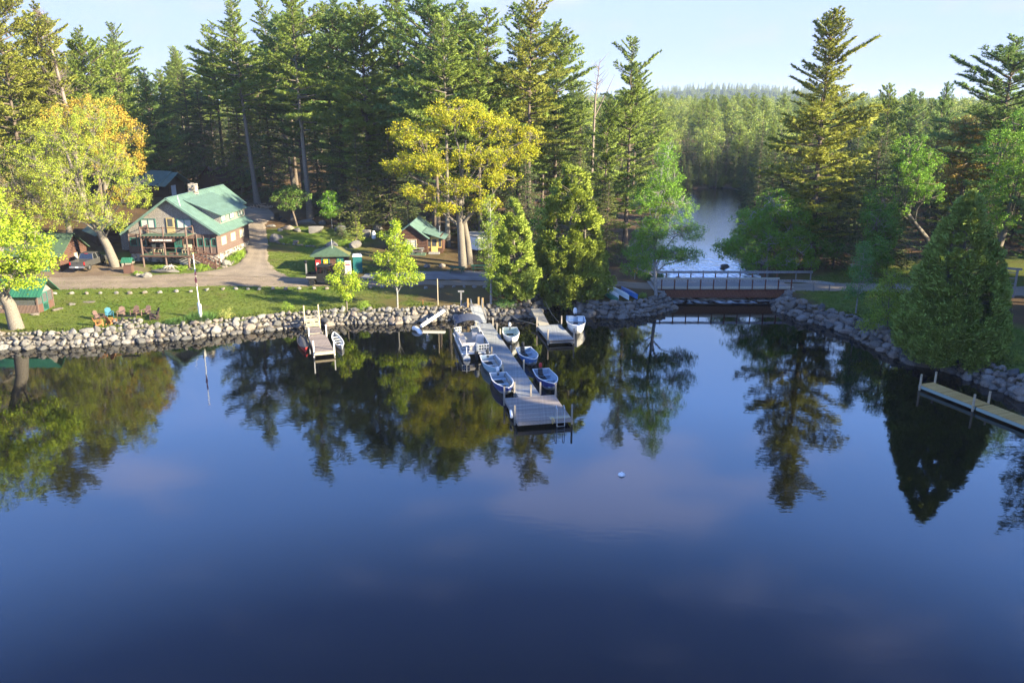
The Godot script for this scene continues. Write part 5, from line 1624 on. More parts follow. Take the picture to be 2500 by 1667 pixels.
	for s in [0, 1]:
		var zz := 0.45 if s == 0 else -dp - 0.45
		roof_plane(g, V(0.65, 3.55 + s * 0.001, -dp * 0.5), V(-len_ - 0.5, 3.55 + s * 0.001, -dp * 0.5), V(-len_ - 0.5, 1.98, zz), V(0.65, 1.98, zz), 0.06, M.roof_green, 22)
	# wishing well
	var w := thing("wishing_well", "little brown wishing well with a green ribbed roof", "well", on_ground(-46.8, -98.4), 5.0)
	var wb := MB.new()
	wb.box(V(0, 0.42, 0), V(0.95, 0.95, 0.9))
	part(w, "tub", wb, M.trim_brown)
	for x in [-0.42, 0.42]: part(w, "post", _beam(V(x, 0.8, 0), V(x, 1.75, 0), 0.09, 0.09), M.trim_brown)
	for s in [-1, 1]: roof_plane(w, V(-0.65, 1.85 + s * 0.001, 0), V(0.65, 1.85 + s * 0.001, 0), V(0.65, 1.3, s * 0.62), V(-0.65, 1.3, s * 0.62), 0.05, M.roof_green, 7)

func table_thing(called: String, label: String, at: Vector3, turn: float, m: Material, L := 1.9, group := "") -> Node3D:
	var o := thing(called, label, "picnic table", at, turn, group)
	for k in 5: part(o, "tabletop_board", box(V(0, 0.74, -0.32 + k * 0.16), V(L, 0.04, 0.145)), m)
	for s in [-1, 1]:
		for k in 2: part(o, "seat_board", box(V(0, 0.44, s * (0.66 + k * 0.14)), V(L, 0.04, 0.13)), m)
	for s in [-1, 1]:
		for t in [-1, 1]:
			part(o, "leg", _beam(V(s * L * 0.36, 0.0, t * 0.62), V(s * L * 0.36, 0.72, t * 0.2), 0.05, 0.1), m)
		part(o, "crossbar", _beam(V(s * L * 0.36 + 0.05, 0.39, -0.8), V(s * L * 0.36 + 0.05, 0.39, 0.8), 0.045, 0.09), m)
	return o

# ---------------------------------------------------------------- boats
# lofted open hull, bow towards +z, keel on y = 0 at draught. Returns [outer hull, inside, gunwale]
func hull(L: float, beam: float, depth: float, draught: float, stern := 0.85, rake := 0.35, vee := 0.45, canoe := false) -> Array:
	var outer := MB.new()
	var low := MB.new()
	var inner := MB.new()
	var rim := MB.new()
	var n := 14
	var sec := []
	for i in n + 1:
		var t := float(i) / n
		var z := lerpf(-L * 0.5, L * 0.5, t)
		var b: float
		var sheer := depth * (1.0 + 0.34 * t * t)
		if canoe:
			b = beam * 0.5 * pow(maxf(0.0, 1.0 - pow(absf(t * 2.0 - 1.0), 2.3)), 0.75)
			sheer = depth * (1.0 + 0.55 * pow(absf(t * 2.0 - 1.0), 3.0))
		else:
			b = beam * 0.5 * (lerpf(stern, 1.0, minf(1.0, t * 2.4)) if t < 0.42 else pow(maxf(0.0, 1.0 - pow((t - 0.42) / 0.58, 2.4)), 0.8))
		var keel := -draught
		if t > 0.72 and not canoe: keel = lerpf(-draught, depth * 0.75 - draught, pow((t - 0.72) / 0.28, 2.0))
		var zr := z + (rake * pow(maxf(0.0, (t - 0.7) / 0.3), 1.5) if not canoe else 0.0)
		var y1 := sheer - draught
		var pts := []
		for k in 5:
			var q := k / 4.0
			var w: float = b * [0.0, 0.62, 0.84, 0.95, 1.0][k]
			var y := lerpf(keel, y1, [0.0, 0.16, 0.40, 0.72, 1.0][k])
			if canoe:
				w = b * pow(q, 0.42)
				y = lerpf(keel, y1, pow(q, 1.7))
			pts.append(V(w, y, lerpf(z, zr, q)))
		sec.append(pts)
	for i in n:
		for s in [-1.0, 1.0]:
			var sv := V(s, 1, 1)
			for k in 4:
				var target := outer if k >= 2 else low
				target.quad(sec[i][k] * sv, sec[i + 1][k] * sv, sec[i + 1][k + 1] * sv, sec[i][k + 1] * sv)
				var sh := V(s * 0.94, 1, 0.985)
				var up := V(0, 0.035, 0)
				inner.quad(sec[i][k] * sh + up, sec[i][k + 1] * sh + up, sec[i + 1][k + 1] * sh + up, sec[i + 1][k] * sh + up)
			rim.beam(sec[i][4] * sv * V(0.985, 1, 1) + V(0, 0.02, 0), sec[i + 1][4] * sv * V(0.985, 1, 1) + V(0, 0.02, 0), 0.06, 0.045)
	# transom
	if not canoe:
		for k in 4:
			var target := outer if k >= 2 else low
			target.quad(sec[0][k], sec[0][k + 1], sec[0][k + 1] * V(-1, 1, 1), sec[0][k] * V(-1, 1, 1))
			inner.quad(sec[0][k] + V(0, 0, 0.05), sec[0][k + 1] + V(0, 0, 0.05), sec[0][k + 1] * V(-1, 1, 1) + V(0, 0, 0.05), sec[0][k] * V(-1, 1, 1) + V(0, 0, 0.05))
		rim.beam(sec[0][4] + V(0, 0.02, 0), sec[0][4] * V(-1, 1, 1) + V(0, 0.02, 0), 0.06, 0.05)
	return [outer, low, inner, rim]

func outboard(o: Node, at: Vector3, cowl: Material, s := 1.0, called := "outboard_motor") -> void:
	var m := MB.new()
	var pr := []
	for q in [[0.0, 0.52], [0.10, 0.50], [0.16, 0.40], [0.17, 0.22], [0.13, 0.1], [0.0, 0.08]]: pr.append(Vector2(q[0] * s, q[1] * s))
	m.lathe(at + V(0, 0.1 * s, 0), pr, 10, Basis().scaled(V(0.85, 1, 1.25)))
	var p := part(o, called, m, cowl)
	var l := MB.new()
	l.beam(at + V(0, 0.2 * s, 0), at + V(0, -0.75 * s, 0.02), 0.1 * s, 0.14 * s)
	l.box(at + V(0, 0.0, 0.12 * s), V(0.2 * s, 0.24 * s, 0.1 * s))
	l.box(at + V(0, -0.45 * s, -0.06 * s), V(0.22 * s, 0.02, 0.34 * s))
	l.beam(at + V(0, 0.2 * s, 0.1 * s), at + V(0.05, 0.36 * s, 0.55 * s), 0.045, 0.045)
	part(p, "leg", l, M.black_plastic)

func rowboat(label: String, at: Vector3, turn: float, side: Material, lower: Material, inside: Material, cowl: Material, opt := {}) -> Node3D:
	var o := thing("motor_boat", label, "boat", at, turn, "small outboard boats tied to the main dock")
	var L: float = opt.get("L", 4.35)
	var h := hull(L, 1.65, 0.74, 0.13, 0.86, 0.3, 0.45)
	part(o, "hull_side", h[0], side)
	part(o, "hull_bottom", h[1], lower)
	part(o, "inside", h[2], inside)
	part(o, "gunwale", h[3], M.white_paint)
	for z in [-0.33, -0.02, 0.24]: part(o, "seat", box(V(0, 0.30, L * z), V(1.32 if z < 0.2 else 1.1, 0.05, 0.3)), opt.get("seat", inside))
	part(o, "bow_seat", box(V(0, 0.42, L * 0.41), V(0.62, 0.04, 0.5)), opt.get("seat", inside))
	outboard(o, V(0, 0.5, -L * 0.5 - 0.12), cowl, 1.0)
	if opt.has("stripe"):
		pass
	if opt.get("chair", false):
		part(o, "swivel_seat", box(V(-0.2, 0.42, -L * 0.3), V(0.4, 0.08, 0.4)), M.black_plastic)
		part(o, "swivel_back", box(V(-0.2, 0.64, -L * 0.3 - 0.2), V(0.4, 0.42, 0.06), Basis(V(1, 0, 0), -0.2)), M.black_plastic)
	return o

func gas_can(label: String, at: Vector3, turn: float) -> void:
	var o := thing("fuel_can", label, "fuel can", at, turn, "red fuel cans")
	part(o, "tank", box(V(0, 0.12, 0), V(0.34, 0.24, 0.26)), M.red_paint)
	part(o, "cap", _beam(V(0.08, 0.24, 0), V(0.08, 0.29, 0), 0.07, 0.07), M.black_plastic)
	part(o, "handle", box(V(-0.05, 0.275, 0), V(0.14, 0.03, 0.04)), M.red_paint)

func make_boats() -> void:
	var lb := mat("light_blue", lin(0.30, 0.45, 0.52), 0.45, null, Vector3.ONE, false, null, 1.0, 0.0, 0.5)
	var db := mat("boat_blue", lin(0.035, 0.12, 0.30), 0.35, null, Vector3.ONE, false, null, 1.0, 0.0, 0.5)
	var navy := mat("boat_navy", lin(0.022, 0.035, 0.16), 0.35, null, Vector3.ONE, false, null, 1.0, 0.0, 0.5)
	var alu := mat("aluminium", lin(0.50, 0.53, 0.56), 0.4, noise_tex("roof_stain", 256, 0.012, 0.78, 1.0), V(1, 1, 1), false, null, 1.0, 0.45)
	var pale := mat("pale_green", lin(0.42, 0.50, 0.44), 0.5)
	var inb := mat("boat_inside", lin(0.27, 0.35, 0.43), 0.6)
	var grey := mat("boat_grey", lin(0.40, 0.40, 0.38), 0.6)
	var wht: Material = M.white_paint
	var T0 := 11.2
	rowboat("pale green outboard boat moored beside the pontoon bow, right side of the dock", V(-0.1, 0.0, -76.9), 3.0, wht, alu, pale, wht, {"L": 4.4})
	var b1 := rowboat("bright blue outboard boat with black seat, middle right of the main dock", V(1.45, 0, -70.0), T0, db, alu, inb, M.black_plastic, {"chair": true})
	gas_can("red fuel can in the bright blue boat", b1.transform * V(0.1, -0.04, 0.3), 20)
	var b2 := rowboat("navy outboard boat nearest the end platform, right side of the main dock", V(2.85, 0, -63.6), T0, navy, alu, inb, M.red_paint, {"chair": true})
	var b3 := rowboat("light blue outboard boat right behind the pontoon stern", V(-1.75, 0, -67.6), T0, lb, lb, inb, M.black_plastic, {"seat": grey})
	gas_can("red fuel can in the light blue boat", b3.transform * V(-0.3, -0.04, 0.2), 0)
	var b4 := rowboat("navy outboard boat in front of the light blue one, left of the dock", V(-0.75, 0, -62.6), T0, navy, alu, inb, wht, {})
	gas_can("red fuel can in the navy boat left of the dock", b4.transform * V(-0.1, -0.04, 0.35), 40)
	# bow rider with windscreen
	var o := thing("bowrider_boat", "white and black runabout with windscreen moored beside the square dock", "boat", V(6.55, 0, -80.9), -2.0)
	var h := hull(5.0, 2.0, 0.95, 0.25, 0.92, 0.45, 0.6)
	part(o, "hull_side", h[0], wht)
	part(o, "hull_bottom", h[1], wht)
	part(o, "inside", h[2], mat("seat_blue", lin(0.20, 0.27, 0.36), 0.6))
	part(o, "gunwale", h[3], wht)
	var st := MB.new()
	for s in [-1, 1]: st.beam(V(s * 0.99, 0.52, -2.4), V(s * 0.93, 0.60, 0.9), 0.04, 0.12)
	part(o, "stripe", st, M.black_plastic)
	part(o, "deck", box(V(0, 0.62, 1.35), V(1.15, 0.05, 1.3)), wht)
	var ws := MB.new()
	for s in [-1, 1]: ws.beam(V(s * 0.9, 0.75, 0.0), V(s * 0.88, 1.25, -0.2), 0.04, 0.04)
	ws.beam(V(-0.88, 1.25, -0.2), V(0.88, 1.25, -0.2), 0.04, 0.04)
	ws.beam(V(-0.9, 0.76, 0.02), V(0.9, 0.76, 0.02), 0.05, 0.05)
	for x in [-0.22, 0.22]: ws.beam(V(x, 0.76, 0.02), V(x, 1.25, -0.2), 0.035, 0.035)
	var wf := part(o, "windscreen", ws, M.steel)
	var gl := MB.new()
	gl.quad(V(-0.88, 0.78, 0.0), V(0.88, 0.78, 0.0), V(0.86, 1.23, -0.19), V(-0.86, 1.23, -0.19))
	part(wf, "pane", gl, M.glass)
	for x in [-0.5, 0.5]:
		part(o, "seat", box(V(x, 0.45, -0.9), V(0.5, 0.35, 0.5)), wht)
		part(o, "backrest", box(V(x, 0.8, -1.15), V(0.5, 0.5, 0.1)), wht)
	outboard(o, V(0, 0.62, -2.72), wht, 1.5)
	# pontoon boat
	var p := thing("pontoon_boat", "pontoon boat with dark canopy, grey fence panels and cream seats at the main dock", "boat", V(-3.85, 0, -73.9), 10.6 + 180.0)
	for s in [-1, 1]:
		var t := MB.new()
		t.tube([V(s * 0.88, 0.12, -3.6), V(s * 0.88, 0.12, 3.1), V(s * 0.88, 0.2, 3.6), V(s * 0.88, 0.32, 3.9)], [0.33, 0.33, 0.22, 0.03], 12)
		part(p, "float", t, alu)
	part(p, "deck", box(V(0, 0.52, 0.1), V(2.55, 0.12, 7.0)), grey)
	part(p, "deck_trim", box(V(0, 0.53, 0.1), V(2.6, 0.09, 7.05)), wht)
	var dk := mat("fence_panel", lin(0.06, 0.075, 0.085), 0.5)
	var rails := MB.new()
	var walls := [[V(-1.22, 0, -3.0), V(-1.22, 0, 3.2)], [V(1.22, 0, -3.0), V(1.22, 0, -0.6)], [V(1.22, 0, 0.4), V(1.22, 0, 3.2)], [V(-1.22, 0, 3.2), V(-0.5, 0, 3.5)], [V(0.5, 0, 3.5), V(1.22, 0, 3.2)], [V(-1.22, 0, -3.0), V(-0.3, 0, -3.0)], [V(0.55, 0, -3.0), V(1.22, 0, -3.0)]]
	for w in walls:
		var pn := MB.new()
		pn.beam(w[0] + V(0, 0.93, 0), w[1] + V(0, 0.93, 0), 0.03, 0.52)
		part(p, "fence_panel", pn, dk)
		for y in [0.66, 0.93, 1.2]: rails.beam(w[0] + V(0, y, 0), w[1] + V(0, y, 0), 0.05, 0.045)
		for k in 5: rails.beam(w[0].lerp(w[1], k / 4.0) + V(0, 0.58, 0), w[0].lerp(w[1], k / 4.0) + V(0, 1.22, 0), 0.04, 0.04)
	part(p, "rail", rails, wht)
	var cream := mat("vinyl", lin(0.52, 0.48, 0.43), 0.5)
	for q in [[0.85, 0.6, 0.62, 2.2, true], [-0.8, 2.2, 0.62, 1.4, true], [0.5, -2.3, 1.2, 0.7, false]]:
		part(p, "bench", box(V(q[0], 0.82, q[1]), V(q[2], 0.42, q[3])), cream)
		part(p, "bench_back", box(V(q[0] + (-0.28 if q[0] < -0.7 else 0.28) if q[4] else q[0], 1.12, q[1] if q[4] else q[1] - 0.3), V(0.14, 0.36, q[3]) if q[4] else V(q[2], 0.36, 0.14)), cream)
	var cap := MB.new()
	cap.box(V(-0.35, 0.95, 0.2), V(0.45, 0.12, 0.45))
	cap.box(V(-0.35, 1.25, 0.02), V(0.45, 0.55, 0.1))
	part(p, "captain_seat", cap, cream)
	var con := MB.new()
	con.box(V(-0.75, 0.95, -0.5), V(0.7, 0.75, 0.5))
	con.box(V(-0.75, 1.4, -0.55), V(0.6, 0.2, 0.1), Basis(V(1, 0, 0), 0.4))
	part(p, "console", con, cream)
	var wheel := MB.new()
	for k in 12: wheel.beam(V(-0.6 + cos(k * TAU / 12) * 0.17, 1.3 + sin(k * TAU / 12) * 0.17, -0.22), V(-0.6 + cos((k + 1) * TAU / 12) * 0.17, 1.3 + sin((k + 1) * TAU / 12) * 0.17, -0.22), 0.03, 0.03)
	part(p, "steering_wheel", wheel, M.black_plastic)
	var can := MB.new()
	var nseg := 8
	for i in nseg:
		var a := -1.0 + 2.0 * i / nseg
		var b := -1.0 + 2.0 * (i + 1) / nseg
		var ya := 2.65 - a * a * 0.3
		var yb := 2.65 - b * b * 0.3
		for zz in 3:
			var z0 := 0.6 + zz * 0.9
			var s0 := -0.04 * absf(zz - 1.5)
			can.quad(V(a * 1.25, ya - (0.08 if zz == 0 else 0.0), z0), V(b * 1.25, yb - (0.08 if zz == 0 else 0.0), z0), V(b * 1.25, yb - (0.08 if zz == 2 else 0.0), z0 + 0.9), V(a * 1.25, ya - (0.08 if zz == 2 else 0.0), z0 + 0.9))
	var canopy := part(p, "canopy", can, mat("canopy_cloth", lin(0.055, 0.065, 0.095), 0.8))
	var hoop := MB.new()
	for s in [-1, 1]:
		for z in [0.62, 3.28]: hoop.beam(V(s * 1.22, 1.2, 2.0), V(s * 1.24, 2.34, z), 0.035, 0.035)
		hoop.beam(V(s * 1.22, 1.2, 2.0), V(s * 1.24, 2.36, 1.9), 0.035, 0.035)
	part(canopy, "canopy_frame", hoop, M.steel)
	outboard(p, V(0, 0.55, -3.75), mat("motor_grey", lin(0.16, 0.18, 0.21), 0.4), 1.7)
	part(p, "swim_ladder", _beam(V(0.9, 0.5, -3.5), V(0.9, 1.2, -3.5), 0.3, 0.04), wht)

	# canoes in the water and on shore
	for c in [["red canoe with dark cover moored left of the small canoe dock", V(-19.95, 0.0, -74.9), -19.5 + 40.0, "red_paint", "canoe_dark", -1], ["silver aluminium canoe moored right of the small canoe dock", V(-16.75, 0.0, -75.6), 0.0, "aluminium", "aluminium", 1]]:
		var cn := thing("canoe", c[0], "canoe", c[1], 20.0, "canoes")
		var hh := hull(5.0, 0.92, 0.36, 0.08, 1, 0, 0.5, true)
		mat("canoe_dark", lin(0.05, 0.05, 0.055), 0.6)
		part(cn, "hull_side", hh[0], M[c[3]])
		part(cn, "hull_bottom", hh[1], M[c[3]])
		part(cn, "inside", hh[2], M[c[4]])
		part(cn, "gunwale", hh[3], M[c[4]] if c[5] < 0 else wht)
		if c[5] < 0:
			var cv := MB.new()
			for s in [-1.0, 1.0]:
				cv.quad(V(0, 0.42, -2.2), V(0, 0.36, 2.2), V(s * 0.36, 0.28, 1.0), V(s * 0.36, 0.28, -1.0))
			part(cn, "cover", cv, M["canoe_dark"])
		for z in [-1.4, -0.5, 0.4, 1.3]: part(cn, "thwart", box(V(0, 0.24, z), V(0.74, 0.03, 0.18 if absf(z) > 1 else 0.07)), wht if c[5] > 0 else M["canoe_dark"])
	var cg := mat("canoe_green", lin(0.02, 0.13, 0.09), 0.45)
	var cb := mat("canoe_blue", lin(0.03, 0.13, 0.36), 0.45)
	for c in [["dark green upturned canoe, front one of the four on the bank", V(11.0, 1.5, -89.2), cg], ["white upturned canoe beside the dark green one", V(11.2, 1.62, -90.4), M.white_paint], ["pale grey upturned canoe between the white and blue ones", V(12.3, 1.62, -90.2), mat("canoe_pale", lin(0.50, 0.56, 0.55), 0.5)], ["bright blue upturned canoe, right one of the four on the bank", V(13.3, 1.62, -90.5), cb]]:
		var cn := thing("canoe", c[0], "canoe", c[1], 16.0, "upturned canoes on the bank")
		var hh := hull(4.6, 0.9, 0.34, 0.0, 1, 0, 0.5, true)
		var q := Node3D.new()
		for i in 4:
			var pt := part(cn, ["hull_side", "hull_bottom", "inside", "gunwale"][i], hh[i], c[2])
			pt.transform = Transform3D(Basis(V(0, 0, 1), PI - 0.15), V(0, 0.3, 0))
		q.free()
	# mooring lines
	for r in [["rope from the shore to the square dock", [V(3.6, 1.5, -86.6), V(4.2, 0.8, -84.0), V(4.8, 0.62, -81.2)]], ["rope from the shore cedar to the main dock", [V(-1.2, 1.2, -85.3), V(0.6, 0.35, -83.2), V(2.4, 0.55, -80.6)]], ["bow line of the navy boat left of the dock", [V(0.0, 0.55, -60.5), V(0.35, 0.25, -60.1), V(0.75, 0.55, -59.6)]]]:
		var m := MB.new()
		m.tube(r[1], [0.02, 0.02, 0.02], 4)
		solo("mooring_rope", m, M.cream_wood, r[0], "rope", Vector3.ZERO, 0.0, "mooring ropes")

# ---------------------------------------------------------------- docks
# planked deck in local space: length along z (towards +z), planks across x
func planks(o: Node, x0: float, x1: float, z0: float, z1: float, y: float, pitch: float, mats: Array, gap := 0.012, called := "plank") -> void:
	var n := int(round((z1 - z0) / pitch))
	var pl := BoxMesh.new()
	pl.size = V(x1 - x0, 0.04, (z1 - z0) / n - gap)
	for i in n:
		var q := MeshInstance3D.new()
		q.name = called
		q.mesh = pl
		q.material_override = mats[rng.randi() % mats.size()]
		o.add_child(q, true)
		q.position = V((x0 + x1) * 0.5 + rr(-0.012, 0.012), y + rr(-0.004, 0.004), z0 + (i + 0.5) * (z1 - z0) / n)

func dock_post(o: Node, x: float, z: float, top: float, m: Material, r := 0.06) -> void:
	part(o, "post", _beam(V(x, -1.2, z), V(x, top, z), r * 2, r * 2), m)

func make_docks() -> void:
	rng.seed = 90
	var w := wood_tex()
	var grey := []
	var tones := [[0.34, 0.36, 0.36], [0.40, 0.42, 0.42], [0.28, 0.30, 0.31], [0.37, 0.37, 0.36]]
	for i in 4: grey.append(mat("dock_grey_%d" % i, lin(tones[i][0], tones[i][1], tones[i][2]), 0.9, w, V(0.5, 4, 4), true))
	var tan_ := []
	var tt := [[0.40, 0.335, 0.29], [0.45, 0.385, 0.335], [0.35, 0.30, 0.26], [0.42, 0.37, 0.33], [0.31, 0.27, 0.24]]
	for i in 5: tan_.append(mat("dock_tan_%d" % i, lin(tt[i][0], tt[i][1], tt[i][2]), 0.9, w, V(0.5, 4, 4), true))
	var fresh := []
	var ff := [[0.76, 0.47, 0.15], [0.82, 0.52, 0.18], [0.68, 0.41, 0.125]]
	for i in 3: fresh.append(mat("dock_new_%d" % i, lin(ff[i][0], ff[i][1], ff[i][2]), 0.85, w, V(1, 4, 4)))
	var post := mat("post_wood", lin(0.42, 0.37, 0.30), 0.9, w, V(4, 0.6, 4))
	var pale := mat("pale_post", lin(0.60, 0.50, 0.34), 0.9, w, V(4, 0.6, 4))
	# main dock
	var o := thing("main_dock", "long grey plank dock with boats on both sides and a wide end platform", "dock", V(1.36, 0, -59.2), 11.3)
	planks(o, -0.87, 0.87, -22.3, -0.05, 0.5, 0.148, grey)
	var fr := MB.new()
	for s in [-0.84, 0.84, 0.0]: fr.box(V(s, 0.36, -11.2), V(0.08, 0.22, 22.2))
	for k in 5: fr.box(V(0, 0.36, -22.2 + k * 5.5), V(1.7, 0.2, 0.08))
	part(o, "frame", fr, grey[2])
	for q in [[-0.95, -1.2, 1.35], [0.95, -0.5, 1.45], [-0.95, -6.0, 1.3], [0.95, -6.6, 1.4], [-0.95, -11.5, 1.25], [0.95, -12.3, 1.0], [0.95, -17.5, 1.2], [0.95, -19.3, 1.3], [-0.95, -20.5, 1.2], [0.98, -21.8, 1.2]]: dock_post(o, q[0], q[1], q[2], pale if absf(q[1] + 6.3) < 0.5 else post)
	# the ramp to shore
	var rp := MB.new()
	for k in 16:
		var t := k / 15.0
		rp.box(V(-0.15 - t * 0.05, 0.55 + t * 0.95, -22.6 - t * 3.0), V(1.15, 0.04, 0.19), Basis(V(1, 0, 0), 0.29))
	part(o, "ramp", rp, grey[1])
	for s in [-1, 1]:
		var hr := MB.new()
		for k in 3: hr.beam(V(-0.15 + s * 0.58, 0.55 + k * 0.45, -22.7 - k * 1.35), V(-0.15 + s * 0.58, 1.45 + k * 0.45, -22.7 - k * 1.35), 0.05, 0.05)
		hr.beam(V(-0.15 + s * 0.58, 1.45, -22.7), V(-0.15 + s * 0.58, 2.4, -25.5), 0.05, 0.05)
		part(o, "handrail", hr, M.galvanized)
	# end platform: wide boards across
	planks(o, -1.95, 1.95, 0.0, 5.0, 0.505, 0.2, tan_)
	var pf := MB.new()
	for s in [-1.93, 1.93]: pf.box(V(s, 0.36, 2.5), V(0.08, 0.24, 5.0))
	for z in [0.02, 2.5, 4.98]: pf.box(V(0, 0.355, z), V(3.9, 0.24, 0.08))
	part(o, "platform_frame", pf, tan_[1])
	for q in [[-2.02, 0.15, 1.5], [2.02, 0.1, 1.5], [-2.02, 4.2, 1.5], [2.02, 4.85, 1.5], [0.1, -0.06, 1.45]]: dock_post(o, q[0], q[1], q[2], post)
	var ld := MB.new()
	for s in [-0.28, 0.28]: ld.tube([V(1.15 + s, 0.5, 4.45), V(1.15 + s, 1.3, 4.5), V(1.15 + s, 1.45, 4.75), V(1.15 + s, 1.3, 5.05), V(1.15 + s, -0.9, 5.1)], [0.03, 0.03, 0.03, 0.03, 0.03], 6)
	for k in 4: ld.beam(V(0.87, 0.3 - k * 0.3, 5.1), V(1.43, 0.3 - k * 0.3, 5.1), 0.06, 0.03)
	part(o, "ladder", ld, M.steel)
	part(o, "ladder_board", box(V(1.15, 0.545, 4.75), V(1.5, 0.03, 0.45)), M.cream_wood)
	var fl := MB.new()
	fl.tube([V(-2.08, 0.62, 3.0), V(-2.2, 0.5, 3.9)], [0.1, 0.1], 8)
	part(o, "fender", fl, M.white_paint)
	part(o, "yellow_rope", _tube([V(0.55, 0.56, 4.7), V(0.62, 0.58, 4.95), V(0.68, 0.4, 5.06), V(0.55, 0.2, 5.06), V(0.5, 0.5, 5.05)], 0.035), M.yellow_paint)
	# square dock with gangway
	var s2 := thing("square_dock", "square grey floating dock with a gangway, right of the main dock", "dock", V(4.75, 0, -75.05), 10.8)
	planks(s2, -1.2, 1.2, -5.6, 0.0, 0.5, 0.14, grey)
	var f2 := MB.new()
	for s in [-1.17, 1.17]: f2.box(V(s, 0.34, -2.8), V(0.08, 0.26, 5.6))
	for z in [-5.58, -0.02]: f2.box(V(0, 0.335, z), V(2.4, 0.26, 0.08))
	part(s2, "frame", f2, grey[2])
	var un := MB.new()
	for k in 22: un.box(V(-1.12 + k * 0.107, 0.40, 0.05), V(0.06, 0.14, 0.06))
	part(s2, "edge_trim", un, mat("bark", Color.WHITE))
	for q in [[-1.28, -5.2, 1.5], [-1.28, -0.3, 1.5], [1.28, -5.2, 1.5], [1.28, -0.3, 1.5]]: dock_post(s2, q[0], q[1], q[2], post)
	var gw := MB.new()
	for k in 24:
		var t := k / 23.0
		gw.box(V(-0.45 - t * 0.05, 0.56 + t * 0.75, -5.6 - t * 3.6), V(1.05, 0.04, 0.15), Basis(V(1, 0, 0), 0.2))
	gw.beam(V(-0.95, 0.46, -5.5), V(-1.0, 1.2, -9.2), 0.06, 0.14)
	gw.beam(V(0.05, 0.46, -5.5), V(0.0, 1.2, -9.2), 0.06, 0.14)
	part(s2, "gangway", gw, mat("gangway_wood", lin(0.42, 0.385, 0.30), 0.9, w, V(0.5, 4, 4)))
	# small canoe dock with cream steps
	var cd := thing("canoe_dock", "small brown plank dock with cream steps and two canoes", "dock", V(-17.05, 0, -71.2), 19.5)
	var br := []
	for i in 3: br.append(mat("dock_brown_%d" % i, lin([0.30, 0.34, 0.26][i], [0.245, 0.28, 0.215][i], [0.215, 0.245, 0.19][i]), 0.9, w, V(0.5, 4, 4), true))
	planks(cd, -0.85, 0.85, -5.6, 0.0, 0.5, 0.14, br)
	planks(cd, -0.62, 0.62, -8.9, -5.65, 0.52, 0.14, br, 0.012, "ramp_plank")
	part(cd, "cleat_board", box(V(0, 0.56, -6.3), V(1.3, 0.04, 0.1)), M.cream_wood)
	var cf := MB.new()
	for s in [-0.82, 0.82]: cf.box(V(s, 0.37, -2.8), V(0.08, 0.2, 5.5))
	for s in [-0.58, 0.58]: cf.box(V(s, 0.4, -7.3), V(0.07, 0.2, 3.2))
	cf.box(V(0, 0.36, -0.02), V(1.7, 0.22, 0.09))
	part(cd, "frame", cf, M.cream_wood)
	part(cd, "bumper_log", _tube([V(-0.95, 0.3, 0.08), V(0.95, 0.3, 0.08)], 0.09), M.cream_wood)
	for q in [[-0.92, -0.2, 1.55], [0.92, -0.2, 1.4], [-0.75, -5.8, 1.3], [0.92, -5.8, 1.45]]: dock_post(cd, q[0], q[1], q[2], M.white_paint, 0.05)
	for s in [-0.72, 0.72]: part(cd, "stair_post", _beam(V(s, -0.6, -9.3), V(s, 2.6, -9.9), 0.12, 0.12), M.cream_wood)
	for k in 5: part(cd, "stair_tread", box(V(0, 0.62 + k * 0.19, -9.05 - k * 0.26), V(1.3, 0.05, 0.26)), M.cream_wood)
	var ris := MB.new()
	for k in 2: ris.box(V(0, 0.72 + k * 0.4, -9.25 - k * 0.4), V(1.3, 0.08, 0.05))
	for x in [-0.6, -0.2, 0.2, 0.6]: ris.beam(V(x, 0.6, -9.15), V(x, 1.2, -9.85), 0.08, 0.06)
	part(cd, "stair_lattice", ris, M.cream_wood)
	# new dock on the right
	var nd := thing("new_dock", "new yellow plank dock with green sides leading to the right shore", "dock", V(33.45, 0, -62.55), 20.0)
	planks(nd, -0.72, 0.72, 0.0, 5.3, 0.42, 0.14, fresh)
	planks(nd, -0.72, 0.72, 5.42, 20.0, 0.42, 0.14, fresh)
	var teal := mat("dock_side", lin(0.25, 0.31, 0.27), 0.8)
	for q in [[0.0, 5.3], [5.42, 20.0]]:
		for s in [-0.74, 0.74]: part(nd, "side_board", box(V(s, 0.27, (q[0] + q[1]) * 0.5), V(0.06, 0.24, q[1] - q[0])), teal)
	part(nd, "end_board", box(V(0, 0.27, -0.02), V(1.42, 0.24, 0.06)), teal)
	for q in [[-0.82, 0.2], [0.82, 0.1], [-0.82, 5.2], [0.82, 5.1], [-0.82, 11.5], [0.82, 11.4], [0.82, 17.5], [-0.82, 17.5]]: dock_post(nd, q[0], q[1], 1.35, pale)

func _tube(pts: Array, r: float, sides := 7) -> MB:
	var m := MB.new()
	var rad := []
	for p in pts: rad.append(r)
	m.tube(pts, rad, sides)
	return m

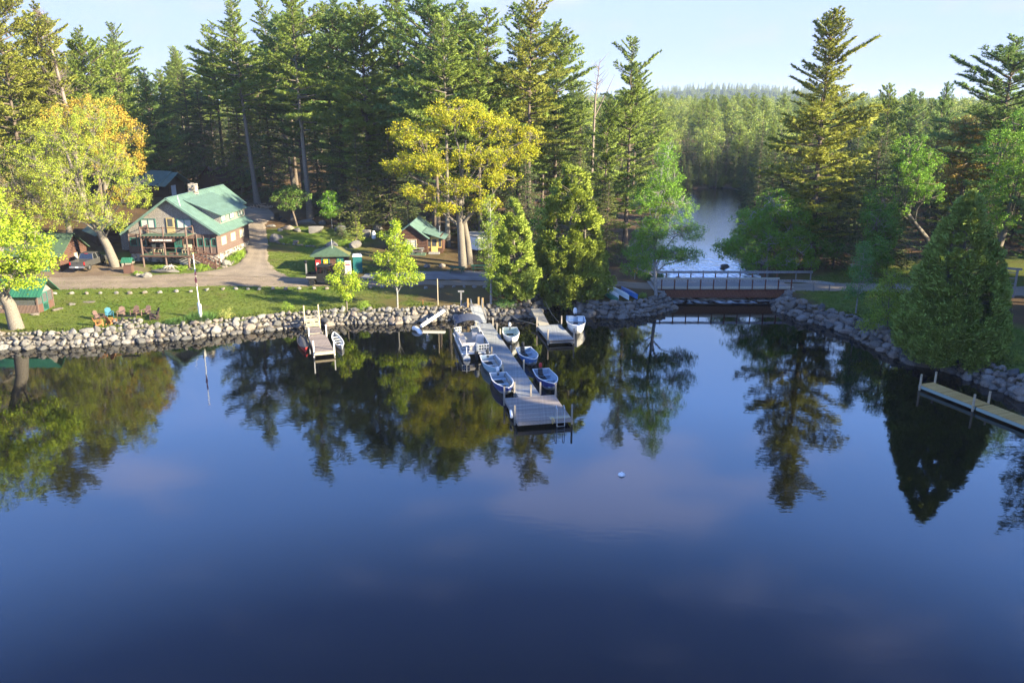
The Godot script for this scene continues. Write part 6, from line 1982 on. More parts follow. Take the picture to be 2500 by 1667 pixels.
# ---------------------------------------------------------------- bridge
func make_bridge() -> void:
	var o := thing("road_bridge", "rusty steel girder bridge with wooden deck and guard rails over the river", "bridge", V(0, 0, 0))
	var x0 := 16.9
	var x1 := 32.6
	for z in [-92.85, -97.85]:
		part(o, "girder", box(V((x0 + x1) * 0.5, 0.98, z), V(x1 - x0 - 1.0, 0.82, 0.06)), M.rust)
		for y in [0.55, 1.42]: part(o, "flange", box(V((x0 + x1) * 0.5, y, z), V(x1 - x0 - 1.0, 0.05, 0.3)), M.rust)
	for z in [-94.4, -96.2]: part(o, "girder", box(V((x0 + x1) * 0.5, 0.98, z), V(x1 - x0 - 1.0, 0.82, 0.06)), M.rust)
	var w := wood_tex()
	var dm := mat("deck_boards", lin(0.36, 0.345, 0.325), 0.9, w, V(4, 4, 0.6))
	var n := 62
	var bm := BoxMesh.new()
	bm.size = V((x1 - x0) / n - 0.015, 0.1, 5.1)
	for i in n:
		var q := MeshInstance3D.new()
		q.name = "deck_board"
		q.mesh = bm
		q.material_override = dm
		o.add_child(q, true)
		q.position = V(x0 + (i + 0.5) * (x1 - x0) / n, 1.53, -95.35)
	var cream := mat("curb_wood", lin(0.66, 0.61, 0.48), 0.85, w, V(0.6, 4, 4))
	for z in [-92.82, -97.88]: part(o, "curb", box(V((x0 + x1) * 0.5, 1.70, z), V(x1 - x0, 0.24, 0.22)), cream)
	for side in [[-92.68, 0.0], [-98.02, 0.6]]:
		var z: float = side[0]
		for i in 11:
			part(o, "rail_post", box(V(17.3 + i * 1.5 + side[1] * 0, 2.05, z), V(0.12, 1.25, 0.1)), M.rust)
		var rl := MB.new()
		var zi := z + (-0.08 if z > -95 else 0.08)
		var path := [V(16.4, 2.5, zi), V(33.0, 2.5, zi), V(35.6, 2.42, zi + (0.35 if z > -95 else -0.5)), V(37.0, 2.3, zi + (0.8 if z > -95 else -1.1))]
		for i in path.size() - 1:
			rl.beam(path[i] + V(0, 0.09, 0), path[i + 1] + V(0, 0.09, 0), 0.05, 0.11)
			rl.beam(path[i] - V(0, 0.09, 0), path[i + 1] - V(0, 0.09, 0), 0.05, 0.11)
			rl.beam(path[i], path[i + 1], 0.02, 0.12)
		part(o, "guard_rail", rl, M.galvanized)
		for x in [34.8, 36.6]: part(o, "rail_post", box(V(x, 1.9, z + (0.3 if x > 30 and z > -95 else (-0.5 if x > 30 else 0.0))), V(0.12, 1.0, 0.12)), M.grey_wood)
	for x in [17.1, 32.2]: part(o, "abutment", box(V(x, 0.3, -95.35), V(1.2, 2.1, 5.6)), M.concrete)
	# striped hazard marker at the left end
	var h := thing("hazard_sign", "black and yellow striped marker at the left end of the bridge", "sign", V(15.0, 1.6, -98.2), 0.0)
	part(h, "post", _beam(V(0, 0, 0), V(0, 1.4, 0), 0.06, 0.06), M.galvanized)
	part(h, "panel", box(V(0, 1.15, 0.05), V(0.6, 0.9, 0.03)), mat("sign_yellow", lin(0.75, 0.38, 0.02), 0.5))
	var st := MB.new()
	for k in 4: st.beam(V(-0.28, 0.78 + k * 0.22, 0.075), V(0.28, 0.92 + k * 0.22, 0.075), 0.01, 0.09)
	part(h, "stripes", st, M.black)
	# river boulders
	rng.seed = 63
	for q in [[21.5, -104.5, 0.7, 0.35, "dark boulder in the rapids behind the bridge"], [29.5, -112, 0.9, 0.5, "wet boulder in the rapids right of the current"], [24.5, -117, 0.5, 0.6, "small dark rock in mid river"], [31.2, -103.5, 1.1, 0.35, "dark boulder at the right bank behind the bridge"], [19.4, -100.5, 1.0, 0.3, "dark boulder at the left bank behind the bridge"], [28.4, -93.4, 0.7, 0.1, "foam-washed rock under the right end of the bridge"]]:
		var b := solo("boulder", T["big_rock_%d" % (rng.randi() % 4)], stone_mats()[4], q[4], "boulder", V(q[0], q[3], q[1]), rr(0, 360), "river boulders")
		b.scale = V(q[2], q[2] * 0.45, q[2] * 0.7)

# ---------------------------------------------------------------- vehicles
func wheel(o: Node, p: Vector3, r: float, w: float, rim: Material) -> void:
	var side := Basis(V(0, 0, 1), PI / 2)
	var t := MB.new()
	t.lathe(p, [Vector2(r * 0.58, -w * 0.5), Vector2(r * 0.92, -w * 0.5), Vector2(r, -w * 0.34), Vector2(r, w * 0.34), Vector2(r * 0.92, w * 0.5), Vector2(r * 0.58, w * 0.5)], 18, side)
	var wh := part(o, "wheel", t, M.rubber)
	var m := MB.new()
	m.lathe(p, [Vector2(0.0, -w * 0.42), Vector2(r * 0.2, -w * 0.44), Vector2(r * 0.6, -w * 0.36), Vector2(r * 0.6, w * 0.36), Vector2(r * 0.2, w * 0.44), Vector2(0.0, w * 0.42)], 14, side)
	part(wh, "rim", m, rim)

func make_vehicles() -> void:
	# pickup, front towards -z
	var paint := mat("truck_paint", lin(0.075, 0.073, 0.071), 0.3, null, Vector3.ONE, false, null, 1.0, 0.35, 0.5)
	paint.clearcoat_enabled = true
	paint.clearcoat = 0.6
	var tint := mat("dark_glass", lin(0.012, 0.014, 0.016), 0.08, null, Vector3.ONE, false, null, 1.0, 0.0, 0.6)
	var o := thing("pickup_truck", "grey four-door pickup truck parked nose-in beside the log cabin", "truck", on_ground(-52.5, -100.4, 0.02), -2.0)
	var b := MB.new()
	# cab and bonnet, body sides
	var hw := 0.95
	var secs := [[2.75, 0.62, 1.12], [2.7, 0.55, 1.2], [0.75, 0.50, 1.2], [0.74, 0.50, 1.22], [-1.45, 0.5, 1.2], [-2.6, 0.55, 1.1], [-2.85, 0.6, 0.95]]
	for i in secs.size() - 1:
		var A: Array = secs[i]
		var B: Array = secs[i + 1]
		for s in [-1, 1]:
			b.quad(V(s * hw, A[1], A[0]), V(s * hw, A[2], A[0]), V(s * hw, B[2], B[0]), V(s * hw, B[1], B[0]))
		if i >= 2: b.quad(V(-hw, A[2], A[0]), V(hw, A[2], A[0]), V(hw, B[2], B[0]), V(-hw, B[2], B[0]))
		b.quad(V(-hw, A[1], A[0]), V(hw, A[1], A[0]), V(hw, B[1], B[0]), V(-hw, B[1], B[0]))
	b.quad(V(-hw, 0.6, -2.85), V(hw, 0.6, -2.85), V(hw, 0.95, -2.85), V(-hw, 0.95, -2.85))
	part(o, "body", b, paint)
	var bed := MB.new()
	bed.box(V(0, 0.78, 1.75), V(1.6, 0.04, 1.9))
	bed.box(V(0, 1.0, 0.79), V(1.86, 0.44, 0.06))
	for s in [-1, 1]:
		bed.box(V(s * 0.88, 1.0, 1.75), V(0.12, 0.44, 1.95))
	part(o, "bed", bed, paint)
	var tg := part(o, "tailgate", box(V(0, 0.92, 2.74), V(1.58, 0.56, 0.08)), paint)
	part(tg, "handle", box(V(0, 1.05, 2.79), V(0.22, 0.07, 0.03)), M.black_plastic)
	part(o, "rear_bumper", box(V(0, 0.56, 2.86), V(1.86, 0.2, 0.2)), M.steel)
	part(o, "licence_plate", box(V(0, 0.57, 2.965), V(0.32, 0.16, 0.015)), M.white_paint)
	for s in [-1, 1]:
		part(o, "tail_light", box(V(s * 0.875, 1.0, 2.765), V(0.15, 0.36, 0.06)), mat("tail_red", lin(0.45, 0.02, 0.02), 0.25))
		part(o, "head_light", box(V(s * 0.72, 0.85, -2.87), V(0.35, 0.2, 0.05)), M.white_paint)
	# greenhouse
	var zb := [0.72, 0.55, -0.85, -1.55]
	var g := MB.new()
	var P := func(s: float, k: int) -> Vector3: return [V(s * 0.92, 1.2, 0.74), V(s * 0.76, 1.82, 0.5), V(s * 0.76, 1.84, -0.75), V(s * 0.9, 1.2, -1.5)][k]
	for s in [-1.0, 1.0]: g.quad(P.call(s, 0), P.call(s, 1), P.call(s, 2), P.call(s, 3))
	g.quad(P.call(-1.0, 0), P.call(1.0, 0), P.call(1.0, 1), P.call(-1.0, 1))
	g.quad(P.call(-1.0, 2), P.call(1.0, 2), P.call(1.0, 3), P.call(-1.0, 3))
	part(o, "window", g, tint)
	var rf := MB.new()
	rf.slab(V(-0.78, 1.87, 0.5), V(0.78, 1.87, 0.5), V(0.78, 1.88, -0.78), V(-0.78, 1.88, -0.78), 0.07)
	for s in [-1.0, 1.0]:
		for q in [[0, 1], [2, 3]]: rf.beam(P.call(s, q[0]) * V(1.01, 1, 1), P.call(s, q[1]) * V(1.01, 1, 1), 0.09, 0.06)
		rf.beam(V(s * 0.92, 1.2, -0.35), V(s * 0.78, 1.84, -0.2), 0.03, 0.09)
	part(o, "roof", rf, paint)
	part(o, "brake_light", box(V(0, 1.84, 0.53), V(0.4, 0.05, 0.04)), mat("tail_red", lin(0.45, 0.02, 0.02), 0.25))
	for s in [-1, 1]:
		part(o, "mirror", box(V(s * 1.06, 1.25, -1.15), V(0.2, 0.2, 0.1)), paint)
		part(o, "door", box(V(s * 0.952, 0.9, -0.95), V(0.012, 0.58, 0.95)), paint)
		part(o, "door", box(V(s * 0.952, 0.9, 0.05), V(0.012, 0.58, 0.9)), paint)
		wheel(o, V(s * 0.83, 0.38, 1.75), 0.38, 0.27, M.steel)
		wheel(o, V(s * 0.83, 0.38, -1.85), 0.38, 0.27, M.steel)
	# utility vehicle, front towards +x
	var u := thing("utility_vehicle", "black side-by-side utility vehicle parked on the road behind the sapling", "utility vehicle", on_ground(-22.0, -94.6, 0.06), 0.0)
	var ub := MB.new()
	ub.prism([V(-1.7, 0.62, 0), V(-0.75, 0.62, 0), V(-0.7, 0.38, 0), V(0.95, 0.38, 0), V(1.0, 0.7, 0), V(1.75, 0.75, 0), V(1.8, 0.95, 0), V(1.0, 1.12, 0), V(0.8, 1.0, 0), V(-0.7, 0.85, 0), V(-1.7, 0.8, 0)], V(0, 0, 1.4))
	var up := part(u, "body", ub, M.black_plastic)
	up.position = V(0, 0, -0.7)
	var tb := MB.new()
	tb.box(V(-1.25, 0.86, 0), V(1.05, 0.06, 1.42))
	for s in [-1, 1]: tb.box(V(-1.25, 1.02, s * 0.7), V(1.05, 0.28, 0.05))
	for s in [-1.76, -0.74]: tb.box(V(s, 1.02, 0), V(0.05, 0.28, 1.42))
	part(u, "cargo_box", tb, M.black)
	part(u, "cargo_side", box(V(-1.25, 0.86, 0.735), V(1.02, 0.16, 0.02)), mat("dusty", lin(0.30, 0.28, 0.25), 0.9))
	part(u, "tail_light", box(V(-1.8, 0.85, 0.6), V(0.04, 0.12, 0.12)), M.red_paint)
	var cab := MB.new()
	for s in [-0.68, 0.68]:
		cab.tube([V(-0.68, 0.85, s), V(-0.62, 1.9, s), V(0.55, 1.95, s), V(1.05, 1.05, s)], [0.035, 0.035, 0.035, 0.035], 6)
		cab.tube([V(0.05, 0.85, s), V(0.0, 1.92, s)], [0.03, 0.03], 6)
	part(u, "roll_cage", cab, M.black)
	var rfu := MB.new()
	rfu.slab(V(-0.75, 1.98, -0.74), V(0.65, 2.02, -0.74), V(0.65, 2.02, 0.74), V(-0.75, 1.98, 0.74), 0.07)
	part(u, "roof", rfu, M.black_plastic)
	for s in [-0.7, 0.7]: part(u, "door", box(V(0.1, 0.85, s), V(1.4, 0.75, 0.03)), M.black)
	var dkc := mat("cab_screen", Color(0.05, 0.05, 0.06, 0.55), 0.5)
	dkc.transparency = BaseMaterial3D.TRANSPARENCY_ALPHA
	for s in [-0.69, 0.69]: part(u, "window", box(V(-0.05, 1.55, s), V(1.15, 0.65, 0.015)), dkc)
	part(u, "rear_panel", box(V(-0.66, 1.45, 0), V(0.02, 0.95, 1.3)), M.black)
	for x in [-0.45, 0.3]:
		part(u, "seat", box(V(x, 0.95, 0), V(0.45, 0.18, 1.2)), M.black_plastic)
		part(u, "backrest", box(V(x - 0.22, 1.25, 0), V(0.1, 0.55, 1.2)), M.black_plastic)
	for s in [-0.6, 0.6]:
		for x in [-1.2, 1.3]:
			var q := Node3D.new()
			q.free()
			var t := MB.new()
			var ax := Basis(V(1, 0, 0), PI / 2)
			t.lathe(V(x, 0.33, s), [Vector2(0.18, -0.13), Vector2(0.3, -0.13), Vector2(0.33, -0.08), Vector2(0.33, 0.08), Vector2(0.3, 0.13), Vector2(0.18, 0.13)], 16, ax)
			var wh := part(u, "wheel", t, M.rubber)
			var rm := MB.new()
			rm.lathe(V(x, 0.33, s), [Vector2(0, -0.1), Vector2(0.19, -0.09), Vector2(0.19, 0.09), Vector2(0, 0.1)], 12, ax)
			part(wh, "rim", rm, M.black_plastic)
	u.scale = V(1.15, 1.15, 1.15)
	# white cargo trailer with a v nose
	var c := thing("cargo_trailer", "white enclosed cargo trailer behind the picnic tables", "trailer", on_ground(-5.2, -113.6), 0.0)
	var cb := MB.new()
	cb.prism([V(-1.05, 0.45, 0), V(0.45, 0.35, 0.95), V(1.7, 0.45, 0), V(1.7, 0.45, -3.4), V(-1.05, 0.45, -3.4)], V(0, 1.75, 0))
	part(c, "body", cb, M.white_paint)
	var crf := MB.new()
	crf.prism([V(-1.1, 2.2, 0.03), V(0.45, 2.2, 1.0), V(1.75, 2.2, 0.03), V(1.75, 2.2, -3.45), V(-1.1, 2.2, -3.45)], V(0, 0.12, 0))
	part(c, "roof", crf, M.concrete)
	part(c, "corner_trim", _beam(V(0.45, 0.4, 0.97), V(0.45, 2.2, 0.97), 0.08, 0.05), M.steel)
	part(c, "latch", box(V(0.75, 1.8, 0.76), V(0.14, 0.2, 0.06), Basis(Vector3.UP, 0.65)), M.black)
	for z in [-1.6, -2.4]:
		wheel(c, V(1.55, 0.33, z), 0.33, 0.2, M.steel)
		wheel(c, V(-0.9, 0.33, z), 0.33, 0.2, M.steel)
	part(c, "hitch", _beam(V(0.45, 0.4, 0.8), V(0.45, 0.4, 2.0), 0.12, 0.1), M.black)
	# little black cart behind the lodge
	var k := thing("garden_cart", "small black garden cart at the edge of the trees behind the lodge", "cart", on_ground(-45.3, -139.4), 20)
	part(k, "tray", box(V(0, 0.65, 0), V(1.4, 0.3, 0.8)), M.black)
	part(k, "handle", _beam(V(0.7, 0.7, 0), V(1.5, 1.0, 0), 0.06, 0.06), M.black)
	for s in [-0.45, 0.45]:
		var t := MB.new()
		t.lathe(V(0.2, 0.25, s), [Vector2(0, -0.07), Vector2(0.25, -0.06), Vector2(0.25, 0.06), Vector2(0, 0.07)], 12, Basis(V(1, 0, 0), PI / 2))
		part(k, "wheel", t, M.rubber)

# ---------------------------------------------------------------- lawn and yard things
func adirondack(called: String, label: String, x: float, z: float, turn: float, m: Material, group: String) -> void:
	var o := thing(called, label, "chair", on_ground(x, z), turn, group)
	for k in 6: part(o, "seat_slat", box(V(0, 0.33 - k * 0.028, 0.28 - k * 0.1), V(0.52, 0.022, 0.085), Basis(V(1, 0, 0), -0.27)), m)
	var bk := Basis(V(1, 0, 0), -0.42)
	for k in 5:
		var x0 := (k - 2) * 0.112
		var h := 0.86 - absf(k - 2) * 0.055
		part(o, "back_slat", box(V(x0, 0.16, -0.22) + bk * V(0, h * 0.5, 0), V(0.098, h, 0.022), bk), m)
	part(o, "back_brace", box(V(0, 0.16, -0.24) + bk * V(0, 0.45, -0.02), V(0.6, 0.07, 0.025), bk), m)
	for s in [-1, 1]:
		part(o, "arm", box(V(s * 0.33, 0.56, 0.0), V(0.13, 0.025, 0.72)), m)
		part(o, "leg", box(V(s * 0.30, 0.28, 0.31), V(0.03, 0.56, 0.1)), m)
		part(o, "leg", _beam(V(s * 0.275, 0.36, 0.34), V(s * 0.275, 0.02, -0.5), 0.03, 0.11), m)
		part(o, "arm_post", box(V(s * 0.31, 0.33, -0.3), V(0.03, 0.46, 0.06)), m)

func bush_mesh(seed_: int, r: float, h: float, n: int, key: String, sc := 1.0) -> ArrayMesh:
	rng.seed = seed_
	var st := SurfaceTool.new()
	st.begin(Mesh.PRIMITIVE_TRIANGLES)
	for i in n:
		var d := rdir()
		d.y = absf(d.y)
		var p := V(d.x * r, d.y * h, d.z * r) * pow(rng.randf(), 0.4)
		var s := rr(0.5, 0.9) * sc
		st.append_from(SPRAY[key][rng.randi() % 4], 0, Transform3D(Basis(rdir(), rr(0, TAU)).scaled(V(s, s, s)), p))
	return st.commit()

func tuft_mesh(seed_: int, r: float, h: float, n: int) -> ArrayMesh:
	rng.seed = seed_
	var m := MB.new()
	for i in n:
		m.tint(jitter(0.7, 1.25, 0.1))
		var a := rr(0, TAU)
		var q := r * sqrt(rng.randf())
		var p := V(cos(a) * q, 0, sin(a) * q)
		blade(m, p, (V(rr(-0.5, 0.5), 1.0, rr(-0.5, 0.5)) + p * 0.6).normalized(), h * rr(0.6, 1.2), 0.05)
	return m.mesh()

func make_yard() -> void:
	var brown := mat("chair_brown", lin(0.125, 0.078, 0.065), 0.7)
	var rose := mat("chair_rose", lin(0.165, 0.105, 0.088), 0.7)
	var dark := mat("chair_dark", lin(0.055, 0.038, 0.036), 0.7)
	var blue := mat("chair_blue", lin(0.025, 0.13, 0.19), 0.6)
	var orange := mat("chair_orange", lin(0.33, 0.14, 0.05), 0.65)
	var g := "lawn chairs around the fire pit"
	adirondack("lawn_chair", "brown lawn chair behind the orange ones, left of the blue chair", -41.3, -79.3, 75, brown, g)
	adirondack("lawn_chair", "blue lawn chair by the fire pit", -40.7, -80.2, 40, blue, g)
	adirondack("lawn_chair", "pinkish brown lawn chair just right of the blue chair", -39.7, -80.6, 12, rose, g)
	adirondack("lawn_chair", "brown lawn chair facing the fire pit straight on, middle of the row", -38.5, -81.0, -3, brown, g)
	adirondack("lawn_chair", "brown lawn chair between the middle one and the dark pair", -37.4, -81.1, -12, rose, g)
	adirondack("lawn_chair", "dark lawn chair at the right end of the row, farther one", -36.3, -80.5, -50, dark, g)
	adirondack("lawn_chair", "dark lawn chair at the right end of the row, nearer one", -35.9, -79.5, -80, dark, g)
	adirondack("lawn_chair", "orange lawn chair nearest the stone wall", -40.3, -77.2, 120, orange, g)
	adirondack("lawn_chair", "orange lawn chair beside the fire pit stones", -39.4, -77.9, 150, orange, g)
	# fire pit
	var f := thing("fire_pit", "stone fire pit with a black grill rack on the lawn", "fire pit", on_ground(-38.0, -78.2))
	rng.seed = 71
	for i in 26:
		var a := TAU * i / 26
		var s := rr(0.16, 0.26)
		put_stone(f, V(cos(a) * 1.25, 0.1 + (0.18 if i % 2 else 0.0), sin(a) * 0.75), V(s * 1.3, s * 0.8, s))
	part(f, "ash", _disc(V(0, 0.06, 0), 1.0, 0.6), mat("ash", lin(0.07, 0.065, 0.06), 1.0))
	var gr := MB.new()
	for x in [-0.75, 0.75]:
		for z in [-0.3, 0.3]: gr.beam(V(x, 0, z), V(x * 0.95, 0.75, z), 0.04, 0.04)
	for k in 9: gr.beam(V(-0.85, 0.76, -0.32 + k * 0.08), V(0.85, 0.76, -0.32 + k * 0.08), 0.02, 0.02)
	for x in [-0.85, 0.0, 0.85]: gr.beam(V(x, 0.745, -0.34), V(x, 0.745, 0.34), 0.03, 0.03)
	part(f, "grill_rack", gr, M.black)
	solo("stone_slab", T["big_rock_1"], stone_mats()[3], "flat round stone slab set in the lawn left of the flagpole", "stone", on_ground(-33.7, -79.3, 0.04), 0.0).scale = V(0.62, 0.08, 0.42)
	# flagpole
	var fp := thing("flagpole", "white flagpole with a limp striped flag on the shore lawn", "flagpole", on_ground(-31.5, -80.2))
	part(fp, "base_post", box(V(0, 0.7, 0), V(0.26, 1.5, 0.26)), M.white_paint)
	part(fp, "cap", box(V(-0.1, 1.5, 0), V(0.12, 0.3, 0.2)), M.white_paint)
	var po := MB.new()
	po.tube([V(0.05, 0.1, 0.16), V(-0.02, 6.6, 0.16)], [0.055, 0.035], 8)
	part(fp, "pole", po, M.white_paint)
	part(fp, "finial", _ball(V(-0.02, 6.65, 0.16), 0.08), M.yellow_paint)
	# the flag hangs in folds
	var stripe := [mat("flag_red", lin(0.45, 0.04, 0.05), 0.85), mat("flag_white", lin(0.68, 0.66, 0.64), 0.85)]
	var fl := Node3D.new()
	for k in 7:
		var m := MB.new()
		var z0 := 0.22 + k * 0.035
		for i in 8:
			var y0 := 5.0 - i * 0.17 - k * 0.05
			var w0 := 0.05 * sin(i * 1.3 + k)
			var w1 := 0.05 * sin((i + 1) * 1.3 + k)
			m.quad(V(0.02 + w0, y0, z0), V(0.10 + w0, y0 - 0.02, z0 + 0.05), V(0.10 + w1, y0 - 0.21, z0 + 0.05), V(0.02 + w1, y0 - 0.19, z0))
		part(fp, "flag_fold", m, stripe[k % 2])
	var cn := part(fp, "flag_canton", box(V(0.05, 4.95, 0.23), V(0.07, 0.3, 0.05)), mat("flag_blue", lin(0.03, 0.05, 0.20), 0.85))
	fl.free()
	# poles and posts near the main dock
	var pole := MB.new()
	pole.tube([V(0, -0.3, 0), V(0, 2.9, 0)], [0.06, 0.05], 7)
	solo("wooden_pole", pole, mat("pale_post", Color.WHITE), "thin pale pole standing in the brown grass left of the main dock", "pole", on_ground(-8.0, -86.0))
	var tp := thing("t_post", "grey wooden T-shaped post at the head of the main dock", "post", on_ground(-5.5, -86.2))
	part(tp, "post", _beam(V(0, -0.3, 0), V(0, 1.5, 0), 0.18, 0.16), M.grey_wood)
	part(tp, "crosspiece", box(V(0, 1.55, 0), V(0.65, 0.16, 0.2)), M.grey_wood)
	var np := [[-4.75, -85.9, "left"], [-3.6, -86.1, "middle"], [-3.15, -86.0, "right"]]
	for q in np: solo("dock_post", _beam(V(0, -0.4, 0), V(0, 1.1, 0), 0.2, 0.18), M.new_wood, "yellow wooden post at the ramp of the main dock, %s one of three" % q[2], "post", on_ground(q[0], q[1]), 0.0, "ramp posts")
	solo("survey_stake", _beam(V(0, -0.2, 0), V(0, 0.6, 0), 0.05, 0.05), M.chair_orange, "little orange stake in the grass left of the pale pole", "stake", on_ground(-9.6, -85.9))
	# white pipe with an elbow lying in the water
	var pp := thing("plastic_pipe", "white plastic pipe running from the stone wall into the water", "pipe", Vector3.ZERO)
	part(pp, "pipe", _tube([V(-7.2, 1.15, -83.9), V(-9.3, 0.28, -80.9)], 0.19, 12), M.white_paint)
	part(pp, "elbow", _tube([V(-10.0, 0.22, -80.3), V(-9.75, 0.3, -80.0), V(-9.45, 0.2, -79.6), V(-9.2, 0.0, -79.2), V(-9.1, -0.4, -79.0)], 0.23, 12), M.white_paint)
	part(pp, "strap", _beam(V(-8.75, 0.55, -81.7), V(-8.75, 0.95, -81.7), 0.05, 0.05), M.white_paint)
	# buoy
	var by := MB.new()
	by.lathe(V(6.79, 0.02, -46.4), [Vector2(0.0, -0.12), Vector2(0.16, -0.1), Vector2(0.24, 0.0), Vector2(0.18, 0.09), Vector2(0.06, 0.13), Vector2(0.05, 0.18), Vector2(0, 0.19)], 14)
	solo("mooring_buoy", by, M.white_paint, "small white buoy floating alone on the open water", "buoy")
	# picnic tables
	var gt := mat("table_green", lin(0.015, 0.085, 0.055), 0.55)
	table_thing("picnic_table", "dark green picnic table left of the golden oak trunk", on_ground(-6.9, -100.9, 0.03), -12, gt, 2.0, "green picnic tables")
	table_thing("picnic_table", "dark green picnic table right of the golden oak trunk", on_ground(-4.2, -102.3, 0.03), 6, gt, 2.0, "green picnic tables")
	# gas tank
	var tk := MB.new()
	tk.lathe(Vector3.ZERO, [Vector2(0.0, 0.0), Vector2(0.2, 0.02), Vector2(0.3, 0.12), Vector2(0.3, 0.88), Vector2(0.22, 0.98), Vector2(0.0, 1.02)], 16)
	var gk := thing("gas_tank", "white upright gas tank beside the tall garden boulder", "gas tank", on_ground(-20.0, -117.9))
	part(gk, "tank", tk, M.white_paint)
	var tc := MB.new()
	tc.lathe(Vector3.ZERO, [Vector2(0.16, 0.98), Vector2(0.16, 1.18), Vector2(0.13, 1.18), Vector2(0.13, 1.0)], 12)
	part(gk, "collar", tc, M.white_paint)
	# lantern post
	var lp := thing("lantern_post", "wooden post with a dark roofed lantern beside the shed", "post", on_ground(-25.2, -98.7))
	part(lp, "post", _beam(V(0, -0.3, 0), V(0, 1.5, 0), 0.16, 0.16), M.grey_wood)
	part(lp, "lantern", box(V(0, 1.6, 0), V(0.2, 0.24, 0.2)), M.black)
	var lc := MB.new()
	lc.lathe(V(0, 1.7, 0), [Vector2(0.3, 0.0), Vector2(0.05, 0.2), Vector2(0.0, 0.24)], 4)
	part(lp, "lantern_roof", lc, M.black)
	# hip-roofed shed with pumps and toilet
	var s := thing("fuel_shed", "small red log shed with a low green hip roof", "shed", V(-22.5, gh(-22.5, -101.2) - 0.05, -100.2), 5.0)
	var lw := MB.new()
	var w := 3.7
	var d := 3.2
	log_wall(lw, V(-w * 0.5, 0, 0), V(w * 0.5, 0, 0), 2.25, 0.1, V(0, 0, 1))
	log_wall(lw, V(-w * 0.5, 0, -d), V(w * 0.5, 0, -d), 2.25, 0.1, V(0, 0, -1))
	log_wall(lw, V(w * 0.5, 0, 0), V(w * 0.5, 0, -d), 2.25, 0.1, V(1, 0, 0))
	log_wall(lw, V(-w * 0.5, 0, 0), V(-w * 0.5, 0, -d), 2.25, 0.1, V(-1, 0, 0))
	part(s, "log_wall", lw, M.log_red)
	part(s, "inner_wall", box(V(0, 1.12, -d * 0.5), V(w - 0.05, 2.2, d - 0.05)), M.log_brown)
	var e := 0.55
	var ap := V(0.15, 3.15, -d * 0.5)
	var cs := [V(-w * 0.5 - e, 2.25, e), V(w * 0.5 + e, 2.25, e), V(w * 0.5 + e, 2.25, -d - e), V(-w * 0.5 - e, 2.25, -d - e)]
	for i in 4:
		var q := MB.new()
		q.prism([cs[i], cs[(i + 1) % 4], ap], V(0, -0.06, 0))
		part(s, "roof", q, M.roof_moss if i == 1 else M.roof_dull)
	var fb := MB.new()
	for i in 4: fb.beam(cs[i] - V(0, 0.1, 0), cs[(i + 1) % 4] - V(0, 0.1, 0), 0.05, 0.16)
	part(s, "fascia", fb, M.roof_dull)
	part(s, "door", box(V(1.2, 1.0, 0.12), V(0.85, 1.95, 0.06)), M.teal_paint)
	window(s, V(-0.6, 1.35, 0.12), 1.0, 0.8, Basis.IDENTITY, M.teal_paint, M.screen, 2, 1)
	var ys := part(s, "yellow_sign", box(V(-0.55, 1.35, 0.30), V(0.5, 0.75, 0.04)), mat("sign_gold", lin(0.72, 0.48, 0.03), 0.5))
	var em := MB.new()
	em.lathe(V(-0.55, 1.38, 0.325), [Vector2(0.13, 0.0), Vector2(0.09, 0.008), Vector2(0.0, 0.008)], 14, Basis(V(1, 0, 0), PI / 2))
	part(ys, "emblem", em, M.red_paint)
	var e2 := MB.new()
	for k in 2: e2.box(V(-0.55, 1.38, 0.336), V(0.13 if k == 0 else 0.045, 0.045 if k == 0 else 0.13, 0.006 + k * 0.001))
	part(ys, "emblem", e2, M.white_paint)
	part(s, "board", box(V(-0.65, 1.95, 0.18), V(0.9, 0.1, 0.08), Basis(V(0, 0, 1), 0.05)), M.cream_wood)
	part(s, "flagstick", _beam(V(0.2, 2.9, -0.8), V(0.15, 4.1, -0.8), 0.03, 0.03), M.white_paint)
	var rb := thing("red_pump", "red upright box with a white label in front of the shed", "fuel pump", s.transform * V(-1.45, 0.0, 0.55), 5.0, "fuel pumps")
	part(rb, "cabinet", box(V(0, 0.85, 0), V(0.55, 1.7, 0.4)), M.red_paint)
	part(rb, "label_plate", box(V(-0.02, 1.15, 0.205), V(0.34, 0.45, 0.015)), M.white_paint)
	var wp := thing("white_pump", "white fuel pump with a dark display beside the green toilet", "fuel pump", s.transform * V(2.2, 0.0, 0.9), 5.0, "fuel pumps")
	part(wp, "cabinet", box(V(0, 0.8, 0), V(0.7, 1.6, 0.5)), M.white_paint)
	part(wp, "display", box(V(0, 1.12, 0.255), V(0.6, 0.14, 0.02)), M.red_paint)
	part(wp, "dial_panel", box(V(0, 1.36, 0.255), V(0.56, 0.3, 0.02)), M.concrete)
	var tl := thing("portable_toilet", "teal portable toilet with a white roof beside the shed", "toilet", s.transform * V(3.3, 0.0, 0.2), 12.0)
	var teal := mat("toilet_teal", lin(0.013, 0.095, 0.095), 0.5)
	part(tl, "cabin", box(V(0, 1.05, 0), V(1.1, 2.05, 1.1)), teal)
	part(tl, "door", box(V(0.56, 1.05, 0), V(0.03, 1.85, 0.8)), teal)
	part(tl, "notice", box(V(0.58, 1.7, 0.1), V(0.02, 0.25, 0.3)), M.white_paint)
	var tr := MB.new()
	tr.prism([V(-0.6, 2.08, 0.6), V(0.6, 2.08, 0.6), V(0.5, 2.28, 0.4), V(-0.5, 2.28, 0.4)], V(0, 0, -1.0))
	tr.box(V(0, 2.1, 0), V(1.2, 0.06, 1.2))
	for k in 4: tr.box(V(-0.36 + k * 0.24, 2.29, -0.1), V(0.06, 0.05, 0.95))
	part(tl, "roof", tr, M.white_paint)
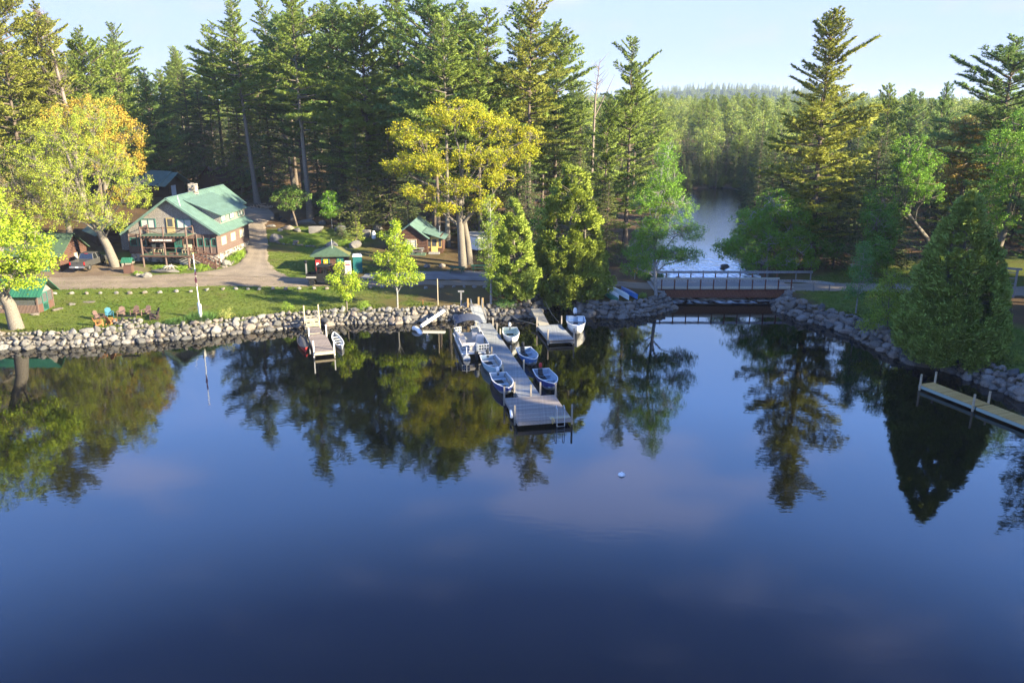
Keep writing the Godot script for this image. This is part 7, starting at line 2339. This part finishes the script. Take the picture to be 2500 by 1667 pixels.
	# driftwood stump on the ledge
	var dw := MB.new()
	rng.seed = 81
	dw.tube([V(0, 0, 0), V(0.05, 0.6, 0)], [0.22, 0.14], 7)
	for i in 13:
		var a := TAU * i / 13 + rr(-0.2, 0.2)
		var l := rr(0.5, 1.1)
		dw.tube([V(0, 0.35, 0), V(cos(a) * l * 0.5, 0.45 + rr(-0.1, 0.3), sin(a) * l * 0.5), V(cos(a) * l, 0.15 + rr(-0.1, 0.5), sin(a) * l)], [0.09, 0.06, 0.02], 5)
	solo("driftwood_stump", dw, mat("driftwood", lin(0.45, 0.40, 0.33), 0.9), "pale driftwood stump with spreading roots on the ledge before the lodge", "stump", on_ground(-42.0, -98.9, 0.22))
	# wood pile
	var wpile := thing("wood_pile", "heap of split firewood at the edge of the trees behind the parking lot", "wood pile", on_ground(-41.6, -137.0))
	rng.seed = 82
	for i in 70:
		var q := MB.new()
		var r := rr(0.06, 0.11)
		var a := rr(0, TAU)
		q.tube([V(-0.28, 0, 0), V(0.28, 0, 0)], [r, r], 5)
		var lg := part(wpile, "log", q, M.log_brown if i % 3 == 0 else mat("split_wood", lin(0.36, 0.25, 0.16), 0.9))
		var rad := sqrt(rng.randf())
		lg.transform = Transform3D(Basis(Vector3.UP, a) * Basis(V(0, 0, 1), rr(-0.5, 0.5)), V(cos(a * 3.0) * rad * 1.9, 0.1 + (1.0 - rad) * rr(0.1, 1.0), sin(a * 3.0) * rad * 0.9))
	# dark machine by the parking lot
	var jm := thing("log_splitter", "black machine parked among stones at the end of the parking lot", "machine", on_ground(-36.7, -127.6), 30)
	part(jm, "engine", box(V(0.1, 0.95, 0), V(0.75, 0.9, 0.55)), M.black)
	part(jm, "beam", _beam(V(-0.9, 0.45, 0.2), V(0.9, 0.5, 0.2), 0.2, 0.22), M.black_plastic)
	for q in [-0.4, 0.4]:
		var t := MB.new()
		t.lathe(V(0.3, 0.25, q), [Vector2(0, -0.07), Vector2(0.25, -0.06), Vector2(0.25, 0.06), Vector2(0, 0.07)], 12, Basis(V(1, 0, 0), PI / 2))
		part(jm, "wheel", t, M.rubber)
	solo("black_tarp", T["big_rock_3"], M.black, "low heap under a black tarp beside the black machine", "tarp", on_ground(-35.4, -127.2, 0.1)).scale = V(0.8, 0.35, 0.5)
	# swing frame on the right
	var sw := thing("swing_frame", "tall grey wooden swing frame at the right edge behind the huge cedar", "swing frame", on_ground(52.3, -86.3), -25)
	for x in [-1.6, 1.6]: part(sw, "post", _beam(V(x, -0.3, 0), V(x, 3.1, 0), 0.2, 0.2), M.grey_wood)
	part(sw, "top_beam", _beam(V(-2.0, 3.2, 0), V(2.0, 3.2, 0), 0.22, 0.2), M.grey_wood)
	for y in [1.6, 2.2, 2.8]: part(sw, "rung", _beam(V(-1.6, y, 0), V(1.6, y, 0), 0.07, 0.07), M.grey_wood)
	# flower beds, bushes and weeds
	var gl := leaf_mat("garden_leaves", lin(0.20, 0.30, 0.04), 0.6)
	var dg := leaf_mat("lily_leaves", lin(0.12, 0.23, 0.05), 0.6)
	var bl := [["leafy green flower bed along the right side of the lodge", -36.0, -106.2, 0.9, 0.9, 120, 2.6], ["green ferns below the lodge stairs", -38.6, -100.4, 1.1, 0.7, 80, 0.7], ["green plants at the left foot of the lodge porch", -43.9, -100.3, 0.8, 0.5, 60, 0.6], ["light green plants in front of the lodge crate", -41.0, -100.0, 0.9, 0.55, 70, 0.6], ["green perennials in the left of the front garden bed", -32.0, -115.0, 1.0, 0.6, 70, 0.6], ["green perennials in the middle of the front garden bed", -28.2, -114.6, 1.2, 0.6, 90, 0.6], ["bright green shrub between the two pale garden boulders", -23.6, -114.4, 1.1, 0.8, 90, 0.8], ["green weeds left of the grey lodge boulder", -45.4, -97.6, 0.7, 0.35, 40, 0.4], ["green bush at the front right lodge corner", -36.4, -104.6, 0.8, 0.7, 70, 0.8]]
	for i in bl.size():
		var q: Array = bl[i]
		var bo := solo("garden_plants", bush_mesh(300 + i, q[3], q[4], q[5], "broad", 0.7), gl, q[0], "plants", on_ground(q[1], q[2]), 0.0, "garden plants")
		if q[6] > 2.0: bo.scale = V(0.9, 1.1, 2.6)
	solo("lily_clump", tuft_mesh(320, 1.3, 0.7, 900), dg, "dark green lily leaves around the foot of the flagpole", "plants", on_ground(-31.3, -79.9), 0.0, "shore plants")
	solo("lily_clump", tuft_mesh(321, 0.9, 0.5, 500), dg, "lower patch of green leaves left of the flagpole lilies", "plants", on_ground(-33.4, -78.6), 0.0, "shore plants")
	solo("shore_bush", bush_mesh(322, 0.7, 1.1, 26, "fine", 0.8), leaf_mat("pale_bush", lin(0.40, 0.40, 0.12), 0.6), "small pale yellowish bush right of the flagpole", "bush", on_ground(-28.9, -80.6), 0.0, "shore plants")
	solo("shore_bush", bush_mesh(323, 0.8, 1.1, 50, "fine", 0.8), gl, "small green bush on the wall left of the canoe dock", "bush", on_ground(-23.6, -83.4), 0.0, "shore plants")
	solo("shore_bush", bush_mesh(324, 0.8, 0.8, 60, "fine", 0.8), gl, "low green weeds right of the smaller sapling", "bush", on_ground(-15.9, -84.8), 0.0, "shore plants")
	solo("shore_bush", bush_mesh(325, 1.5, 0.8, 110, "fine", 0.8), dg, "low spreading green shrub on the wall below the pointed cedar", "bush", on_ground(-0.6, -86.4), 0.0, "shore plants")
	solo("shore_bush", bush_mesh(326, 0.6, 0.6, 36, "fine", 0.8), gl, "small yellow-green bush on the wall under the birch", "bush", on_ground(14.6, -89.4), 0.0, "shore plants")
	solo("shore_bush", bush_mesh(327, 1.6, 1.4, 120, "broad", 0.8), gl, "green bush at the road side behind the bridge rail", "bush", on_ground(42.6, -99.4), 0.0, "shore plants")
	solo("shore_bush", bush_mesh(328, 1.0, 1.0, 60, "fine", 0.8), ced_mat(), "olive bush at the right foot of the huge cedar", "bush", on_ground(42.3, -65.6), 0.0, "shore plants")
	var bank := [[17.6, -99.6, 1.5, 1.8], [17.0, -103.5, 1.6, 2.2], [17.6, -108.5, 1.8, 2.4], [18.2, -114, 1.8, 2.6], [19.0, -120, 2.0, 3.0], [20.8, -130, 2.2, 3.2], [23.5, -141, 2.4, 3.6], [33.4, -112, 1.8, 2.4], [34.6, -119, 2.0, 2.8], [36.4, -128, 2.2, 3.2], [39.5, -138, 2.4, 3.4], [44.0, -150, 2.6, 3.6]]
	for i in bank.size():
		var q: Array = bank[i]
		solo("river_shrub", bush_mesh(340 + i, q[2], q[3], 150, "broad", 1.0), leaf_mat("deep_green_leaves", Color.WHITE), "leafy green shrub on the %s bank of the river, %s one behind the bridge" % ["left" if q[0] < 26.5 and i < 7 else "right", ["nearest", "second", "third", "fourth", "fifth", "sixth", "seventh"][i if i < 7 else i - 7]], "shrub", on_ground(q[0], q[1]), 0.0, "river bank shrubs")
	# rough grass
	rng.seed = 88
	var tf := tuft_mesh(400, 0.16, 0.16, 26)
	var spots := []
	for i in 60000:
		if spots.size() >= 24000: break
		var x := rr(-58, 50)
		var z := rr(-112, -64)
		if x > 8 and x < 31: continue
		var sh := shore(x, z)
		if sh < 1.4 or sh > 30: continue
		var c := ground_color(x, z, sh)
		if c.g < c.r * 1.03: continue
		spots.append([x, z, rr(0.35, 0.7) * (2.2 if sh < 2.2 else 1.0), rr(0, TAU), 1.0, rise(sh) + noise.get_noise_2d(x * 4.0, z * 4.0) * 0.12 * minf(1.0, maxf(0.0, (sh - 1.0) / 8.0)) - 0.01])
	var gmat := leaf_mat("grass_blades", lin(0.165, 0.215, 0.042), 0.5)
	woods("lawn_grass", "short green lawn grass", [tf, null], spots, gmat, gmat, "grass")

func ced_mat() -> Material:
	return M["cedar_sprays"]

func _disc(c: Vector3, rx: float, rz: float) -> MB:
	var m := MB.new()
	for k in 18:
		var a := TAU * k / 18
		var b := TAU * (k + 1) / 18
		m.tri(c, c + V(cos(a) * rx, 0, sin(a) * rz), c + V(cos(b) * rx, 0, sin(b) * rz))
	return m

func _ball(c: Vector3, r: float) -> MB:
	var m := MB.new()
	var p := []
	for k in 7: p.append(Vector2(r * sin(PI * k / 6), -r * cos(PI * k / 6)))
	m.lathe(c, p, 10)
	return m

func _ready() -> void:
	make_camera_and_light()
	make_ground()
	make_roads()
	make_water()
	make_hill()
	make_templates()
	make_mats()
	make_stones()
	make_bridge()
	make_lodge()
	make_cabins()
	make_forest()
	make_docks()
	make_boats()
	make_vehicles()
	make_yard()
